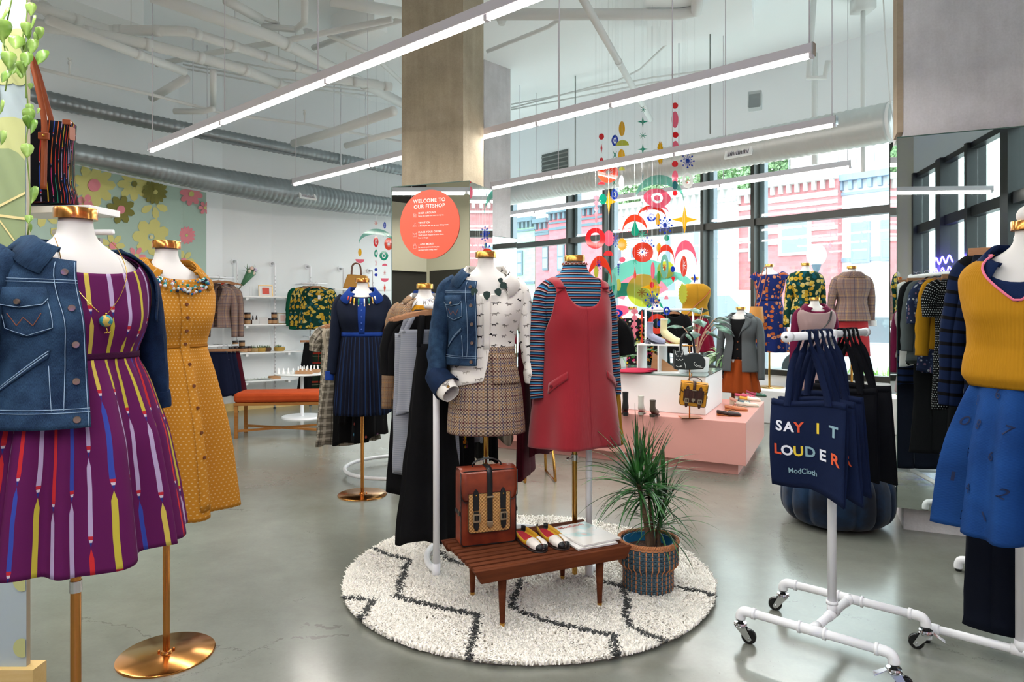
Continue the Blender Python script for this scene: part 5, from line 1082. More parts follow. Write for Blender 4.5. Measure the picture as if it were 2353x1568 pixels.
# ================================================================ LEFT WALL
def wdir(px): p, t = wall_hit(px, 0); return p, t
def rail_post(px, ytop, zb=.02, off=.14, label='', rail=None, foot=True):
    p, t = wall_hit(px, off); q, _ = wall_hit(px, .0); n = Vector((t.y, -t.x, 0)); zt = Zof(ytop, p.y); rt = empty('wall_upright', (p.x, p.y, 0), atan2(t.y, t.x), label, 'wall fixture', None)
    MB().tube([(0,0,zb),(0,0,zt-.03)]+[(0, .03*(1-cos(a)), zt-.03+.03*sin(a)) for a in (.5,1,1.57)]+[(0, off-.008, zt)], .0135, 10).build('post', PIPE, rt)
    MB().lathe([(0,0),(.04,0),(.04,.008),(.018,.012),(.018,.03)], (0,0,0), 20, Matrix.Translation((0, off-.004, zt)) @ Matrix.Rotation(pi/2, 4, 'X')).build('wall_flange', PIPE, rt)
    sl = MB(); [sl.box((0, -.0137, .3+.05*k), (.005,.002,.02)) for k in range(int((zt-.4)/.05))]; sl.build('slots', mat('slot_grey', '#8f959a', .6), rt, smooth=False)
    if rail:
        MB().tube([(rail[1], -.02, rail[0]),(rail[2], -.02, rail[0])], .013, 10).build('arm', PIPE, rt)
    MB().lathe([(0,0),(.02,0),(.02,.012),(.014,.02)], n=14).build('foot', BLACK, rt); return rt, p, t
posts = [(438, 612, 'white pipe upright in front of the mural edge'), (537, 600, 'left white upright of the jar shelves'), (625, 605, 'right white upright of the jar shelves'), (706, 612, 'white upright beside the green blouses'), (781, 617, 'white upright behind the yellow handbag'), (848, 622, 'white upright near the small hanging mobile')]
for px, yt_, lb in posts: rail_post(px, yt_, label=lb)
# shelves with goods
p0, t0_ = wall_hit(530, .16); p1, _ = wall_hit(668, .16); sd = (p1-p0).normalized(); sn_ = Vector((sd.y, -sd.x, 0)); sdr = atan2(sd.y, sd.x)
zs = [1.525, 1.155, .785, .41]; slab_names = ['top white shelf of the wall unit, with the bouquet', 'second white wall shelf, with jars and dropper bottles', 'third white wall shelf, with jars and succulents', 'lowest white wall shelf, nearly empty']
SL = (p1-p0).length+.05
for z, lb in zip(zs, slab_names):
    c = (p0+p1)/2+sn_*.02; rt = empty('wall_shelf', (c.x, c.y, z), sdr, lb, 'shelf', 'white shelves on the left wall')
    MB().box((0,0,-.009), (SL+.1,.26,.018)).build('board', WHITE, rt, smooth=False, bevel=.002)
    for s in (-.28, .28): MB().box((s,-.06,-.035), (.03,.12,.035)).build('bracket', WHITE, rt, smooth=False)
def on_shelf(px, si, depth=0):
    r = (px-CX)/F; b = p0+sn_*depth; t = (b.x-r*b.y)/(r*sd.y-sd.x); q = b+sd*t; return Vector((q.x, q.y, zs[si]))
KRAFT = mat('kraft_label', '#b08a64', .7); AMB = mat('amber_jar', '#4a2413', .2); LID = mat('black_lid', '#26262a', .4)
jar0 = empty('candle_jar', (0,0,0), 0, 'x', 'jar', 'black-lidded jars on the wall shelves')
MB().lathe([(0,0),(.036,0),(.037,.004),(.037,.06),(0,.06)], n=20).build('glass', AMB, jar0); MB().lathe([(.0376,.008),(.0376,.052)], n=20).build('paper_label', KRAFT, jar0); MB().lathe([(0,.078),(.037,.078),(.0385,.076),(.0385,.058),(0,.058)], n=20).build('lid', LID, jar0)
jars = [(540,1,0,'leftmost jar on the second shelf'),(555,1,0,'second jar from the left on the second shelf'),(569,1,0,'third jar from the left on the second shelf'),(556,1,1,'stacked jar above the second one on the second shelf'),(569,1,1,'stacked jar above the third one on the second shelf'),(621,1,0,'jar left of the small picture on the second shelf'),(631,1,0,'jar touching the small picture on the second shelf'),(630,1,1,'stacked jar beside the small picture'),
        (532,2,0,'leftmost jar on the third shelf'),(543,2,0,'second jar on the third shelf'),(556,2,0,'third jar on the third shelf, under a stacked one'),(573,2,0,'jar next to the succulents on the third shelf'),(541,2,1,'stacked jar at the left of the third shelf'),(556,2,1,'stacked jar right of the other stacked one on the third shelf'),(562,2,0,'fourth jar on the third shelf')]
for i, (px, s, k, lb) in enumerate(jars):
    q = on_shelf(px, s, (.02 if k else .02+.03*(i % 2 == 0))); 
    if i == 0: jar0.location = q; jar0['label'] = 'amber candle jar, '+lb
    else: dup(jar0, (q.x, q.y, q.z+.0785*k), label='amber candle jar, '+lb)
bo = empty('dropper_bottle', on_shelf(581,1,.03), 0, 'left amber dropper bottle on the second shelf', 'bottle', 'dropper bottles'); MB().lathe([(0,0),(.022,0),(.023,.055),(.010,.066),(.010,.074)], n=16).build('glass', AMB, bo); MB().lathe([(.0125,.07),(.0125,.088),(.006,.09),(.007,.112),(0,.116)], n=14).build('dropper_cap', LID, bo)
dup(bo, on_shelf(589.5,1,.03), label='right amber dropper bottle on the second shelf')
GOLD = mat('gold_frame', '#c9a86a', .3, .8)
def pic(px, si, w, h, label, inner, tilt=.12, depth=-.02):
    q = on_shelf(px, si, depth); rt = empty('picture_frame', q, sdr, label, 'picture frame'); M_ = Matrix.Rotation(-tilt, 4, 'X'); T_ = lambda y, z: M_ @ Matrix.Translation((0, y, z))
    f_ = MB(); f_.band([(-w/2,-h/2),(w/2,-h/2),(w/2,h/2),(-w/2,h/2)], [(-w/2+.008,-h/2+.008),(w/2-.008,-h/2+.008),(w/2-.008,h/2-.008),(-w/2+.008,h/2-.008)], .012, T_(0, h/2) @ XZ); f_.build('frame', GOLD, rt, smooth=False)
    MB().box((0,.002,h/2), (w-.01,.004,h-.01), M=None).build('mount', MAGW, rt, smooth=False).matrix_local = M_
    if inner: MB().prism(rounded(w*.48, h*.55, .005, 2), .002, T_(-.003, h/2) @ XZ).build('print', inner, rt, smooth=False)
pic(611, 0, .19, .155, 'gold frame with a small coral print on the top shelf', mat('coral_print', '#d8584a', .6)); pic(651, 1, .15, .15, 'gold frame with a white print on the second shelf', mat('tiny_print', '#d9b8b0', .6))
for px, si, w_, lb in ((587,1,.085,'small white price card in front of the dropper bottles'),(606,1,.12,'white card with a photo beside the dropper bottles')):
    q = on_shelf(px, si, .09 if w_ < .1 else .05); rt = MB().box((0,0,.03 if w_ < .1 else .045), (w_,.006,.06 if w_ < .1 else .09)).build('display_card', mat('card_white'), smooth=False, loc=q, rz=sdr); tag(rt, lb, 'card')
# bouquet
q = on_shelf(566, 0, .02); bq = empty('bouquet', q, sdr, 'flower bouquet wrapped in green paper on a wire stand', 'bouquet')
MB().tube([(-.12,0,.06),(.0,0,.22)], [.006,.012], 8).build('stems', mat('stem_green', '#6a6a48', .7), bq); MB().tube([(-.055,0,.15),(.07,0,.33)], [.02,.062], 14, caps=False).build('paper_wrap', mat('green_paper', '#4c7c5c', .7), bq, solid=.002)
rn = random.Random(9); fo = MB()
for k in range(60): leafblade(fo, (.06+rn.uniform(-.03,.03), rn.uniform(-.03,.03), .32), rn.uniform(0,6.3), rn.uniform(.1,1.5), rn.uniform(.06,.12), .010, .4, 4)
fo.build('leaves', m_leaf('bouquet_leaf', '#2a5a34', '#7fa07a'), bq)
for k, (dx, dz, c) in enumerate(((.03,.33,'#e8dccb'),(.08,.31,'#ecd9c8'),(.06,.37,'#e6c4b4'),(.10,.35,'#c8b8d8'))): MB().ball((dx, -.035, dz), .026, 10, 7).build('bloom', mat('bloom%d' % k, c, .7), bq)
ws_ = MB(); ws_.tube([(-.13,-.05,.0),(-.13,-.05,.13),(.06,-.05,.13),(.06,-.05,0)], .002, 5); ws_.tube([(-.13,.05,.0),(-.13,.05,.13),(.06,.05,.13),(.06,.05,0)], .002, 5); ws_.build('wire_stand', PIPE, bq)
# succulent pots
def succ(px, si, n, lb, c='#b09468', w_=.06):
    q = on_shelf(px, si, .03); rt = empty('succulent_planter', q, sdr, lb, 'plant'); MB().lathe([(0,0),(w_*.8,0),(w_,.02),(w_,.05),(w_*.85,.055),(w_*.8,.045),(0,.045)], n=18).build('pot', mat('pot_'+c, c, .5, .3), rt); fo = MB(); rn = random.Random(px)
    for k in range(n): leafblade(fo, (rn.uniform(-w_,w_)*.6, rn.uniform(-w_,w_)*.4, .045), rn.uniform(0,6.3), rn.uniform(.4,1.5), rn.uniform(.02,.055), .006, .2, 3)
    fo.build('leaves', m_leaf('succulent', '#4c6a4a', '#9aaf8c'), rt)
succ(584,2,40,'small planter with spiky greens beside the jars'); succ(600,2,60,'gold planter with succulents in the middle of the third shelf', '#b8964a', .07); succ(613,2,40,'dark low planter between the two gold ones', '#5c4634'); succ(642,2,60,'gold planter with succulents at the right of the third shelf', '#b8964a', .075)
q = on_shelf(631,3,.03); tag(MB().prism(rounded(.16,.07,.03), .04, Matrix.Translation((0,0,.02))).build('wooden_dish', m_wood('pale_wood'), smooth=False, loc=q, rz=sdr), 'small wooden dish on the lowest wall shelf', 'dish')
q = on_shelf(580,3,.03); o = MB(); o.box((0,0,.012), (.5,.1,.003)); [o.ball((-.2+.045*k, 0, .02), .006, 6, 4) for k in range(10)]; tag(o.build('jewellery_tray', mat('tray_glass', '#b9c2b8', .2), smooth=False, loc=q, rz=sdr), 'clear tray of tiny jewellery on the lowest wall shelf', 'tray')
MB().box((0,0,0), (.07,.008,.11)).build('wall_socket', WHITE, smooth=False, loc=wall_hit(616,.01)[0]+Vector((0,0,.32)), rz=atan2(.7,.8)); tag(bpy.data.objects['wall_socket'], 'white electrical outlet low on the wall under the shelves', 'outlet')
# wall hung clothes: rails sticking from posts
def side_rail(px0, px1, y, off, lb):
    a_, _ = wall_hit(px0, off); b_, _ = wall_hit(px1, off); z = Zof(y, (a_.y+b_.y)/2); o = MB().tube([(a_.x,a_.y,z),(b_.x,b_.y,z)], .013, 10).build('hanging_rail', PIPE); tag(o, lb, 'rail'); 
    q = MB(); w0, _ = wall_hit(px0+8, 0); c = Vector((a_.x, a_.y, z)).lerp(Vector((b_.x, b_.y, z)), .2); q.tube([c, Vector((w0.x, w0.y, z))], .01, 8); q.tube([c.lerp(Vector((b_.x,b_.y,z)), .7), Vector((wall_hit(px1-8,0)[0].x, wall_hit(px1-8,0)[0].y, z))], .01, 8); q.build('rail_bracket', PIPE, o); return a_, b_, z
def on_rail(R_, t): a_, b_, z = R_; return a_.x+(b_.x-a_.x)*t, a_.y+(b_.y-a_.y)*t, z
RA = side_rail(400, 486, 638, .45, 'short white rail holding the grey plaid blazers'); RB = side_rail(425, 500, 795, .42, 'short white rail holding the navy skirts')
RC = side_rail(672, 730, 652, .40, 'short white rail holding the green blouses'); RD = side_rail(690, 735, 775, .38, 'short white rail holding the tartan skirts')
tw = R(12)
for k, (t, px) in enumerate(((.66, 0), (.5, 0))):
    x, y, z = on_rail(RA, t); f_ = blazer(x, y-.05*k+.03, 1.6, R(8), ['front grey plaid blazer hanging left of the shelves', 'second grey plaid blazer behind the front one'][k], M_PL2, z0=z-1.60, hem=.98, op=.35, sl=.56, ws=.9)[0]; hanger(x, y-.05*k+.03, z, R(8), 'wooden hanger inside the %s grey plaid blazer' % ['front', 'second'][k], 'blazer hangers')
x, y, z = on_rail(RA, .66); o = MB(); o.box((.0,-.075,-.085), (.045,.003,.05)); tag(o.build('brand_label', mat('label_orange', '#d8492a', .6), smooth=False, loc=(x, y+.03, z), rz=R(8)), 'small orange woven label inside the front plaid blazer', 'label')
for k in range(4): x, y, z = on_rail(RB, .35+.16*k); hung(x, y-.03*k, z, R(10), m_cloth('navy_cotton', '#151d3c', .12) if k < 3 else M_WINE, .62, ['innermost navy skirt', 'second navy skirt', 'front navy skirt with the white tag', 'dark red skirt'][k]+' on the low rail by the plaid blazers', 'skirt', 'skirt', .15, .20, seed=60+k, d=.03, tagc=k == 2, hg='skirt hangers left wall')
for k, (m, lb) in enumerate(((M_GRN, 'plain emerald blouse behind the green floral blouse'), (M_GRNF, 'rear green floral blouse on the wall rail'), (M_GRNF, 'front green floral blouse with white tag on the wall rail'))): x, y, z = on_rail(RC, .25+.2*k); hung(x, y-.05*k, z, R(14), m, .62, lb, 'blouse', 'top', .21, .24, .5, seed=70+k, d=.05, tagc=k == 2, hg='blouse hangers left wall', folds=9)
for k, (m, lb) in enumerate(((M_BLK, 'black skirt beside the tartan skirts'), (M_TART, 'red and green tartan skirt under the green blouses'), (M_TART, 'second tartan skirt under the green blouses'))): x, y, z = on_rail(RD, .2+.35*k); hung(x, y-.04*k, z, R(14), m, .78, lb, 'skirt', 'skirt', .15, .22, seed=80+k, d=.04, hg='skirt hangers by the ottoman')
# round table with ring display
tb = empty('round_table', (-2.63, 8.55, 0), 0, 'small round white pedestal table with ring displays', 'table'); MB().lathe([(0,.555),(.33,.555),(.335,.548),(.33,.54),(0,.54)], n=48).build('tabletop', WHITE, tb); MB().lathe([(.02,.54),(.02,.02)], n=16).build('stem', PIPE, tb); MB().lathe([(0,.02),(.24,.018),(.25,.0),(0,0)], n=40).build('base', PIPE, tb)
def ringdisp(x, y, z, w_, n, lb):
    rt = empty('ring_display', (x, y, z), 0, lb, 'jewellery display', 'ring displays'); MB().box((0,0,.02), (w_,.09,.04)).build('block', m_wood('pale_wood'), rt, smooth=False, bevel=.002)
    for k in range(n): MB().lathe([(.012,.04),(.010,.06),(.007,.085),(0,.095)], (-w_/2+w_*(k+.5)/n, 0, 0), 12).build('ring_cone', WHITE, rt)
ringdisp(-2.56, 8.62, .556, .26, 6, 'rear wooden block with white ring cones on the round table'); ringdisp(-2.56, 8.42, .556, .2, 4, 'front wooden block with white ring cones on the round table')
for k in range(4): tag(MB().lathe([(.022,0),(.012,.03),(.009,.06),(0,.075)], n=12).build('ring_cone', WHITE, loc=(-2.88+.06*k, 8.42, .556)), ['leftmost loose', 'second loose', 'third loose', 'rightmost loose'][k]+' white ring cone on the round table', 'ring holder', 'loose ring cones')
# orange ottoman bench
ob = empty('ottoman_bench', (-2.47, 7.35, 0), R(6), 'orange velvet upholstered bench on slim wooden legs', 'bench')
MB().prism(rounded(.92,.42,.06), .10, Matrix.Translation((0,0,.42))).build('cushion', m_cloth('orange_velvet', '#c4431a', .15, 900, '#e0622e'), ob, smooth=False, bevel=.03); MB().box((0,0,.355), (.90,.40,.03)).build('frame', m_wood('oak', '#a5682f', '#c98c4e'), ob, smooth=False, bevel=.003)
for sx in (-1,1):
    for sy in (-1,1): MB().box((sx*.43, sy*.18, .17), (.035,.035,.34)).build('leg', m_wood('oak'), ob, smooth=False, bevel=.003)
for s in (-1,1): o = MB(); o.box((0,0,.075), (.93,.025,.022), rz=s*atan2(.36,.86)); o.build('cross_stretcher', m_wood('oak'), ob, smooth=False)
# side console with red-brown leg
cs_ = empty('side_table', (-3.93, 7.75, 0), R(20), 'dark red wooden side table half hidden behind the marigold dress', 'table'); MAH = m_wood('mahogany', '#5a1c12', '#8a3220')
MB().box((0,0,.60), (.72,.36,.022)).build('tabletop', MAH, cs_, smooth=False, bevel=.004); MB().box((0,0,.56), (.66,.31,.05)).build('apron', MAH, cs_, smooth=False); MB().box((0,0,.10), (.66,.02,.03)).build('stretcher', MAH, cs_, smooth=False)
for sx in (-1,1):
    for sy in (-1,1): l_ = MB().lathe([(.016,.54),(.012,.05)], (sx*.32, sy*.145, 0), 12).build('leg', MAH, cs_); MB().ball((sx*.32, sy*.145, .02), (.016,.01,.02), 10, 7).build('caster', BLACK, l_)
# yellow handbag on wall hook & shelf behind, small bag
q, t = wall_hit(800, .3); z = Zof(664, q.y); hb = empty('handbag', (q.x, q.y, z), 0, 'mustard handbag with top handles above the navy dress', 'bag'); MB().prism([(-.19,0),(.19,0),(.16,.19),(-.12,.21)], .1, XZ.copy()).build('body', mat('mustard_leather', '#c08a3a', .45), hb, smooth=False, bevel=.02)
for s in (-1,1): MB().tube(smooth_path([(-.07, s*.03, .2),(-.055, s*.03, .33),(.0,s*.03,.37),(.055, s*.03, .33),(.07, s*.03, .2)], 5), .007, 7).build('handle', mat('dark_tan', '#6a3c22', .4), hb)
q2, t2 = wall_hit(812, .28); z2 = z; tag(MB().box((0,0,-.012), (.9,.3,.022)).build('wall_shelf', WHITE, smooth=False, loc=(q2.x, q2.y, z2), rz=atan2(t2.y,t2.x)), 'white wall shelf under the mustard handbag', 'shelf')
# shelf + bag near left panel
sh2 = tag(MB().box((0,0,0), (.38,.18,.028)).build('bracket_shelf', WHITE, smooth=False, bevel=.002, loc=(-1.90,2.90,Zof(484,2.85)), rz=R(-8)), 'white bracket shelf jutting out under the striped handbag', 'shelf')
sh3 = empty('shelf_bracket', (-1.72, 2.86, 1.66), 0, 'grey metal bracket and rail fixed behind the left wall end', 'bracket'); MB().tube([(-.2,0,.0),(.05,0,0)], .012, 8).build('rod', PIPE, sh3); MB().box((-.1,-.0,-.05), (.2,.02,.05)).build('plate', mat('grey_metal', '#8c8f90', .4, .5), sh3, smooth=False)
BAGS = m_pencils('striped_bag_cloth', '#10131f', ['#d83a3a', '#e0c03a', '#2f9a7a', '#d84a90', '#3a5ac8', '#b8b0e0', '#e0703a'], .018, .13, .10, wob=.004)
bg_ = empty('striped_handbag', (-2.04, 2.86, Zof(468, 2.86)), R(20), 'black handbag with colourful pencil stripes and tan leather straps', 'bag')
mb = MB(); rows = []; uvs = []
for i in range(9):
    z = .345*i/8; w_ = .185-.01*sin(pi*i/8)+(.006 if i < 2 else 0); d_ = .085-.03*(i/8)+.008*sin(pi*i/8)
    row = [Vector((w_*math.copysign(abs(cos(a))**.45, cos(a)), d_*math.copysign(abs(sin(a))**.6, sin(a)), z)) for a in [2*pi*k/56 for k in range(57)]]; rows.append(row); uvs.append([(2*pi*k/56*.15, z) for k in range(57)])
mb.grid(rows, uvs); mb.poly(rows[0][:-1][::-1]); mb.poly(rows[-1][:-1]); mb.build('body', BAGS, bg_); TAN = mat('cognac_leather', '#8a4220', .35)
for s in (-1, 1):
    P = smooth_path([(-.09,s*.09,.10),(-.09,s*.075,.26),(-.08,s*.06,.40),(-.02,s*.03,.60),(.02,s*.02,.62),(.07,s*.05,.42),(.085,s*.062,.33),(.09,s*.082,.2),(.09,s*.092,.05)], 6); mb = MB(); mb.grid([[p+Vector((k*.011,0,0)) for p in P] for k in (-1,0,1)]); mb.build('strap', TAN, bg_, solid=.004)
    MB().box((.09, s*.088, .27), (.04,.012,.03)).build('strap_tab', TAN, bg_, smooth=False, bevel=.003)
    MB().ball((.09, s*.097, .27), .006, 8, 5).build('rivet', BRASS, bg_); MB().box((s*.16,0,.345), (.03,.1,.022)).build('leather_trim', TAN, bg_, smooth=False, bevel=.003)
MB().tube([(.17+.012*cos(a), -.03, .34+.014*sin(a)) for a in [2*pi*k/14 for k in range(15)]], .002, 6).build('ring', BRASS, bg_); MB().prism(rounded(.03,.055,.006), .004, Matrix.Translation((.178,-.035,.30)) @ Matrix.Rotation(R(60),4,'Z') @ XZ).build('leather_tag', TAN, bg_, smooth=False)
# trailing pothos
rn = random.Random(12); po_ = empty('pothos_vine', (-1.70, 2.33, 2.5), 0, 'trailing bright green pothos vine hanging over the left wall end', 'plant'); PL = m_leaf('pothos_leaf', '#5f8a2c', '#94b45a'); vn_ = MB(); lf = []
def heart(mb, p, yaw, pit, sz):
    M_ = Matrix.Translation(p) @ Matrix.Rotation(yaw, 4, 'Z') @ Matrix.Rotation(pit, 4, 'X'); out = [(0,-1.15),(.3,-.75),(.55,-.3),(.62,.1),(.5,.4),(.25,.5),(0,.38)]
    rows = [[M_ @ Vector((-x*sz, y*sz, -.12*sz*(x>.01))), M_ @ Vector((0, y*sz, .0)), M_ @ Vector((x*sz, y*sz, -.12*sz*(x>.01)))] for x, y in out]; mb.grid(rows)
vines = [[(58,-60),(62,30),(52,90),(58,150),(60,225)],[(40,-60),(10,90),(20,150),(12,210)],[(60,200),(66,270),(60,330),(66,400),(70,470),(64,540)],[(15,-40),(-10,60),(20,120),(30,170)]]
Lp = [(70,15,30),(75,45,34),(60,60,30),(90,70,28),(95,124,42),(80,85,34),(60,130,36),(38,90,44),(20,130,40),(5,60,50),(12,170,34),(30,150,38),(10,28,44),(55,105,30),(72,100,40),(50,150,30),(70,195,16),(65,260,36),(75,285,34),(68,245,22),(62,340,34),(76,440,40),(66,500,22),(68,520,20),(88,252,14),(2,240,34),(4,310,34),(60,70,30),(48,165,24),(64,275,30)]
for V_ in vines: vn_.tube(smooth_path([U(x, y, 2.31+.012*(i % 2)) for i, (x, y) in enumerate(V_)], 6), .0022, 6)
vo = vn_.build('stems', mat('vine_green', '#6f8a3c', .6)); vo.parent = po_; vo.matrix_parent_inverse = Matrix.Translation(-po_.location)
for i, (x, y, s) in enumerate(Lp):
    mb = MB(); heart(mb, U(x, y, 2.30+rn.uniform(-.05,.03)), rn.uniform(-.7,.7), pi/2+rn.uniform(-.5,.4), s/1569*2.3*.62); o = mb.build('leaf', PL, po_, solid=.001); o.matrix_parent_inverse = Matrix.Translation(-po_.location)

# ================================================================ RIGHT: platform and goods
PINK = mat('pink_laminate', '#d99c94', .3); pc = Vector((1.867,5.45,0)); pu = Vector((-.870,.492,0)); pv = Vector((.435,.900,0))
def pbox(mb, a0, a1, b0, b1, z0, z1): # along pu, along pv
    C = [pc+pu*a+pv*b for a, b in ((a1,b0),(a0,b0),(a0,b1),(a1,b1))]; lo = [Vector((c.x,c.y,z0)) for c in C]; hi = [Vector((c.x,c.y,z1)) for c in C]; mb.poly(lo[::-1]); mb.poly(hi)
    for i in range(4): j = (i+1) % 4; mb.poly([lo[i], lo[j], hi[j], hi[i]])
    return mb
pf_ = empty('display_platform', (0,0,0), 0, 'large low pink display platform with recessed plinth', 'platform'); pbox(MB(), 0, 2.7, 0, 1.42, .09, .437).build('platform_body', PINK, pf_, smooth=False, bevel=.004); pbox(MB(), .07, 2.63, .07, 1.35, 0, .09).build('recessed_base', PINK, pf_, smooth=False)
wp_ = empty('display_plinth', (0,0,0), 0, 'white display plinth with dark glass top standing on the pink platform', 'plinth'); wc0 = Vector((1.66,5.82,0))-pc; A0 = wc0.dot(pu); B0 = wc0.dot(pv); A1 = A0+1.9; B1 = B0+.9
pbox(MB(), A0, A1, B0, B1, .438, .762).build('plinth_body', WHITE, wp_, smooth=False, bevel=.003); pbox(MB(), A0-.004, A1, B0-.004, B1, .762, .770).build('glass_top', mat('dark_glass_top', '#6f8480', .05, 0, .8), wp_, smooth=False)
ZP, ZG = .438, .771
def onp(px, py, z): g = G(px, py, z); return g
# riser
rg = onp(1483, 858, ZG); ri = empty('display_riser', (rg.x+.18, rg.y+.12, ZG), atan2(pu.y,pu.x)+pi, 'white framed open cube riser under the two ankle boots', 'riser')
for zz in (.252, .006): MB().box((0,0,zz), (.40,.26,.012)).build('panel', WHITE, ri, smooth=False)
for s in (-1,0,1): MB().box((s*.194,0,.129), (.012,.26,.235)).build('upright_panel', WHITE, ri, smooth=False)
o = MB().prism([(-.12,0),(.13,0),(-.10,.17)], .06, XZ.copy()).build('wooden_wedge', m_wood('pale_wood'), smooth=False, loc=(ri.location.x-.02+.03, ri.location.y-.02, ZG+.0125), rz=-.2); tag(o, 'pale triangular wooden block inside the white riser', 'block')
rb = ri.location+Vector((0,0,.2585))
shoe(rb.x-.07, rb.y-.03, rb.z, R(50), .20, 'lavender ankle boot on the white riser', [(1,'#8a8ea8')], 'boot', shaft=.20, heel=.03, sole='#6a6a7a', lining='#2a2c34', group=None)
shoe(rb.x+.07, rb.y-.01, rb.z, R(55), .22, 'cream and yellow ankle boot on the white riser', [(.5,'#d9cfa0'),(1,'#d8b85a')], 'boot', shaft=.23, shaftc='#d6d4cc', heel=.05, sole='#c9b072')
# beret
g_ = onp(1462, 858, ZG); br_ = empty('folded_beret', (g_.x, g_.y+.06, ZG), .1, 'bright pink folded beret lying on the plinth glass top', 'hat'); m_ = m_cloth('hot_pink_felt', '#d83a5c', .1); MB().lathe([(0,.05),(.06,.05),(.13,.035),(.16,.018),(.13,.002),(0,.0)], n=36).build('crown', m_, br_).scale = (1.1,.7,.8); MB().lathe([(0,.0),(.1,.0),(.13,.012),(.1,.03),(0,.035)], (.05,-.0,.03), 30).build('fold', m_, br_).scale = (1.2,.6,.6)
# cat bag and satchel on stand
g_ = onp(1586, 960, ZP); sx_, sy_ = g_.x, g_.y-.0; stn = empty('bag_stand', (sx_, sy_, ZP), 0, 'slim metal T stand holding the cat bag and the yellow satchel', 'stand'); MB().box((0,0,.004), (.17,.13,.008)).build('base', COPPER, stn, smooth=False); MB().tube([(0,0.02,.008),(0,.02,.60)], .006, 10).build('pole', COPPER, stn); MB().tube([(-.06,.02,.60),(.06,.02,.60)], .006, 10).build('arm', COPPER, stn); MB().tube([(0,.02,.34),(0,-.045,.355),(0,-.045,.375)], .005, 8).build('hook', COPPER, stn)
cb_ = empty('cat_handbag', (sx_-.02, sy_-.05, ZP+.41), R(4), 'black cat-shaped handbag with white line drawing and long handles', 'bag')
out = [(-.125,0),(-.135,.03),(-.132,.10),(-.135,.165),(-.12,.15),(-.105,.148),(-.075,.148),(-.055,.165),(-.052,.12),(-.04,.115),(.0,.13),(.06,.135),(.105,.115),(.13,.07),(.13,.03),(.11,.0),(0,-.006)]
MB().prism(out, .05, XZ.copy()).build('body', mat('charcoal_leather', '#22282a', .5), cb_, smooth=False, bevel=.012); ln_ = MB(); yy = -.0265
for L_ in ([(-.12,.03),(-.10,.02),(-.08,.03),(-.085,.02),(-.07,.03)],[(-.05,.055),(-.042,.03),(-.04,.01)],[(.04,.06),(.03,.05),(.035,.035),(.06,.02),(.10,.015)],[(.05,.045),(.06,.03),(.09,.025)],[(-.115,.105),(-.105,.112),(-.098,.105)],[(-.085,.105),(-.077,.112),(-.07,.105)],[(-.12,.085),(-.10,.075),(-.09,.085),(-.08,.075),(-.062,.085)],[(-.13,.16),(-.12,.12),(-.112,.13)],[(-.06,.158),(-.068,.12),(-.078,.13)]): ln_.tube(smooth_path([(x, yy, z) for x, z in L_], 4), .0022, 5)
ln_.build('white_drawing', mat('drawing_white', '#d8dcda', .6), cb_)
for s in (-1,1): MB().tube(smooth_path([(-.075,s*.012,.125),(-.07,s*.012,.24),(-.04,s*.012,.29),(-.005,s*.012,.295),(.03,s*.012,.25),(.045,s*.012,.12)], 6), .006, 7).build('handle', LBLK, cb_)
YL = mat('yellow_leather', '#c8881c', .4); BRL = mat('chocolate_leather', '#3a1e18', .4)
o = satchel(sx_-.01, sy_-.09, ZP+.11, R(-14), .215, .195, .085, 'yellow and brown leather satchel hanging on the stand above the platform', YL, BRL, BRL)
o.rotation_euler = (0, R(6), R(-10))
# shoes on platform front (left)
shoe(*onp(1436, 953, ZP)[:2], ZP, R(175), .17, 'black heeled ankle boot on the pink platform', [(1,'#1c1e20')], 'boot', shaft=.20, heel=.03, sole='#141414')
shoe(*onp(1475, 951, ZP)[:2], ZP, R(160), .17, 'white lace-up boot on the pink platform', [(1,'#c9c8c0')], 'boot', shaft=.16, heel=.02, lace='#e4e2dc', sole='#a8a49a')
shoe(*onp(1504, 956, ZP)[:2], ZP, R(150), .17, 'brown strappy wedge shoe on the pink platform', [(1,'#4c4238')], 'boot', shaft=.14, heel=.02, lace='#2a2420', sole='#3a3028')
# shoes on platform right
rs_ = [(1675,956,'dark brown loafer at the corner of the pink platform','loafer',[(1,'#2c1a1c')],None,'#b06a34'),(1692,944,'tan lace-up oxford beside the dark loafer','oxford_shoe',[(1,'#c0764c')],'#8a4a2a','#c08a5a'),(1702,930,'teal and blush heeled shoe in the middle row','heeled_shoe',[(.35,'#d8a08c'),(1,'#1c4a58')],None,'#c8b8a0'),
       (1718,935,'cream lace-up shoe behind the tan oxford','oxford_shoe',[(1,'#d8d0c0')],'#e8e4dc','#c8c0b0'),(1724,922,'yellow and white lace shoe toward the back','oxford_shoe',[(.4,'#d9a83a'),(1,'#dcd4c4')],'#e8e4dc','#c8c0b0'),(1712,915,'pink shoe at the back of the shoe row','oxford_shoe',[(1,'#c8486a')],'#e8d0d8','#c8c0b0'),(1738,912,'dark green T-strap shoe at the far end','heeled_shoe',[(.5,'#a83a5a'),(1,'#2a5a4a')],None,'#a89a8a')]
for px, py, lb, nm_, zn, lc, so_ in rs_: g_ = onp(px, py, ZP); shoe(g_.x, g_.y, ZP, R(65), .20, lb, zn, 'loafer' if nm_ != 'oxford_shoe' else 'oxford', lace=lc, sole=so_, heel=.012 if nm_ != 'heeled_shoe' else .035, name=nm_)
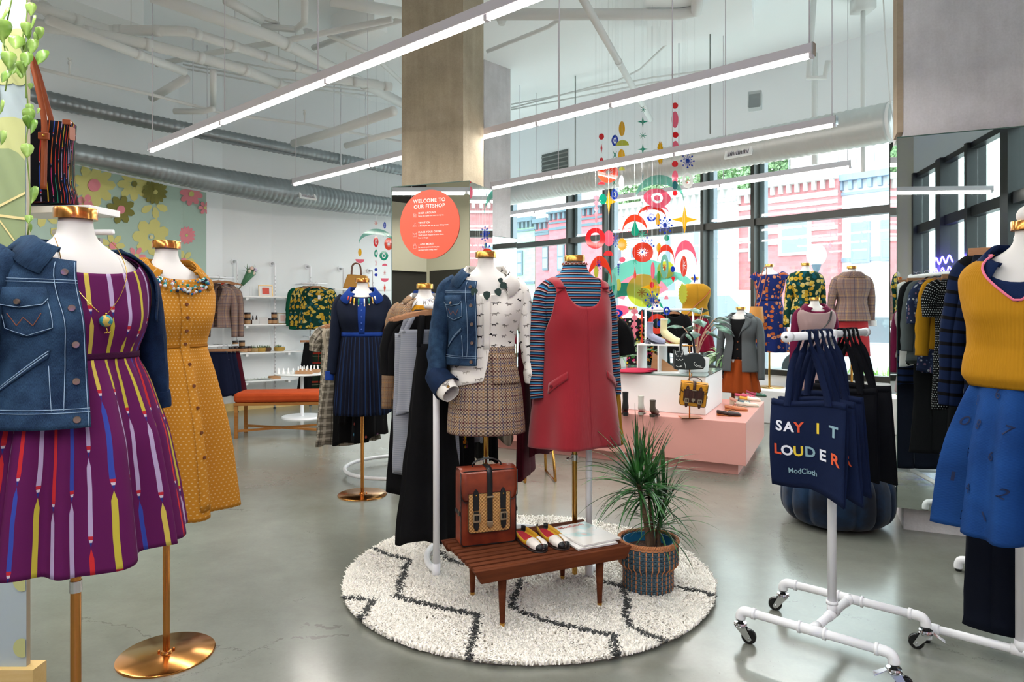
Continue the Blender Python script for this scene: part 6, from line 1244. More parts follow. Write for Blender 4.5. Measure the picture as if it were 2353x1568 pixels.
# potted plants on plinth
def potplant(X, Y, z, r, h, lb, leafm, n, Lf, wf, seed, potm=WHITE, stems=True, droop=.8):
    rt = empty('potted_plant', (X, Y, z), 0, lb, 'plant'); MB().lathe([(0,0),(r*.86,0),(r*.9,.01),(r,h),(r*.93,h),(r*.9,h-.02),(0,h-.02)], n=32).build('pot', potm, rt); rn = random.Random(seed); fo = MB(); st_ = MB()
    for k in range(n):
        yaw = rn.uniform(0, 6.28); L_ = Lf*rn.uniform(.6, 1.15)
        if stems:
            e = Vector((cos(yaw)*L_*.5, sin(yaw)*L_*.5, h+L_*rn.uniform(.7,1.2))); st_.tube(smooth_path([(0,0,h-.02), (e.x*.35, e.y*.35, h+(e.z-h)*.6), e], 4), .0035, 6); leafblade(fo, e, yaw+rn.uniform(-.5,.5), rn.uniform(-.3,.4), wf*2.4, wf, .9, 8)
        else: leafblade(fo, (cos(yaw)*r*.5, sin(yaw)*r*.5, h-.01), yaw, rn.uniform(.2,1.4), L_, wf, droop, 7)
    fo.build('leaves', leafm, rt, solid=.001)
    if stems: st_.build('stems', mat('pink_stem', '#b08a74', .6), rt)
    return rt
DL = m_leaf('alocasia_leaf', '#1f3028', '#5f8a78')
g_ = onp(1606, 857, ZG); potplant(g_.x+.01, g_.y+.11, ZG, .115, .13, 'dark-leaved alocasia in a white pot behind the cat handbag', DL, 12, .36, .075, 3)
gx, gy = XY(1424, 6.85); potplant(gx, gy, ZG, .07, .1, 'thin grassy plant at the left of the plinth', m_leaf('grass_leaf', '#4a7a4a', '#8fb08a'), 60, .36, .008, 5, stems=False)
lp = empty('plant_stand', (XY(1668,7.55)[0], 7.55, 0), 0, 'wooden plant stand behind the platform', 'stand'); MB().box((0,0,.62), (.3,.3,.03)).build('top', m_wood('walnut2','#6a3a24','#8a5036'), lp, smooth=False)
for sx in (-1,1):
    for sy in (-1,1): MB().box((sx*.12, sy*.12, .30), (.035,.035,.61)).build('leg', m_wood('walnut2'), lp, smooth=False)
potplant(lp.location.x, 7.55, .636, .11, .16, 'bushy light green plant in a white pot on the plant stand', m_leaf('bushy_leaf', '#5f8f5a', '#a8c49a'), 170, .2, .022, 6, stems=False, droop=1.6)
# pouf
PV = NB('navy_velvet', .7, 0, .2, .15); q = PV.pos(); n_ = PV.noise(PV.PO, 5, 4, .6); PV.col(PV.ramp(n_, [(.38, '#050f20'), (.64, '#123050')], 'LINEAR')); PV = PV.m
po = MB(); rows = []
for i in range(33):
    s = i/32; a = pi*s; z = .2+.2*math.copysign(abs(cos(a))**.7, cos(a)); rr = .33*abs(sin(a))**.5*(1-.06*cos(a)); row = []
    for k in range(145): th = 2*pi*k/144; lob = 1-.085*(1-abs(sin(th*7.5)))**3*(1 if s < .95 else .3); row.append(Vector((rr*lob*cos(th), rr*lob*sin(th), max(.0, z*(.97+.03*lob)))))
    rows.append(row)
po.grid(rows); tag(po.build('velvet_pouf', PV, loc=(2.045,4.30,0)), 'round tufted navy velvet pouf on the floor by the mirror', 'pouf')
# ---------------------------------------------------------------- tote rack
def pipe(mb, P, r=.0165): mb.tube(P, r, 14); return mb
c_ = Vector((1.27,2.71,0)); e1 = Vector((.767,-.641,0)); e2 = Vector((.707,.707,0)); HP = .128
tr = empty('tote_rack', (c_.x, c_.y, 0), 0, 'white pipe rack on four casters holding navy tote bags', 'rack')
def cst(p, yaw, brake, par):
    rt = empty('caster', p, yaw, parent=par); MB().lathe([(.012,.098),(.017,.094),(.012,.086),(.009,.08)], n=16).build('stem_cap', BLACK, rt)
    MB().lathe([(0,.083),(.024,.08),(.026,.074),(.022,.071),(.026,.068),(.022,.062),(0,.062)], n=24).build('swivel_plate', CHROME, rt)
    fk = MB()
    for s in (-1,1): fk.prism([(-.02,.066),(.02,.066),(.044,.022),(.034,.012),(.022,.018)], .0025, Matrix.Translation((0, s*.015, 0)) @ XZ)
    fk.build('fork', CHROME, rt, smooth=False); MB().lathe([(.004,-.011),(.026,-.011),(.0285,-.007),(.0285,.007),(.026,.011),(.004,.011)], (0,0,0), 32, Matrix.Translation((.032,0,.0285)) @ Matrix.Rotation(pi/2,4,'X')).build('wheel', mat('black_rubber', '#0e0f10', .25), rt); MB().tube([(.032,-.019,.026),(.032,.019,.026)], .004, 8).build('axle', CHROME, rt)
    if brake: MB().prism([(-.012,.0),(.012,0),(.016,-.045),(-.016,-.045)], .003, Matrix.Translation((-.025,0,.07)) @ Matrix.Rotation(R(60),4,'Y') @ Matrix.Rotation(pi/2,4,'Z') @ Matrix.Rotation(pi/2,4,'X')).build('brake_lever', CHROME, rt, smooth=False)
hl, hd_ = .25, .20
for i, s in enumerate((-1, 1)):
    b = e2*s*hd_; m_ = MB()
    L0, L1 = b-e1*hl, b+e1*hl; pipe(m_, [L0+Vector((0,0,HP)), L1+Vector((0,0,HP))]); m_.build('foot_pipe', PIPE, tr)
    for sg_, E in ((-1, L0), (1, L1)):
        el = MB(); el.tube(smooth_path([E-e1*sg_*.03+Vector((0,0,HP)), E-e1*sg_*.004+Vector((0,0,HP)), E+e1*sg_*.012+Vector((0,0,HP-.004)), E+e1*sg_*.022+Vector((0,0,HP-.016)), E+e1*sg_*.024+Vector((0,0,HP-.034))], 4), .0195, 14); el.tube([E-e1*sg_*.036+Vector((0,0,HP)), E-e1*sg_*.024+Vector((0,0,HP))], .0225, 14); el.build('elbow', PIPE, tr)
        cst(E+e1*sg_*.024, [R(-25),R(-20),R(160),R(150)][i*2+(sg_>0)], sg_ > 0, tr)
    te = MB(); te.tube([b-e1*.045+Vector((0,0,HP)), b+e1*.045+Vector((0,0,HP))], .0195, 14); [te.tube([b+e1*q+Vector((0,0,HP)), b+e1*(q+.009)+Vector((0,0,HP))], .023, 14) for q in (-.05,.041)]; te.tube([b+Vector((0,0,HP)), b-e2*s*.05+Vector((0,0,HP))], .0195, 14); te.build('tee_joint', PIPE, tr)
MB().tube([e2*-.2+Vector((0,0,HP)), e2*.2+Vector((0,0,HP))], .0165, 14).build('cross_pipe', PIPE, tr)
te = MB(); te.tube([e2*-.04+Vector((0,0,HP)), e2*.04+Vector((0,0,HP))], .0195, 14); te.tube([Vector((0,0,HP)), Vector((0,0,HP+.05))], .0195, 14); te.tube([Vector((0,0,HP+.04)), Vector((0,0,HP+.052))], .0225, 14); te.build('tee_joint', PIPE, tr)
MB().tube([(0,0,HP),(0,0,1.235)], .0165, 16).build('upright', PIPE, tr); ZR_ = 1.238
rl = MB(); rl.tube([e2*-.40+Vector((0,0,ZR_)), e2*.37+Vector((0,0,ZR_))], .0155, 16); rl.build('top_rail', PIPE, tr)
te = MB(); te.tube([e2*-.03+Vector((0,0,ZR_)), e2*.03+Vector((0,0,ZR_))], .019, 14); te.tube([Vector((0,0,ZR_)), Vector((0,0,ZR_-.045))], .019, 14); te.build('tee_joint', PIPE, tr)
for q in (-.40, .37): MB().tube([e2*q+Vector((0,0,ZR_)), e2*(q+.03*(1 if q > 0 else -1))+Vector((0,0,ZR_))], [.0175,.0195], 16).build('end_cap', PIPE, tr)
MB().tube([e2*-.4305+Vector((0,0,ZR_)), e2*-.4315+Vector((0,0,ZR_))], .005, 10).build('cap_hole', BLACK, tr)
TOTE = m_cloth('navy_canvas', '#152347', .1, 1500, '#1b2c56'); TOTB = m_cloth('black_canvas', '#10131c', .1, 1500)
def tote(t, m, lb, w=.27, h=.33, zt=.995, skew=.0, text=0, yawoff=0, seed=0, lean=0):
    p = c_+e2*t; rt = empty('tote_bag', (p.x, p.y, 0), atan2(-.707,.707)+yawoff, lb, 'tote bag'); 
    def Bp(u, v, side=0):  # u across -1..1, v 0 top ..1 bottom
        x = u*w/2+skew*v; z = zt-h*v-.02*(u > 0)*u*v*2.2+.006*sin(u*3+seed); y = .012*sin(pi*v)*side+.016*sin(2.1*u+seed+2*v)*(.3+v)+lean*v+side*.006; return Vector((x, y, z))
    for s in (-1, 1): mb = MB(); mb.grid([[Bp(-1+2*k/20, i/14, s) for k in range(21)] for i in range(15)], [[(-w/2+w*k/20, i/14*h) for k in range(21)] for i in range(15)]); mb.build('panel', m, rt, solid=.002)
    mb = MB(); mb.grid([[Bp(-1+2*k/20, v, -1)+Vector((0,-.002,0)) for k in range(21)] for v in (0, .06)]); mb.build('top_hem', m, rt, solid=.002)
    for s in (-1, 1):
        P = [Bp(-.55, .06, s)+Vector((0,s*.004,0)), Bp(-.55, 0, s)+Vector((.004,s*.004,.01)), Vector((-.052+.006*s, s*.012, (zt+ZR_)/2)), Vector((-.019, s*.016+.01*s, ZR_-.02)), Vector((-.012, s*.02, ZR_+.017)), Vector((.0,s*.02,ZR_+.021)), Vector((.012, s*.02, ZR_+.017)), Vector((.019, s*.018+.01*s, ZR_-.02)), Vector((.05+.006*s, s*.012, (zt+ZR_)/2)), Bp(.55, 0, s)+Vector((-.004,s*.004,.01)), Bp(.55, .06, s)+Vector((0,s*.004,0))]
        P = smooth_path(P, 4); mb = MB(); mb.grid([[p+Vector((k*.0125,0,0)) if abs(p.z-ZR_) > .05 else p+Vector((0,k*.0125,0)) for p in P] for k in (-1,0,1)]); mb.build('strap', m, rt, solid=.003)
    if text:
        cols = {'W':'#dfe2ee','R':'#d8502e','Y':'#e2c53a','B':'#86a8b4','O':'#dd5a33'}; mm = [mat('print_'+k, v, .6) for k, v in cols.items()]; ks = list(cols)
        tx = MB(); f_ = lambda x, y: Bp(x/(w/2), y/h, -1)+Vector((0,-.0035,0))
        for chs, yy, xs in (('SAY IT', .115, [-.112,-.082,-.045,0,.032,.078]), ('LOUDER', .205, [-.118,-.093,-.050,-.010,.042,.084])):
            for i, (ch, x0) in enumerate(zip(chs, xs)):
                if ch == ' ': continue
                cc_ = {'SAY IT':'WWR YB','LOUDER':'RWYBWO'}[chs][i]; put_text(tx, ch, .052, lambda x, y: f_(x0+x, yy+.012*(x0+x)*2-y), .03, 'LEFT', mi=ks.index(cc_))
        put_text(tx, 'ModCloth', .028, lambda x, y: f_(-.072+x*.9, .272-y), .02, 'LEFT', mi=3); tx.build('lettering', mm, rt, smooth=False)
    return rt
tote(-.235, TOTE, 'front navy tote bag printed SAY IT LOUDER in coloured letters', text=1, seed=0)
tote(-.165, TOTE, 'second navy tote bag, showing only a red R behind the front one', skew=.035, w=.28, seed=1, zt=1.0, text=1)
tote(-.06, TOTE, 'third navy tote bag, between the printed ones and the black one', skew=.03, w=.27, seed=2, zt=1.01)
tote(.22, TOTB, 'black tote bag hanging at the far end of the white rack', w=.30, h=.36, seed=3, zt=1.03, skew=.02)
tote(.12, TOTB, 'dark tote bag just in front of the far black one', w=.26, h=.34, seed=4, zt=1.02)
tote(-.30, TOTE, 'navy tote hung at the very front of the rail, straps spread', w=.0001, h=.001, zt=1.0) if False else None
# ---------------------------------------------------------------- right rack
ra_, rb_ = Vector((1.90,2.55,0)), Vector((2.52,3.30,0)); rd_ = (rb_-ra_).normalized(); rp_ = Vector((rd_.y, -rd_.x, 0)); ZR2 = 1.60
rk = empty('pipe_rack', (ra_.x, ra_.y, 0), 0, 'white pipe clothes rack at the right edge by the mirror', 'clothes rack'); L_ = rb_-ra_
for q in (Vector((0,0,0)), L_):
    MB().tube([q+Vector((0,0,.05)), q+Vector((0,0,ZR2))], .0175, 16).build('upright', PIPE, rk)
    f_ = MB(); f_.tube([q-rp_*.29+Vector((0,0,.06)), q+rp_*.27+Vector((0,0,.06))], .0165, 14); f_.build('foot_pipe', PIPE, rk)
    for s in (-1,1): e_ = q+rp_*s*.28; m_ = MB(); m_.tube(smooth_path([e_-rp_*s*.02+Vector((0,0,.06)), e_+rp_*s*.012+Vector((0,0,.057)), e_+rp_*s*.024+Vector((0,0,.04)), e_+rp_*s*.025+Vector((0,0,.014))], 4), .0205, 14); m_.build('elbow', PIPE, rk); MB().lathe([(0,.012),(.016,.012),(.014,0),(0,0)], e_+rp_*s*.025, 14).build('rubber_foot', BLACK, rk)
    m_ = MB(); m_.tube([q-rp_*.03+Vector((0,0,.06)), q+rp_*.03+Vector((0,0,.06))], .0215, 14); m_.tube([q+Vector((0,0,.06)), q+Vector((0,0,.10))], .0215, 14); m_.build('tee_joint', PIPE, rk); MB().ball(q+Vector((0,0,ZR2)), .023, 14, 9).build('elbow', PIPE, rk)
MB().tube([Vector((0,0,ZR2)), L_+Vector((0,0,ZR2))], .0165, 14).build('rail', PIPE, rk); MB().tube([Vector((0,0,.06)), L_+Vector((0,0,.06))], .0165, 14).build('base_pipe', PIPE, rk)
rz_ = atan2(rp_.y, rp_.x)
its = [(.06, m_cloth('ink_cloth', '#10182a', .1), 1.53, 'dark navy trousers on a clip hanger at the near end of the right rack', 'trousers', 'trousers', .21, .19, 0),(.15, M_BSTR, .86, 'navy and black striped long-sleeved top on the right rack', 'shirt', 'top', .19, .2, .6),(.84, M_PDOT, .95, 'black polka-dot ruffled dress on the right rack', 'dress', 'top', .19, .2, .25),
       (.74, M_YEL, .55, 'mustard cardigan with grey cuffs on the right rack', 'cardigan', 'top', .18, .17, .52),(.65, M_BFLW, .72, 'blue and grey flowered blouse on the right rack', 'blouse', 'top', .2, .22, .3),(.55, M_GRYC, .66, 'grey wool coat on the right rack', 'coat', 'top', .2, .24, .5),(.36, M_BLK, 1.35, 'black trousers with patterned waist on the right rack', 'trousers', 'trousers', .15, .18, 0),
       (.44, M_BLK, .68, 'black patterned knit on the right rack', 'knitwear', 'top', .2, .2, .5),(.29, M_WHT, .7, 'white shirt next to the striped top on the right rack', 'shirt', 'top', .19, .2, .5),(.92, M_BLK, 1.3, 'dark trousers at the far end of the right rack', 'trousers', 'trousers', .15, .18, 0)]
for i, (t, m, L1_, lb, cat, kd, w_, w2_, sl) in enumerate(its): q = ra_+L_*t; hung(q.x, q.y, ZR2+.018, rz_+pi, m, L1_, lb, cat, kd, w_, w2_, sl, seed=100+i, hg='hangers on the right rack', neck=.05)
# ---------------------------------------------------------------- window mannequins
def skirt_on(X, Y, z0, T, phi, m, zt, zh, w0, w1, lb, folds=((7,.015,.4),), uw=.18):
    rt = G0('skirt', X, Y, phi, lb, 'skirt', z0); S = Shape([(zt+.02,w0*.93,w0*.75,w0*.66),(zt-.06,w0,w0*.8,w0*.75),(zh,w1,w1*.9,w1*.85)], T=1.6, bust=0, folds=folds, ftop=zt, fbot=(zt+zh)/2, fpow=.8); mb = MB(); loft(mb, S, zt, zh, n=120, m=22, uw=uw); mb.build('skirt_body', m, rt, solid=.002)
    mb = MB(); loft(mb, S, zt+.004, zt-.03, n=60, m=2, off=.003); mb.build('waistband', m, rt, solid=.002); return rt
def top_on(X, Y, z0, T, phi, m, zh, lb, cat='blouse', sl=0, grow=.01, cc=None, scoop=.05, uw=.15, nm_='blouse', slm=None):
    rt = G0(nm_, X, Y, phi, lb, cat, z0); S = Shape(T=T, grow=grow, wob=.006); f = T/1.6; mb = MB(); loft(mb, S, lambda t: (1.497-scoop*max(0, cos(t))**1.5)*f, zh, n=70, m=28, uw=uw); mb.build('body', m, rt, solid=.002)
    if cc: mb = MB(); collar(mb, S, 1.50*f, gap=.3, vz=.03); mb.build('collar', cc, rt, solid=.003)
    if sl:
        for s in (-1,1): mb = MB(); sleeve(mb, [(s*.13,0,1.455*f),(s*.17,0,1.40*f),(s*.195,-.005,1.24*f),(s*.218,-.02,(1.42-sl)*f)], [.042,.05,.048,.044], seed=s+3); mb.build('sleeve', slm or m, rt, solid=.002)
    else:
        for s in (-1,1): q = MB(); q.ball((s*.158, 0, 1.39*f), (.024,.05,.07), 14, 9); q.build('arm_cap', MANW, rt)
    return rt
def wm(px, Y, z0, ytop): T = Zof(ytop, Y)-z0; x, y = XY(px, Y); return x, y, T
x, y, T = wm(1597, 8.75, .39, 637); mannequin(x, y, T, R(185), 'dress form on the ledge in yellow top and crimson skirt, back turned', z0=.39, group='window dress forms'); top_on(x, y, .39, T, R(185), m_cloth('yellow_gathered', '#d8a02a', .15), 1.02*T/1.6, 'sleeveless gathered yellow top in the window', grow=.02); skirt_on(x, y, .39, T, R(185), M_CRIM, 1.06*T/1.6, .42, .15, .25, 'crimson pleated midi skirt in the window', ((14,.014,0),)); 
o = MB(); S_ = Shape(T=T, grow=.03); P = [S_(t, z, .0) for t, z in ((-.9,1.40*T/1.6),(-.4,1.3*T/1.6),(.2,1.17*T/1.6),(.8,1.04*T/1.6))]; P2 = [S_(pi+t, z, .0) for t, z in ((.9,1.40*T/1.6),(.4,1.3*T/1.6),(-.2,1.17*T/1.6),(-.8,1.04*T/1.6))]; o.tube(smooth_path(P2), .010, 6, flat=.3); tag(o.build('brown_strap', TAN, loc=(x,y,.39), rz=R(185)), 'brown leather strap across the yellow window top', 'strap')
x, y, T = wm(1702, 7.35, 0, 706); mannequin(x, y, T, R(-35), 'short dress form in grey blazer and rust skirt beside the platform', R_=.15, group=None); blazer(x, y, T, R(-35), 'grey wool blazer over a dark blouse beside the platform', M_GRYC, hem=.80*1.0, op=.8, sl=.72, ws=1.0); top_on(x, y, 0, T, R(-35), M_BLK, .95*T/1.6, 'dark ruffled blouse under the grey wool blazer', sl=0, grow=-.004); skirt_on(x, y, 0, T, R(-35), M_RUS, 1.0*T/1.6, .46, .13, .20, 'rust orange flared midi skirt beside the platform', ((9,.016,0),))
x, y, T = wm(1768, 8.40, .39, 608); mannequin(x, y, T, R(150), 'dress form on the ledge in the blue and orange floral dress', z0=.39); rt = G0('floral_dress', x, y, R(150), 'blue dress with orange flowers in the street window', 'dress', .39); S_ = Shape(BODY[:13]+[(1.09,.145,.11,.1),(.9,.18,.15,.15),(.5,.22,.19,.19)], T=T, grow=.012, folds=((9,.014,0),), ftop=1.0, fbot=.6, ws=.95); mb = MB(); loft(mb, S_, lambda t: 1.495*T/1.6-.03*abs(cos(t)), .44, n=110, m=40); mb.build('dress_body', M_BFL, rt, solid=.002); mb = MB(); loft(mb, S_, 1.17*T/1.6, 1.13*T/1.6, n=60, m=2, off=.004); mb.build('waist', M_BFL, rt, solid=.002)
for s in (-1,1): q = MB(); q.ball((s*.15, 0, 1.38*T/1.6), (.03,.055,.075), 14, 9); q.build('arm_cap', MANW, rt); q = MB(); sleeve(q, [(s*.12,0,1.475*T/1.6),(s*.155,0,1.44*T/1.6),(s*.18,0,1.40*T/1.6)], [.05,.07,.085], seed=s); q.build('flutter_sleeve', M_BFL, rt, solid=.002)
q = XY(1738, 8.2); cbag = empty('shoulder_bag', (q[0], q[1], Zof(743, 8.2)), R(20), 'tan bucket shoulder bag hanging beside the floral window dress', 'bag'); MB().lathe([(0,0),(.10,0),(.108,.02),(.085,.2),(0,.2)], n=20).build('body', mat('ochre_leather', '#c58a44', .45), cbag).scale = (1,.6,1); m_ = MB(); m_.tube(smooth_path([(-.02,0,.2),(.02,0,.4),(.10,-.01,.66),(.17,.02,.62),(.12,.06,.3),(.05,.03,.2)], 5), .005, 6); m_.build('strap', TAN, cbag)
x, y, T = wm(1851, 8.02, .39, 605); mannequin(x, y, T, R(180), 'dress form on the ledge in green floral blouse, back turned', z0=.39, ); top_on(x, y, .39, T, R(180), M_GRNF, .96*T/1.6, 'green floral blouse in the street window', sl=.62, grow=.02, scoop=.0); skirt_on(x, y, .39, T, R(180), M_DGRN, 1.05*T/1.6, .05, .15, .16, 'dark green wide-leg trousers in the street window', ((2,.03,0),))
x, y, T = wm(1957, 7.62, .39, 612); mannequin(x, y, T, R(175), 'dress form on the ledge in plaid blazer and coral skirt, back turned', z0=.39); blazer(x, y, T, R(175), 'plaid tweed blazer seen from behind in the street window', M_PL2, z0=.39, hem=.92, sl=.52); skirt_on(x, y, .39, T, R(175), M_CORAL, .98*T/1.6, .44, .16, .18, 'coral red pencil skirt in the street window', ((3,.006,0),)); 
for s in (-1,1): q = MB(); sleeve(q, [(s*.225,-.015,(1.42-.49)*T/1.6),(s*.228,-.02,(1.42-.56)*T/1.6)], [.05,.055]); tag(q.build('shirt_cuff', M_WHT, loc=(x,y,.39), rz=R(175), solid=.003), ['left', 'right'][s > 0]+' turned-back white cuff of the plaid window blazer', 'cuff')
x, y, T = wm(1872, 6.9, 0, 684); mannequin(x, y, T, R(-5), 'dress form on the floor in pale pink vest with maroon sleeves', R_=.16); top_on(x, y, 0, T, R(-5), M_MAR, .98*T/1.6, 'maroon collared shirt under the pale pink vest', sl=.62, grow=.008, cc=M_MAR, nm_='shirt', cat='shirt'); rt = top_on(x, y, 0, T, R(-5), M_PNKV, .96*T/1.6, 'pale pink pinafore vest over the maroon shirt', cat='vest', grow=.02, scoop=.07, nm_='pinafore_vest')
for c in kids(rt):
    if c.name.startswith('arm_cap'): bpy.data.objects.remove(c)
skirt_on(x, y, 0, T, R(-5), M_PNKV, 1.03*T/1.6, .55, .15, .2, 'pale pink flared skirt of the pink outfit'); o = MB(); S_ = Shape(T=T, grow=.03); P = [S_(t, z*T/1.6, .0) for t, z in ((.7,1.45),(.4,1.35),(.0,1.22),(-.5,1.08),(-.9,.98))]; o.tube(smooth_path(P), .009, 6, flat=.3); tag(o.build('crossbody_strap', LBLK, loc=(x,y,0), rz=R(-5)), 'thin black crossbody strap over the pale pink vest', 'strap')
x, y, T = wm(1453, 7.75, 0, 705); mannequin(x, y, T, R(10), 'dress form behind the plinth in black bright-flowered dress'); rt = G0('flowered_dress', x, y, R(10), 'black dress with bright pink and yellow flowers behind the plinth', 'dress'); S_ = Shape(BODY[:13]+[(1.1,.145,.11,.1),(.6,.23,.2,.2)], T=T, grow=.012, folds=((7,.014,0),), ftop=1.0); mb = MB(); loft(mb, S_, 1.45*T/1.6, .45, n=90, m=34); mb.build('dress_body', M_KFL, rt, solid=.002)
for s in (-1,1): mb = MB(); sleeve(mb, [(s*.13,0,1.445*T/1.6),(s*.175,0,1.38*T/1.6),(s*.225,-.01,1.05*T/1.6),(s*.23,-.03,.92*T/1.6)], [.05,.06,.06,.05]); mb.build('sleeve', M_KFL, rt, solid=.002)
x, y, T = wm(1507, 7.9, 0, 690); mannequin(x, y, T, R(0), 'dress form behind the riser in dark teal dress'); top_on(x, y, 0, T, 0, m_cloth('dark_teal', '#0c343c', .1), .95*T/1.6, 'dark teal top behind the ankle boots', sl=.4, nm_='teal_top', cat='top'); skirt_on(x, y, 0, T, 0, MC['dark_teal'], 1.0*T/1.6, .4, .15, .17, 'dark teal skirt behind the white riser', ((5,.01,0),))
q = XY(1548, 7.6); hung(q[0], q[1], 1.36, R(10), M_BLK, .5, 'dark striped jacket behind the yellow window outfit', 'jacket', 'top', .15, .15, .4, seed=210)
cr_ = empty('rear_rail', (XY(1535,7.6)[0], 7.6, 0), 0, 'thin white clothes rail behind the riser', 'clothes rack'); MB().tube([(-.25,0,1.345),(.28,0,1.345)], .012, 8).build('rail', PIPE, cr_)
for s in (-.25,.28): MB().tube([(s,0,0),(s,0,1.345)], .012, 8).build('upright', PIPE, cr_)
# ================================================================ CEILING: lamps, ducts, pipes
TUBE = mat('lit_tube', '#fff6ec', .5, emit=9.0); HOUS = mat('lamp_housing', '#d6d2da', .4)
ZL = 2.75
def lamp_row(name_lb, a, b, joints, rods, A3=None):
    """fixture with bottom tubes from pixel a to b at height ZL"""
    A = A3 or AtZ(a[0], a[1], ZL); B = AtZ(b[0], b[1], ZL) if not isinstance(b, Vector) else b; d = (B-A); d.z = 0; L_ = d.length; d.normalize(); rt = empty('linear_lamp', (A.x, A.y, ZL), atan2(d.y, d.x), name_lb, 'pendant lamp', 'rows of linear tube lamps')
    MB().box((L_/2,0,.055), (L_,.05,.055)).build('housing', HOUS, rt, smooth=False, bevel=.003)
    ts = [0]+joints+[L_]
    for t0, t1 in zip(ts, ts[1:]):
        MB().tube([(t0+.02,0,.013),(t0+.035,0,.013),(t1-.035,0,.013),(t1-.02,0,.013)], [.010,.0135,.0135,.010], 12).build('tube', TUBE, rt)
        li = bpy.data.lights.new('tube_light', 'AREA'); li.shape = 'RECTANGLE'; li.size = t1-t0-.06; li.size_y = .03; li.energy = 8*(t1-t0); li.color = (1, .96, .9); lo = bpy.data.objects.new('tube_light', li); COL.objects.link(lo); lo.parent = rt; lo.location = ((t0+t1)/2, 0, -.003)
    for t in ts: MB().box((min(max(t, .012), L_-.012),0,.016), (.022,.03,.03)).build('socket', HOUS, rt, smooth=False)
    for s in (0, L_): MB().box((s,0,.05), (.006,.052,.07)).build('end_plate', CHROME, rt, smooth=False)
    for t in rods: m_ = MB(); m_.tube([(t,0,.08),(t,0,CZ-ZL)], .004, 6); m_.build('suspension_rod', HOUS, rt)
    return rt
def tpos(a, b, px):
    A = AtZ(a[0], a[1], ZL); B = AtZ(b[0], b[1], ZL); r = (px-CX)/F; d = B-A; t = (r*A.y-A.x)/(d.x-r*d.y); return t*(Vector((d.x,d.y,0))).length
r1 = ((346,352),(1262,2)); j1 = [tpos(*r1, x) for x in (512,757,1128)]
lamp_row('nearest linear tube lamp row crossing in front of the column', r1[0], AtZ(1640,-155,ZL), j1+[j1[-1]+1.36], [.04, j1[0]+.05, j1[1]-.1, j1[2]+.1])
r2 = ((675,428),(1870,133)); lamp_row('second linear tube lamp row running behind the central column', r2[0], r2[1], [tpos(*r2, x) for x in (852,1035,1235,1405)], [.05, tpos(*r2,845), tpos(*r2,1285), tpos(*r2,1545), tpos(*r2,1860)])
r3 = ((1130,436),(1922,291)); lamp_row('third linear tube lamp row above the pink platform', r3[0], r3[1], [tpos(*r3, x) for x in (1270,1550)], [tpos(*r3,1283), tpos(*r3,1545), tpos(*r3,1667), tpos(*r3,1912)])
r4 = ((1060,515),(1957,387)); lamp_row('farthest linear tube lamp row close to the street windows', r4[0], r4[1], [tpos(*r4, x) for x in (1230,1655)], [tpos(*r4,1232), tpos(*r4,1662), tpos(*r4,1948)])
for k, (A_, B_) in enumerate((((-4.7,4.9),(1.6,-1.2)), ((-4.7,2.5),(-.2,-2.0)))):
    lamp_row(['linear lamp row left of the camera seen in the column mirror', 'second linear lamp row behind the camera seen in mirrors'][k], A_, Vector((B_[0], B_[1], ZL)), [1.36*q for q in range(1, 6 if k == 0 else 4)], [.1, 2.8, 4.6 if k == 0 else 4.0], A3=Vector((A_[0], A_[1], ZL)))
GALV = NB('galvanised_duct', .38, .85); q = GALV.pos(); n_ = GALV.noise(GALV.PO, 2.2, 3); u_, v_ = GALV.uv(); rib = ((v_/.06+u_*.4).frac()-.5).abs(); GALV.col(GALV.mix(n_, '#767d80', '#a9afb2')); GALV.bump(rib.gt(.44), .6, .01); GALV = GALV.m
GALW = NB('pale_galvanised_duct', .45, .5); q = GALW.pos(); u_, v_ = GALW.uv(); rib = ((v_/.05+u_*.3).frac()-.5).abs(); GALW.col('#c6cac9'); GALW.bump(rib.gt(.42), .6, .01); GALW = GALW.m
def duct(P, r, m, lb, hang=(), grille=None, ribs=0, n=40):
    P = smooth_path(P, 12); rr = [float(np.interp(i/(len(P)-1), np.linspace(0,1,len(r)), r)) for i in range(len(P))]; rt = empty('air_duct', P[0], 0, lb, 'duct'); mb = MB(); O = Vector(P[0]); L = 0; Q = [P[0]]; R2 = [rr[0]]
    for i in range(1, len(P)):
        seg = (P[i]-P[i-1]).length; k_ = max(1, int(seg/.02))
        for k in range(1, k_+1): s = k/k_; Q.append(P[i-1].lerp(P[i], s)); R2.append(rr[i-1]+(rr[i]-rr[i-1])*s)
    R2 = [r_+(.006 if (i % 3 == 0) else 0) for i, r_ in enumerate(R2)]; mb.tube([q-O for q in Q], R2, n); mb.build('duct_body', m, rt)
    for h_ in hang:
        q = Q[int(h_*(len(Q)-1))]-O; r_ = R2[int(h_*(len(Q)-1))]; h = MB(); h.tube([q+Vector((0,0,r_)), Vector((q.x,q.y,CZ-O.z))], .007, 6); h.build('hanger_rod', PIPE, rt)
    return rt, Q, R2
DZ = 2.85; LD_ = [(-4.85,5.2,DZ),(-4.55,6.0,DZ),(-4.2,6.6,DZ),(-3.85,7.2,DZ),(-3.49,7.85,DZ),(-3.18,8.35,DZ),(-2.83,8.83,DZ),(-2.35,9.45,DZ),(-1.8,9.98,DZ),(-1.2,10.4,DZ)]
d1, Q1, _ = duct(LD_, [.10,.10,.10,.12,.14,.155,.165,.15,.135,.135], GALV, 'large curved galvanised duct above the mural and wall shelves', (.42,.75))
P = [U(x, y, (3.45-H)*F/(HY-y)) for x, y in ((-60,185),(60,217),(351,281),(600,331),(808,371),(920,391),(1080,418))]; duct(P, [.085,.08,.075,.07,.07], GALV, 'slim galvanised duct high along the left ceiling', (.25,.35,.62,.7))
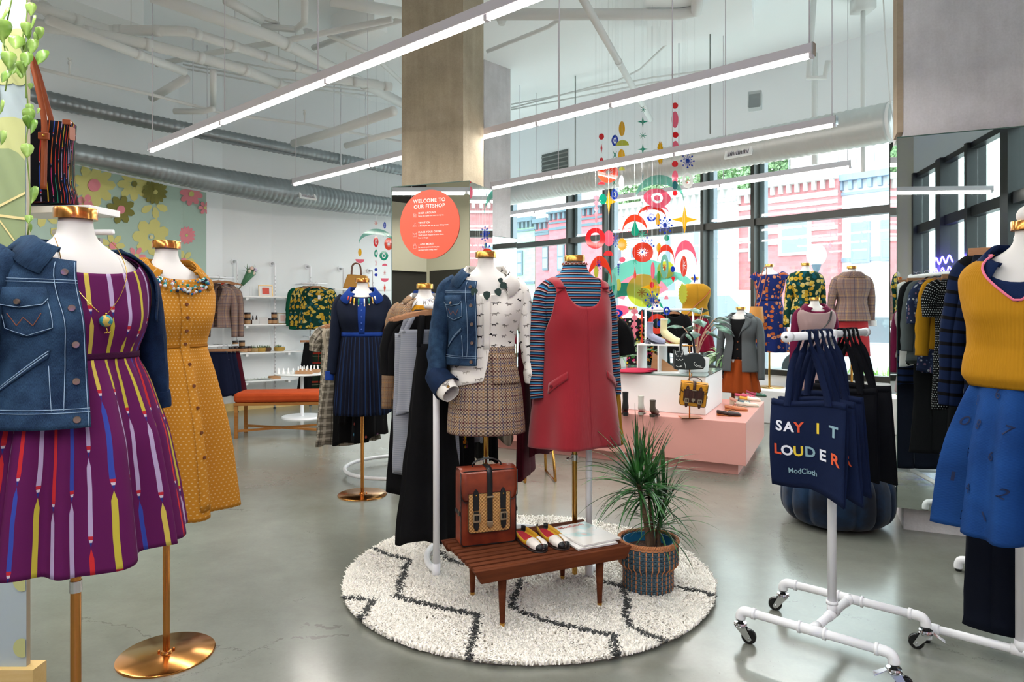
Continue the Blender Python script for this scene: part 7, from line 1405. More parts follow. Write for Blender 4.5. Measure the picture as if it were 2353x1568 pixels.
rD = [(3.386+.94*t*-1, 6.1+t, 3.02) for t in (0,1.2,2.4,3.6,4.8,6.0)]; d3, Q3, _ = duct(rD, [.175]*6, GALW, 'long pale galvanised duct running above the street windows', (.27,.58))
MB().lathe([(0,.0),(.176,.0),(.178,.02),(.176,.03)], n=40, M=Matrix.Translation((0,0,0)) @ Matrix.Rotation(pi/2,4,'X') @ Matrix.Rotation(R(43),4,'Y')).build('duct_end_cap', WHITE, d3)
def grille(Q, px, lb, par, w_=.26, h_=.12, up=-.08, r_=.17):
    i = min(range(len(Q)), key=lambda i: abs(CX+Q[i].x/Q[i].y*F-px)); q = Q[i]; t = (Q[min(i+3,len(Q)-1)]-Q[max(i-3,0)]).normalized(); n = Vector((t.y,-t.x,0)); n = n if n.dot(-q) > 0 else -n; t = Vector((-n.y, n.x, 0)); 
    M_ = frame(q+n*(r_+.004)+Vector((0,0,up)), t, Vector((0,0,1))-n*.35); O = par.location; M_.translation -= O
    f = MB(); f.band([(-w_/2,-h_/2),(w_/2,-h_/2),(w_/2,h_/2),(-w_/2,h_/2)], [(-w_/2+.03,-h_/2+.018),(w_/2-.03,-h_/2+.018),(w_/2-.03,h_/2-.018),(-w_/2+.03,h_/2-.018)], .02, M_); g = f.build('grille_frame', WHITE, par, smooth=False)
    f = MB(); f.prism([(-w_/2+.02,-h_/2+.01),(w_/2-.02,-h_/2+.01),(w_/2-.02,h_/2-.01),(-w_/2+.02,h_/2-.01)], .004, M_ @ Matrix.Translation((0,0,-.006))); f.build('grille_back', BLACK, g, smooth=False)
    f = MB(); [f.prism([(x-.003,-h_/2+.018),(x+.003,-h_/2+.018),(x+.003,h_/2-.018),(x-.003,h_/2-.018)], .008, M_) for x in np.linspace(-w_/2+.035, w_/2-.035, 14)]; f.build('louvres', HOUS, g, smooth=False)
grille(Q1, 688, 'g', d1, r_=.155, up=-.02); grille(Q3, 1718, 'g', d3, .30, .12, -.06, .17); 
WP = mat('ceiling_pipe_white', '#dcdedd', .5)
def cpipe(pts, Z, r, lb, name='ceiling_pipe', rings=0, m=WP, hangers=False):
    P = []
    for q in pts:
        z = q[2] if len(q) > 2 else Z; P.append(AtZ(q[0], q[1], z))
    O = P[0]; rt = empty(name, O, 0, lb, 'pipe', 'white painted pipes under the ceiling'); P = [p-O for p in P]; mb = MB(); mb.tube(P, r, 14); mb.build('pipe', m, rt)
    if rings:
        rg_ = MB(); L_ = [0]
        for a, b in zip(P, P[1:]): L_.append(L_[-1]+(b-a).length)
        for k in range(1, int(L_[-1]/rings)+1):
            s = k*rings
            for i in range(len(P)-1):
                if L_[i] <= s < L_[i+1]: q = P[i].lerp(P[i+1], (s-L_[i])/(L_[i+1]-L_[i])); t = (P[i+1]-P[i]).normalized(); MB().tube([q-t*.03, q+t*.03], r*1.13, 14).build('coupling', m, rt)
    if hangers:
        for s in (.33, .75): i = s*(len(P)-1); k = int(i); q = P[k].lerp(P[min(k+1,len(P)-1)], i-k); m_ = MB(); m_.tube([q, Vector((q.x,q.y,CZ-O.z))], .004, 5); m_.build('hanger_rod', m, rt)
    return rt
cpipe([(350,-10),(625,85),(925,238)], 3.95, .058, 'thick straight white sprinkler main crossing to the column', rings=1.3, hangers=True)
cpipe([(70,12),(130,30),(250,70),(330,70),(430,72),(520,100),(640,140),(760,180),(900,200)], 3.85, .045, 'bent white pipe with couplings at upper left', rings=.35, hangers=True)
cpipe([(60,55),(200,75),(330,100),(450,130),(560,160),(670,205)], 3.72, .05, 'second white pipe with couplings just below the bent one', rings=.45)
cpipe([(110,45),(290,115),(425,165)], 3.62, .04, 'short white pipe ending in a clamp above the shop entrance side', rings=.8)
cpipe([(428,180),(350,225)], 3.60, .042, 'stubby white pipe angled down from the clamp'); cpipe([(100,15),(130,45),(105,60),(60,52)], 3.9, .055, 'white pipe elbow in the upper left corner')
cpipe([(60,150),(160,175),(350,218),(520,262),(700,285),(920,325)], 3.5, .016, 'thin white sprinkler line along the left wall')
for px, py in ((160,172),(700,283)): q = AtZ(px, py, 3.5); tag(MB().lathe([(.008,0),(.008,.09),(.016,.1),(.016,.12),(.008,.13),(.02,.15),(0,.152)], n=12).build('sprinkler_head', WP, loc=q), ['sprinkler head upright on the far left thin pipe', 'sprinkler head upright near the column'][px > 500], 'sprinkler')
cpipe([(490,165),(490,250)], 3.6, .03, 'vertical white drain pipe beside the lamp'); cpipe([(490,250),(465,256),(400,256)], 3.45, .03, 'horizontal end of the white drain pipe'); cpipe([(360,148),(470,125),(650,95),(900,45)], 4.0, .03, 'thin white pipe crossing over the sprinkler main')
cpipe([(600,60),(680,68),(700,50),(700,0)], 4.1, .032, 'white pipe with an elbow near the top centre'); cpipe([(520,0),(600,45)], 4.1, .045, 'short capped white pipe beside the main'); cpipe([(560,25),(640,55)], 4.15, .02, 'small conduit under the ceiling at the top') 
cpipe([(675,330),(770,302),(905,255)], 3.35, .05, 'white pipe with a blunt end aimed at the column'); cpipe([(795,335),(925,300)], 3.3, .035, 'smaller white pipe parallel to the blunt one'); cpipe([(755,80),(860,130),(925,190)], 4.1, .025, 'thin brace pipe left of the column')
cpipe([(760,0),(840,15),(925,30)], 4.15, .055, 'white pipe with fittings beside the column top'); cpipe([(720,110),(800,80),(925,45)], 4.2, .03, 'long thin pipe above the sprinkler main')
for k, (y0, y1) in enumerate(((140,205),(148,213),(157,222),(120,185))): cpipe([(420,y0),(640,(y0+y1)/2+8),(870,y1)], 4.25, .010, ['upper', 'middle', 'lower', 'topmost'][k]+' thin white conduit in the bundle under the ceiling', hangers=False)
cpipe([(1120,33),(1560,33),(1600,25),(1604,-20)], 4.2, .055, 'wide white horizontal pipe above the platform with an upturned end'); cpipe([(1335,-10),(1440,175),(1495,275)], 3.95, .035, 'diagonal white sprinkler pipe right of the column', rings=1.6)
cpipe([(1120,118),(1260,62),(1285,45)], 4.3, .022, 'thin pipe from column to ceiling slab'); cpipe([(1175,248),(1420,185),(1470,160),(1560,75),(1600,60)], 4.35, .012, 'bent conduit leading to the junction box')
cpipe([(1175,240),(1500,178),(1800,140),(2075,96)], 4.42, .012, 'upper conduit along the top of the street wall', hangers=False); cpipe([(1175,252),(1500,190),(1800,150),(2075,104)], 4.40, .012, 'lower conduit along the top of the street wall', hangers=False)
cpipe([(1870,0,4.4),(1862,120,3.9),(1858,180,3.6),(1895,178,3.6),(1903,140,3.75)], 3.6, .028, 'white pipe dropping beside the second lamp row end', hangers=False)
o = MB(); q0 = XY(1983, 6.9); o.box((0,0,CZ-.07), (.18,.18,.14)); o.tube([(0,0,CZ-.1),(0,0,Zof(395,6.9))], .022, 12); o.build('pole', WP, tag(empty('ceiling_drop_pipe', (q0[0], q0[1], 0), 0, 'white vertical pipe dropping from a square box by the right window', 'pipe')))
q0 = XY(1872, 7.4); tag(MB().tube([(0,0,Zof(378,7.4)),(0,0,Zof(250,7.4)+.6)], .03, 12).build('ceiling_drop_pipe', WP, loc=(q0[0], q0[1], 0)), 'shorter white vertical pipe behind the duct', 'pipe')
q0 = XY(1568, 6.2); tag(MB().box((0,0,CZ-.09), (.12,.12,.18)).build('junction_box', WP, loc=(q0[0], q0[1]+.3, 0), smooth=False), 'small white junction box on the ceiling above the platform', 'box')
# speaker, camera dome
q = XY(1735, 7.9); sp = empty('wall_speaker', (q[0], q[1], Zof(250,7.9)), R(-25), 'grey wall speaker tilted down above the duct', 'speaker'); MB().box((0,0,.09), (.15,.12,.2), M=Matrix.Rotation(R(-14),4,'X')).build('cabinet', mat('speaker_grey','#b4b9ba',.6), sp, smooth=False, bevel=.01); MB().box((0,-.068,.075), (.12,.008,.17), M=Matrix.Rotation(R(-14),4,'X')).build('mesh_front', mat('speaker_mesh','#8a9091',.7), sp, smooth=False); MB().tube([(0,.05,.1),(0,.22,.16)], .012, 8).build('bracket', WP, sp)
for px, py, lb in ((1153,47,'small white smoke detector on the ceiling right of the column'),(708,70,'small white smoke detector among the pipes')): tag(MB().lathe([(0,-.05),(.03,-.05),(.045,-.03),(.055,0),(0,0)], n=20).build('smoke_detector', WP, loc=AtZ(px, py, 4.5)), lb, 'detector')
q = wall_hit(1173, 0) if False else None
P = [W1(t, .075) for t in (-2.85, -2.42)]
v_ = MB(); za, zb = Zof(390, 11.1), Zof(340, 11.1); lv = tag(empty('wall_vent', (P[0].x, P[0].y, 0), 0, 'square steel wall vent above the windows right of the rear column', 'vent')); d_ = P[1]-P[0]
for k in range(5): v_.tube([Vector((0,0,za+.02+(zb-za)*k/5)), d_+Vector((0,0,za+.02+(zb-za)*k/5))], .012, 6)
v_.build('slats', mat('steel_grey', '#8f9390', .5, .5), lv); v_ = MB(); prof(lambda t, d=0: Vector((0,0,0)).lerp(d_, t)+Vector((-.69,-.72,0))*(-d), 0, 1, za, zb, .0, .01, mb=v_); v_.build('back_plate', mat('vent_dark', '#5f6462', .7), lv, smooth=False)
for px, Yc, lb in ((1322,9.2,'thin vertical hanger rod for the duct near the mobile'),(1632,7.2,'thin vertical hanger rod above the duct')): q = XY(px, Yc); tag(MB().tube([(0,0,3.2),(0,0,CZ)], .008, 8).build('duct_hanger', mat('steel_grey'), loc=(q[0], q[1], 0)), lb, 'rod')
tag(MB().tube(smooth_path([U(2028,-40,5.7), U(2035,90,5.8), U(2047,240,6.0), U(2058,300,6.1), U(2045,330,6.2)], 6), .006, 6).build('hanging_cable', WP), 'loose white cable hanging down beside the duct end', 'cable')

# ================================================================ MOBILE ornaments
AC = dict(R='#e0323c', O='#e2502f', P='#ea7c98', Y='#e6be1c', T='#14a88c', B='#1450c8', L='#c9cc5a', W='#eef0ee', G='#4aa84a', D='#0f6a70', N='#9a6a1c', S='#f0a8b8', A='#8fc8bc')
def orn(root, px, py, Y, kind, w, h, c, par, i=0):
    M_ = Matrix.Translation(U(px, py, Y)-root.location) @ Matrix.Rotation(R(random.uniform(-18, 18)), 4, 'Z') @ XZ; sc = Y/F; w *= sc; h *= sc; mb = MB(); m = acr(c, AC[c], .78 if kind not in ('arch','ring','eye') else .6); th = .004; nm_ = {'e':'oval_ornament','h':'half_disc_ornament','s4':'star_ornament','sun':'sunburst_ornament','sn':'atomic_ornament','arch':'arch_ornament','ring':'ring_ornament','eye':'eye_ornament','bow':'bow_ornament','dia':'diamond_ornament','bur':'starburst_ornament','bl':'blossom_ornament','cut':'citrus_ornament','drop':'teardrop_ornament'}[kind]
    if kind == 'e': mb.prism(ell(w, h, 28), th, M_)
    elif kind == 'h': mb.prism([(w*cos(pi*k/16), h*sin(pi*k/16)) for k in range(17)], th, M_)
    elif kind == 's4': mb.prism([(x*w, y*h) for x, y in star(1, .26, 4)], th, M_)
    elif kind == 'dia': mb.prism([(0,h),(w,0),(0,-h),(-w,0)], th, M_)
    elif kind == 'drop': mb.prism([(0,h*1.3)]+[(w*cos(a), h*.6*sin(a)-.2*h) for a in [R(40)-R(260)*k/16 for k in range(17)]], th, M_)
    elif kind == 'sun': mb.prism([(x*w, y*h) for x, y in star(1, .78, 18)], th, M_)
    elif kind == 'bur':
        for k in range(4): a = pi*k/4; mb.prism([(x*cos(a)*w-y*sin(a)*w, x*sin(a)*h+y*cos(a)*h) for x, y in ((-1,-.07),(1,-.07),(1,.07),(-1,.07))], th-.0006*k, M_)
    elif kind == 'sn':
        mb.prism(ell(w*.27, h*.27, 18), th, M_)
        for k in range(16):
            a = 2*pi*k/16; q = 1 if k % 2 == 0 else .68; r_ = .13 if k % 2 == 0 else .08; x, y = cos(a)*q*w*.88, sin(a)*q*h*.88; mb.prism(ell(r_*w, r_*h, 12, x, y), th-.0005, M_); mb.prism([(-sin(a)*w*.03, cos(a)*h*.03),(sin(a)*w*.03,-cos(a)*h*.03),(x+sin(a)*w*.03,y-cos(a)*h*.03),(x-sin(a)*w*.03,y+cos(a)*h*.03)], th-.001, M_)
    elif kind == 'arch':
        n = 24; o = [(w*cos(pi*k/n), h*sin(pi*k/n)) for k in range(n+1)]; i_ = [(w*.97*cos(pi*k/n), h*.62*sin(pi*k/n)*1.0) for k in range(n+1)]
        for k in range(n): mb.poly([M_ @ Vector((*q, th/2)) for q in (o[k], o[k+1], i_[k+1], i_[k])]); mb.poly([M_ @ Vector((*q, -th/2)) for q in (i_[k], i_[k+1], o[k+1], o[k])])
        mb.poly([M_ @ Vector((*o[0], th/2)), M_ @ Vector((*i_[0], th/2)), M_ @ Vector((*i_[0], -th/2)), M_ @ Vector((*o[0], -th/2))])
    elif kind == 'ring': mb.band(ell(w, h, 28), ell(w*.5, h*.5, 28, 0, h*.05), th, M_)
    elif kind == 'eye': o = [(w*cos(a)*(1 if abs(cos(a)) > .1 else 1), h*sin(a)*abs(sin(a))**.25) for a in [2*pi*k/28 for k in range(28)]]; mb.band(o, ell(w*.42, h*.55, 28), th, M_); mb.prism(ell(w*.24, h*.32, 16), th, M_)
    elif kind == 'bow': mb.prism([(-w,h),(0,h*.2),(w,h),(w*.3,0),(w,-h),(0,-h*.2),(-w,-h),(-w*.3,0)], th, M_)
    elif kind == 'cut':
        o = ell(w, h, 32); i_ = [(x*w*.62, y*h*.62) for x, y in star(1, .3, 16, 0)]; mb.band(o, i_, th, M_)
    elif kind == 'bl':
        for k in range(5): mb.prism(ell(w*(.9-.12*k), h*.16, 16, 0, h*(.8-.4*k)), th-.0004*k, M_)
        mb.prism([(-w*.2,h),(w*.2,h),(w*.2,-h),(-w*.2,-h)], th+.001, M_)
    mb.build(nm_, m, par, smooth=False)
ST_ = [('strand of red discs ending in a coral citrus slice', 7.0, [(1382,314,'e',6,7,'R'),(1382,341,'dia',2,12,'R'),(1382,370,'e',4,8,'R'),(1397,397,'cut',24,23,'O'),(1382,424,'h',8,6,'R')]),
 ('strand with two small blue eyes and a teal bow', 7.1, [(1413,323,'eye',8,13,'B'),(1413,356,'bow',5,9,'T'),(1412,420,'bow',5,8,'T'),(1412,447,'eye',9,12,'B')]),
 ('strand of yellow and white ovals with an olive half disc', 6.9, [(1429,296,'e',7,17,'Y'),(1430,335,'h',15,13,'L'),(1428,360,'e',8,17,'Y'),(1429,392,'h',7,8,'L'),(1428,420,'e',6,17,'W')]),
 ('strand of teal four-point stars and bursts', 7.0, [(1478,252,'bur',6,8,'T'),(1477,280,'s4',12,13,'T'),(1477,312,'bur',8,8,'T'),(1477,343,'s4',12,13,'T'),(1477,405,'dia',2,16,'D')]),
 ('strand with a tall jagged yellow oval high up', 7.0, [(1517,352,'sun',8,29,'Y')]),
 ('strand of red discs and pink ovals, highest of the mobile', 6.8, [(1551,243,'e',7,7,'R'),(1551,275,'e',8,19,'P'),(1552,310,'e',7,7,'R'),(1552,338,'e',8,14,'P'),(1551,377,'e',7,7,'R'),(1551,408,'e',7,16,'P'),(1551,426,'e',6,10,'D'),(1551,444,'e',6,6,'R')]),
 ('strand with a dark blue atomic shape and a white ring', 6.9, [(1580,370,'sn',17,17,'B'),(1580,415,'ring',13,18,'W'),(1580,420,'bur',7,10,'O')]),
 ('strand with the large plain yellow four-point star', 6.6, [(1573,505,'s4',31,33,'Y')]),
 ('strand of pale pink blossoms with a yellow star', 7.1, [(1370,480,'bl',8,32,'S'),(1399,463,'s4',22,32,'Y'),(1385,458,'e',9,12,'T')]),
 ('strand with the big teal arch and pink eye', 7.2, [(1516,460,'arch',58,58,'A'),(1510,455,'eye',36,22,'P'),(1510,490,'arch',26,20,'P')]),
 ('strand with orange arch over a teal teardrop', 7.0, [(1459,535,'arch',30,42,'O'),(1459,528,'drop',9,18,'T'),(1475,540,'bur',11,11,'T')]),
 ('strand with wide coral arch and small blue eye', 7.3, [(1498,498,'arch',34,26,'O'),(1497,500,'eye',11,9,'B'),(1512,505,'e',6,15,'Y')]),
 ('strand with pink ring, pink oval and yellow sunburst', 6.9, [(1368,548,'ring',23,24,'R'),(1399,548,'e',13,18,'P'),(1414,552,'sn',8,16,'B'),(1430,562,'sun',12,16,'Y'),(1398,588,'h',12,12,'R')]),
 ('strand with a wide orange arch by the striped turtleneck', 6.7, [(1378,650,'arch',28,62,'O'),(1370,625,'sun',6,16,'L'),(1376,610,'sn',6,12,'B')]),
 ('strand with a coral citrus slice under a blue atomic shape', 6.8, [(1487,566,'sn',17,22,'B'),(1477,580,'cut',24,23,'O')]),
 ('strand with a mid-blue atomic shape left of the yellow star', 7.0, [(1528,518,'sn',18,20,'B'),(1532,547,'e',6,7,'T')]),
 ('strand with orange arch above an aqua leaf', 7.0, [(1530,600,'arch',20,38,'O'),(1527,612,'ring',9,28,'A'),(1527,615,'bur',6,9,'O'),(1514,570,'e',6,11,'Y')]),
 ('strand with pink arch over a coral oval', 6.8, [(1575,610,'arch',26,58,'P'),(1571,612,'e',8,24,'O'),(1571,610,'bur',5,12,'W'),(1596,640,'dia',3,12,'B')]),
 ('strand with small blue disc above a red teardrop', 6.9, [(1546,619,'e',5,7,'B'),(1547,641,'drop',4,-7,'R')]),
 ('strand with green and pink upright ovals', 7.0, [(1514,638,'e',5,15,'G'),(1500,622,'e',5,19,'P'),(1497,660,'s4',26,26,'Y'),(1498,655,'e',5,7,'R')]),
 ('strand with jagged lime oval before the yellow window top', 6.6, [(1569,675,'sun',11,26,'L')]),
 ('strand with bright blue atomic shape above the boots', 6.5, [(1499,690,'sn',20,21,'B'),(1475,673,'bur',11,11,'N')]),
 ('strand with a jointed pale pink figure shape', 6.6, [(1458,745,'bl',9,36,'S')]),
 ('strand of thin orange diamonds', 6.7, [(1475,728,'dia',3,16,'O'),(1475,755,'dia',3,14,'O'),(1475,784,'dia',4,16,'O')]),
 ('strand with a large coral ring near the ankle boots', 6.8, [(1510,745,'ring',22,23,'O'),(1517,744,'e',7,7,'B'),(1499,735,'dia',2,26,'P')]),
 ('strand with a small blue ring beside the coral ring', 6.9, [(1532,715,'ring',8,10,'B'),(1532,738,'sun',9,8,'A'),(1531,688,'h',5,9,'S')]),
 ('strand with blue eye and aqua sun beside the striped sleeve', 6.7, [(1418,720,'eye',14,9,'B'),(1420,742,'sun',8,10,'A'),(1407,660,'ring',12,34,'A')]),
 ('strand of lime and yellow ovals over the window decal', 7.1, [(1421,655,'e',6,14,'L'),(1421,620,'bl',3,14,'B'),(1430,597,'e',7,6,'P'),(1459,600,'bur',5,9,'T'),(1459,630,'drop',3,14,'O')]),
 ('small mobile on the left with a teal arch, yellow oval and pink half disc', 8.6, [(865,560,'arch',40,34,'A'),(827,580,'e',4,9,'Y'),(827,596,'h',10,-9,'P')]),
 ('left strand of small coral, aqua and blue shapes by the wall', 8.5, [(864,513,'bur',4,6,'O'),(864,556,'eye',6,12,'R'),(864,583,'ring',4,9,'T'),(864,605,'bow',2,7,'R'),(864,620,'e',3.5,3.5,'B'),(864,632,'e',3.5,3.5,'B')]),
 ('left strand with a coral citrus and teal eye at the mirror edge', 8.4, [(884,518,'eye',3,8,'B'),(884,540,'bow',3,6,'T'),(893,561,'cut',10,14,'O'),(882,588,'eye',10,11,'T'),(884,611,'h',6,5,'P'),(884,627,'bur',3,6,'R'),(884,640,'h',9,-8,'P'),(884,662,'dia',2.5,10,'O')])]
THR = mat('nylon_thread', '#c9ced0', .5)
for lb, Y, L_ in ST_:
    x0 = L_[0][0]; root = empty('hanging_mobile', U(x0, L_[0][1], Y), 0, lb, 'mobile', 'acrylic ornament strands')
    th_ = MB()
    for x in sorted(set(q[0] for q in L_ if abs(q[0]-x0) > 3))+[x0]:
        lo = max(q[1]+abs(q[4])*.5 for q in L_ if q[0] == x or (x == x0 and abs(q[0]-x0) <= 3)); p = U(x, lo, Y)-root.location; th_.tube([p, Vector((p.x, p.y, CZ-root.location.z))], .0006, 3)
    th_.build('thread', THR, root, smooth=False)
    for q in L_: orn(root, q[0], q[1], Y+random.uniform(-.03,.03), q[2], q[3], q[4], q[5], root)
# translucent window decal swirls
dc = empty('window_decal', W1(-1.2, .02), 0, 'large translucent teal and pink swirl decal on the street window', 'decal')
def onwin(px, py, d=.012):
    r = (px-CX)/F; A = W1(0, d); t = (r*A.y-A.x)/(.94+r); q = W1(t, d); return Vector((q.x, q.y, H-(py-HY)/F*q.y))
def swirl(cx, cy, r0, r1, a0, a1, c, d, sy=1.0):
    mb = MB(); n = 24; O = dc.location
    mb.grid([[onwin(cx+r*cos(R(a0+(a1-a0)*k/n)), cy-r*sy*sin(R(a0+(a1-a0)*k/n)), d)-O for k in range(n+1)] for r in (r0, r1)]); mb.build('swirl', acr('decal_'+c, AC[c], .55), dc, smooth=False, solid=.001)
for a_ in ((1475,700,70,105,35,150,'A',.012),(1475,700,42,70,30,165,'S',.016),(1440,740,60,90,20,160,'T',.020),(1425,760,30,58,10,170,'P',.024),(1540,690,50,66,40,130,'A',.028),(1478,668,0,38,0,360,'L',.032),(1530,620,0,20,0,360,'L',.036)): swirl(*a_)

# ================================================================ OUTSIDE
gnd = MB(); gnd.poly([(-40,-60,-.16),(70,-60,-.16),(70,70,-.16),(-60,70,-.16)]); o = gnd.build('street', m_conc('street_asphalt', '#9a9c9c', '#b4b6b6'), smooth=False); o['kind'] = 'structure'
side = MB(); prof(W1, -30, 25, -.155, -.02, -3.2, -.2, mb=side); tag(side.build('pavement', m_conc('pavement_conc', '#b8b8b4', '#cfcfca'), smooth=False), kind='structure')
def FW(t, d=0): return Vector((7.36*1.42+.94*t*1.45-.728*d, 20*1.42-t*1.45-.685*d, 0))
def tf(px, d=0): r = (px-CX)/F; A = FW(0, d); return (r*A.y-A.x)/((.94+r)*1.45)
def brickm(name, a='', b=''):
    if name in MC: return MC[name]
    nb = NB(name, .85); u, v = nb.uv(); n = nb.t.nodes.new('ShaderNodeTexBrick'); nb.t.links.new(nb.UV.s, n.inputs[0]); n.inputs['Scale'].default_value = 1.6; n.inputs['Color1'].default_value = (*lin(a),1); n.inputs['Color2'].default_value = (*lin(b),1); n.inputs['Mortar'].default_value = (*[min(1,x*1.25) for x in lin(a)],1); n.inputs['Mortar Size'].default_value = .012; nb.col(V(nb, n.outputs[0])); MC[name] = nb.m; return nb.m
GLS = mat('dark_window_glass', '#7d8a94', .1, 0, .8); TRIM = mat('facade_trim_white', '#d8d8d6', .7)
def house(px0, px1, top, m, lb, wins, bands=(), trim=TRIM, d=0, bay=None, corn=True):
    t0, t1 = tf(px0, d), tf(px1, d); c = FW((t0+t1)/2, d); rt = empty('townhouse', (c.x, c.y, -.15), 0, lb, 'building', None); O = rt.location
    Wf = lambda t, dd=0: FW(t, d+dd)-Vector((O.x, O.y, 0)); L_ = abs(t1-t0)*1.45*1.37; z0 = 0
    mb = prof(Wf, t0, t1, 0, top, -6, 0)
    mb.uv = [((p[0]*.685-p[1]*.728)*1.0, p[2]) for p in mb.v]; mb.build('facade_wall', m, rt, smooth=False)
    if corn: mb = MB(); prof(Wf, t0, t1, top-.02, top+.22, -.1, .28, mb=mb); prof(Wf, t0, t1, top-.55, top-.45, -.1, .08, mb=mb); n = int(L_/.32); [prof(Wf, t0+(t1-t0)*(k+.25)/n, t0+(t1-t0)*(k+.65)/n, top-.35, top-.02, .0, .18, mb=mb) for k in range(n)]; mb.build('cornice', trim, rt, smooth=False)
    for z in bands: MB_ = MB(); prof(Wf, t0, t1, z, z+.14, 0, .06, mb=MB_); MB_.build('stone_band', trim, rt, smooth=False)
    for pa, pb, za, zb in wins:
        a, b = tf(pa, d), tf(pb, d); f = MB(); prof(Wf, a, b, za-.12, zb+.14, 0, .09, mb=f); w_ = f.build('window', trim, rt, smooth=False); g = MB(); e = (b-a)*.12; zm = (za+zb)/2
        prof(Wf, a+e, b-e, za, zm-.04, .085, .1, mb=g); prof(Wf, a+e, b-e, zm+.04, zb, .085, .1, mb=g); g.build('pane', GLS, w_, smooth=False)
    return rt
zf = lambda px, py: H+.15-(py-HY)/F*FW(tf(px)).y
house(1090,1229, zf(1190,512), brickm('sage_brick', '#8fae98', '#9cb9a4'), 'pale green painted brick townhouse across the street', [(1188,1202,zf(1195,628),zf(1195,582)),(1118,1150,zf(1130,640),zf(1130,580))], (3.0,), mat('slate_trim', '#5f7480', .7))
house(1230,1262, zf(1245,512), brickm('coral_brick', '#cc6a74', '#d67a82'), 'coral pink townhouse, left section beside the green house', [(1248,1261,zf(1255,617),zf(1255,570))], (zf(1245,541),), mat('slate_trim'))
house(1262,1400, zf(1300,492), brickm('coral_brick'), 'coral pink townhouse, taller section with slate cornice', [(1282,1298,zf(1290,620),zf(1290,566)),(1318,1332,zf(1325,620),zf(1325,560))], (zf(1300,530),), mat('slate_trim'), d=.6)
house(1400,1480, zf(1440,480), brickm('white_brick', '#c9c6c4', '#d8d4d0'), 'white shop building with a red sign band', [(1418,1432,zf(1425,630),zf(1425,575)),(1450,1468,zf(1460,620),zf(1460,570))], (zf(1440,520),))
q = [FW(tf(1404), .1), FW(tf(1462), .1)]; sg_ = empty('shop_sign', (q[0].x, q[0].y, zf(1430,548)-.15), atan2(q[1].y-q[0].y, q[1].x-q[0].x), 'pale shop sign with red letters on the white building', 'sign'); MB().box((.9,0,.25), (2.0,.08,.7)).build('board', TRIM, sg_, smooth=False); tx = MB(); put_text(tx, 'STORE', .55, lambda x, y: Vector((.1+x, -.06, .06+y)), .02, 'LEFT'); tx.build('lettering', mat('sign_red', '#c8384a', .6), sg_, smooth=False)
house(1480,1622, zf(1550,455), brickm('white_brick'), 'wide white painted brick building behind the mobile', [(1530,1545,zf(1540,610),zf(1540,540)),(1595,1610,zf(1600,600),zf(1600,530)),(1512,1560,zf(1530,700),zf(1530,650))], (zf(1550,500), zf(1550,640)))
house(1622,1690, zf(1650,443), brickm('white_brick'), 'white bay-fronted house beside the red brick one', [(1640,1654,zf(1647,590),zf(1647,530))], (zf(1650,480),), d=.5)
house(1690,1752, zf(1720,450), brickm('red_brick', '#b87478', '#c48488'), 'red and white banded brick house left of the mullion', [(1722,1738,zf(1730,595),zf(1730,525))], [zf(1720,y) for y in (485,505,555,580)], d=.2)
house(1752,1925, zf(1850,424), brickm('red_brick'), 'red brick house with white bands and a wide window', [(1790,1865,zf(1827,582),zf(1827,512))], [zf(1850,y) for y in (462,478,535,560)], d=.4)
house(1925,2110, zf(1990,410), mat('stucco_white', '#d6d6d8', .8), 'white stucco building with blue-grey cornice', [(1957,2000,zf(1980,597),zf(1980,517)),(2025,2070,zf(2040,592),zf(2040,512))], (zf(1990,600),), mat('bluegrey_trim', '#8fa2b8', .7))
house(2110,2600, zf(2200,400), brickm('red_brick'), 'red brick building at the far right of the street', [(2180,2260,2.6,4.2),(2350,2430,2.6,4.2)], (2.2,4.8))
house(700,1090, zf(1000,500), brickm('white_brick'), 'long pale building at the far left of the street', [(800,830,2.6,4.0),(900,930,2.6,4.0),(1000,1030,2.6,4.0)], (2.2,4.6))
# pink buildings behind the camera side windows
def FB(t, d=0): return Vector((4.6+.57*t+.82*d*-1+2.6, -7.2+.82*t+.57*d-3.0, 0))
pk_ = empty('rose_building', (9,-8,-.15), 0, 'rose coloured building with dark windows across the side street', 'building'); mb = MB(); PB = lambda t, d=0: Vector((7.5+.57*t-.82*d, -7.5+.82*t+.57*d, 0))-Vector((9,-8,0)); prof(PB, -16, 14, 0, 8, -4, 0, mb=mb); mb.build('facade_wall', mat('rose_stucco', '#8e5450', .8), pk_, smooth=False)
for k in range(12):
    f = MB(); prof(PB, -15+2.4*k, -14+2.4*k, 1.5, 4.2, 0, .08, mb=f); w_ = f.build('window', mat('rose_trim', '#a4706a', .7), pk_, smooth=False); f = MB(); prof(PB, -14.85+2.4*k, -14.15+2.4*k, 1.6, 4.1, .075, .09, mb=f); f.build('pane', GLS, w_, smooth=False)
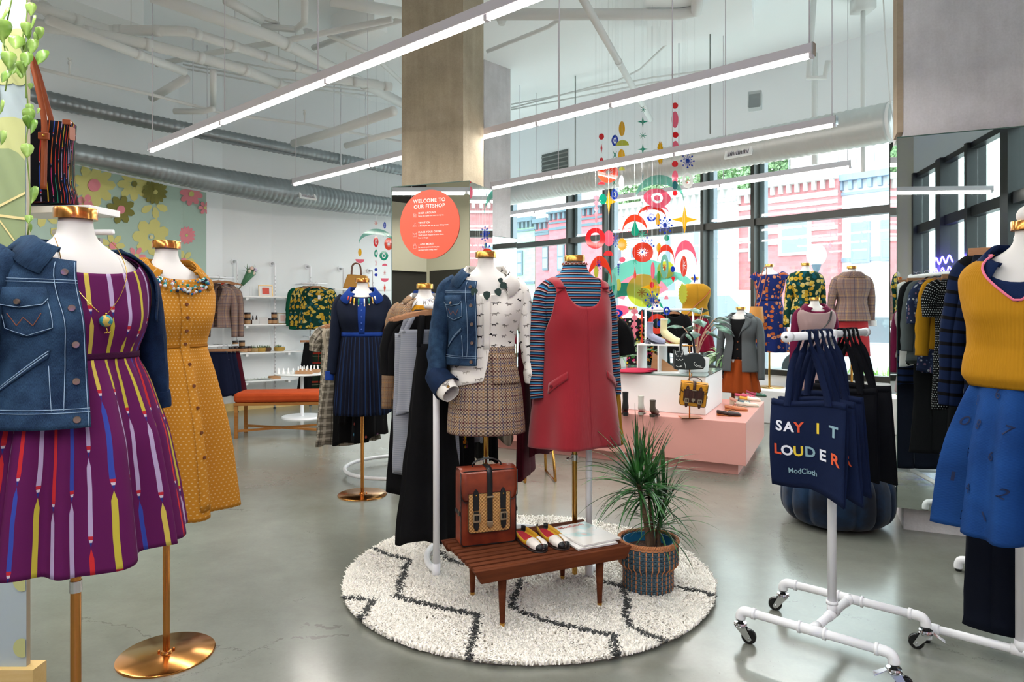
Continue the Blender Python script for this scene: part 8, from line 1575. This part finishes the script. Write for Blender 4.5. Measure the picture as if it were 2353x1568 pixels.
# trees
TRL = m_leaf('street_tree_leaf', '#3f6a3a', '#8fae7c')
def tree(px, Y, zc, r, lb, n=2600, seed=0):
    x, y = XY(px, Y); rt = empty('street_tree', (x, y, -.15), 0, lb, 'tree'); MB().tube([(0,0,0),(.1,0,zc*.5),(0,.1,zc)], [.22,.16,.08], 10).build('trunk', mat('tree_bark', '#6a5c4c', .9), rt); rs = np.random.RandomState(seed); mb = MB()
    cen = [(rs.uniform(-.55,.55)*r, rs.uniform(-.5,.5)*r, zc+rs.uniform(-.5,.6)*r*.8, r*rs.uniform(.35,.55)) for _ in range(12)]
    for i in range(n):
        c = cen[i % 12]; v = rs.normal(size=3); v /= np.linalg.norm(v); p = Vector(c[:3])+Vector(v)*c[3]*rs.uniform(.6,1.05); u = Vector(rs.normal(size=3)).normalized(); w_ = u.cross(Vector(v)).normalized(); s = r*.045; mb.poly([p-u*s*1.4, p+w_*s*.7, p+u*s*1.4, p-w_*s*.7])
    mb.build('foliage', TRL, rt, smooth=False)
tree(1690, 40, 8.6, 3.2, 'leafy street tree above the white bay house', seed=1); tree(1790, 36, 8.6, 2.9, 'leafy tree behind the red brick house', seed=2); tree(1505, 44, 9.0, 3.4, 'tall tree behind the wide white building', seed=3); tree(1650, 46, 11, 3.8, 'high tree seen over the duct', seed=4); tree(1930, 34, 10.0, 1.6, 'small roof tree near the white stucco building', 900, seed=5); tree(560, 30, 4.5, 3.5, 'tree at the far left end of the street', seed=6)
# roof house, balcony
rh = FW(tf(1880), -5); mb = MB(); mb.box((0,0,8.2), (7,4,3.6), rz=-.8); o = mb.build('rooftop_house', mat('roof_house_white', '#d4d8da', .8), smooth=False, loc=(rh.x+1, rh.y, 0)); tag(o, 'pale upper storey house set back above the brick cornice', 'building')
mb = MB(); [mb.tube([FW(tf(1800)+k*.33, -.5)+Vector((0,0,7.0)), FW(tf(1800)+k*.33, -.5)+Vector((0,0,7.8))], .02, 5) for k in range(9)]; mb.tube([FW(tf(1800), -.5)+Vector((0,0,7.8)), FW(tf(1800)+2.7, -.5)+Vector((0,0,7.8))], .025, 5); tag(mb.build('roof_railing', mat('railing_grey', '#9aa4ac', .6)), 'thin grey roof railing above the red brick house', 'railing')
# lamp post
x, y = XY(1876, 17.5); lpst = empty('street_lamp', (x, y, -.15), 0, 'street lamp with a white globe behind the green floral mannequin', 'street lamp'); zt_ = Zof(608, 17.5)+.15; MB().lathe([(.12,0),(.1,.6),(.06,.7),(.05,zt_-.2),(.09,zt_-.1),(.12,zt_)], n=16).build('post', mat('lamp_post_slate', '#4a6070', .5), lpst); MB().ball((0,0,zt_+.24), (.24,.24,.28), 24, 16).build('globe', mat('globe_white', '#e4e6e4', .3), lpst)
# cars
def car(px, Y, lb, c, L=4.3, hgt=1.45, van=False, rz=None):
    x, y = XY(px, Y); rt = empty('parked_car', (x, y, -.15), atan2(-1,.94) if rz is None else rz, lb, 'car'); hb = .78; W_ = 1.75
    sec = [(-L/2,.35,.6),(-L/2+.15,.3,hb),(-L*.22,.28,hb+.08),(L*.25,.28,hb+.08),(L/2-.2,.3,hb-.02),(L/2,.35,.6)] if not van else [(-L/2,.3,.9),(-L/2+.1,.28,hb+.25),(L*.2,.28,hb+.25),(L/2,.3,.8)]
    mb = MB(); mb.prism([(x_, a) for x_, a, b in sec]+[(x_, b) for x_, a, b in sec[::-1]], W_, XZ.copy()); mb.build('body', mat('car_'+c, c, .2, .1, .6, coat=1), rt, smooth=False, bevel=.06)
    cb = [(-L*.36,hb),(-L*.24,hgt),(L*.12,hgt),(L*.28,hb+.05)] if not van else [(-L*.49,hb+.2),(-L*.46,hgt),(L*.18,hgt),(L*.36,hb+.2)]
    mb = MB(); mb.prism(cb, W_*.86, XZ.copy()); mb.build('cabin', mat('car_'+c), rt, smooth=False, bevel=.05); g = MB(); k = .93
    cc = (sum(p[0] for p in cb)/4, sum(p[1] for p in cb)/4); g.prism([(cc[0]+(p[0]-cc[0])*.9, cc[1]+(p[1]-cc[1])*.72) for p in cb], W_*.87, XZ.copy()); g.build('side_windows', GLS, rt, smooth=False)
    for a in (-.31,.31):
        for s in (-1,1): w_ = MB(); w_.lathe([(0,-.1),(.30,-.1),(.33,-.06),(.33,.06),(.30,.1),(0,.1)], n=24, M=Matrix.Rotation(pi/2,4,'X')); o = w_.build('wheel', mat('tyre', '#1e2022', .8), rt); o.location = (a*L, s*W_*.46, .33)
car(1650, 17.5, 'white van parked across the street behind the platform', '#d4d8dc', 4.8, 2.0, True); car(2035, 13.2, 'pale car parked near the white stucco building', '#c4ccd4'); car(1800, 19.5, 'grey car partly hidden behind the floral window dress', '#a8b0b8'); car(1540, 26, 'light car in the distance behind the crimson skirt', '#c8ccd0')
# shrub by window outside
fo = MB(); rn = random.Random(4)
for k in range(260): leafblade(fo, (rn.uniform(-.5,.5), rn.uniform(-.25,.25), rn.uniform(0,.35)), rn.uniform(0,6.3), rn.uniform(.2,1.5), .22, .02, .6, 4)
q = XY(2035, 10.2); tag(fo.build('street_shrub', m_leaf('shrub_leaf', '#6a9a4c', '#b4cf8c'), loc=(q[0], q[1], .0)), 'low green shrub on the pavement outside the right window', 'shrub')
# purple neon-like glow strip? (reflections in side windows come from a violet tube sign)
NEON = mat('violet_neon', '#4a3cff', .4, emit=22); p = W2(-.58, .2); ns_ = empty('neon_sign', (p.x, p.y, 0), 0, 'violet neon line sign mounted by the side window', 'sign'); D2 = Vector((.57,.82,0)); m_ = MB()
for z in (1.9, 2.06): m_.tube(smooth_path([D2*(-.42+.12*k)+Vector((0,0,z+.05*(-1)**k)) for k in range(8)], 5), .010, 8)
li = bpy.data.lights.new('neon_light', 'AREA'); li.shape = 'RECTANGLE'; li.size = .9; li.size_y = .25; li.energy = 26; li.color = (.22, .14, 1); lo = bpy.data.objects.new('neon_light', li); COL.objects.link(lo); lo.parent = ns_; lo.location = (-.03, .02, 1.98); lo.rotation_euler = (R(90), 0, atan2(.82, .57)+pi)
m_.build('neon_tube', NEON, ns_)
for o in list(COL.objects):
    if o.parent is None and o.type == 'EMPTY' and not kids(o): bpy.data.objects.remove(o)
bpy.context.view_layer.update()
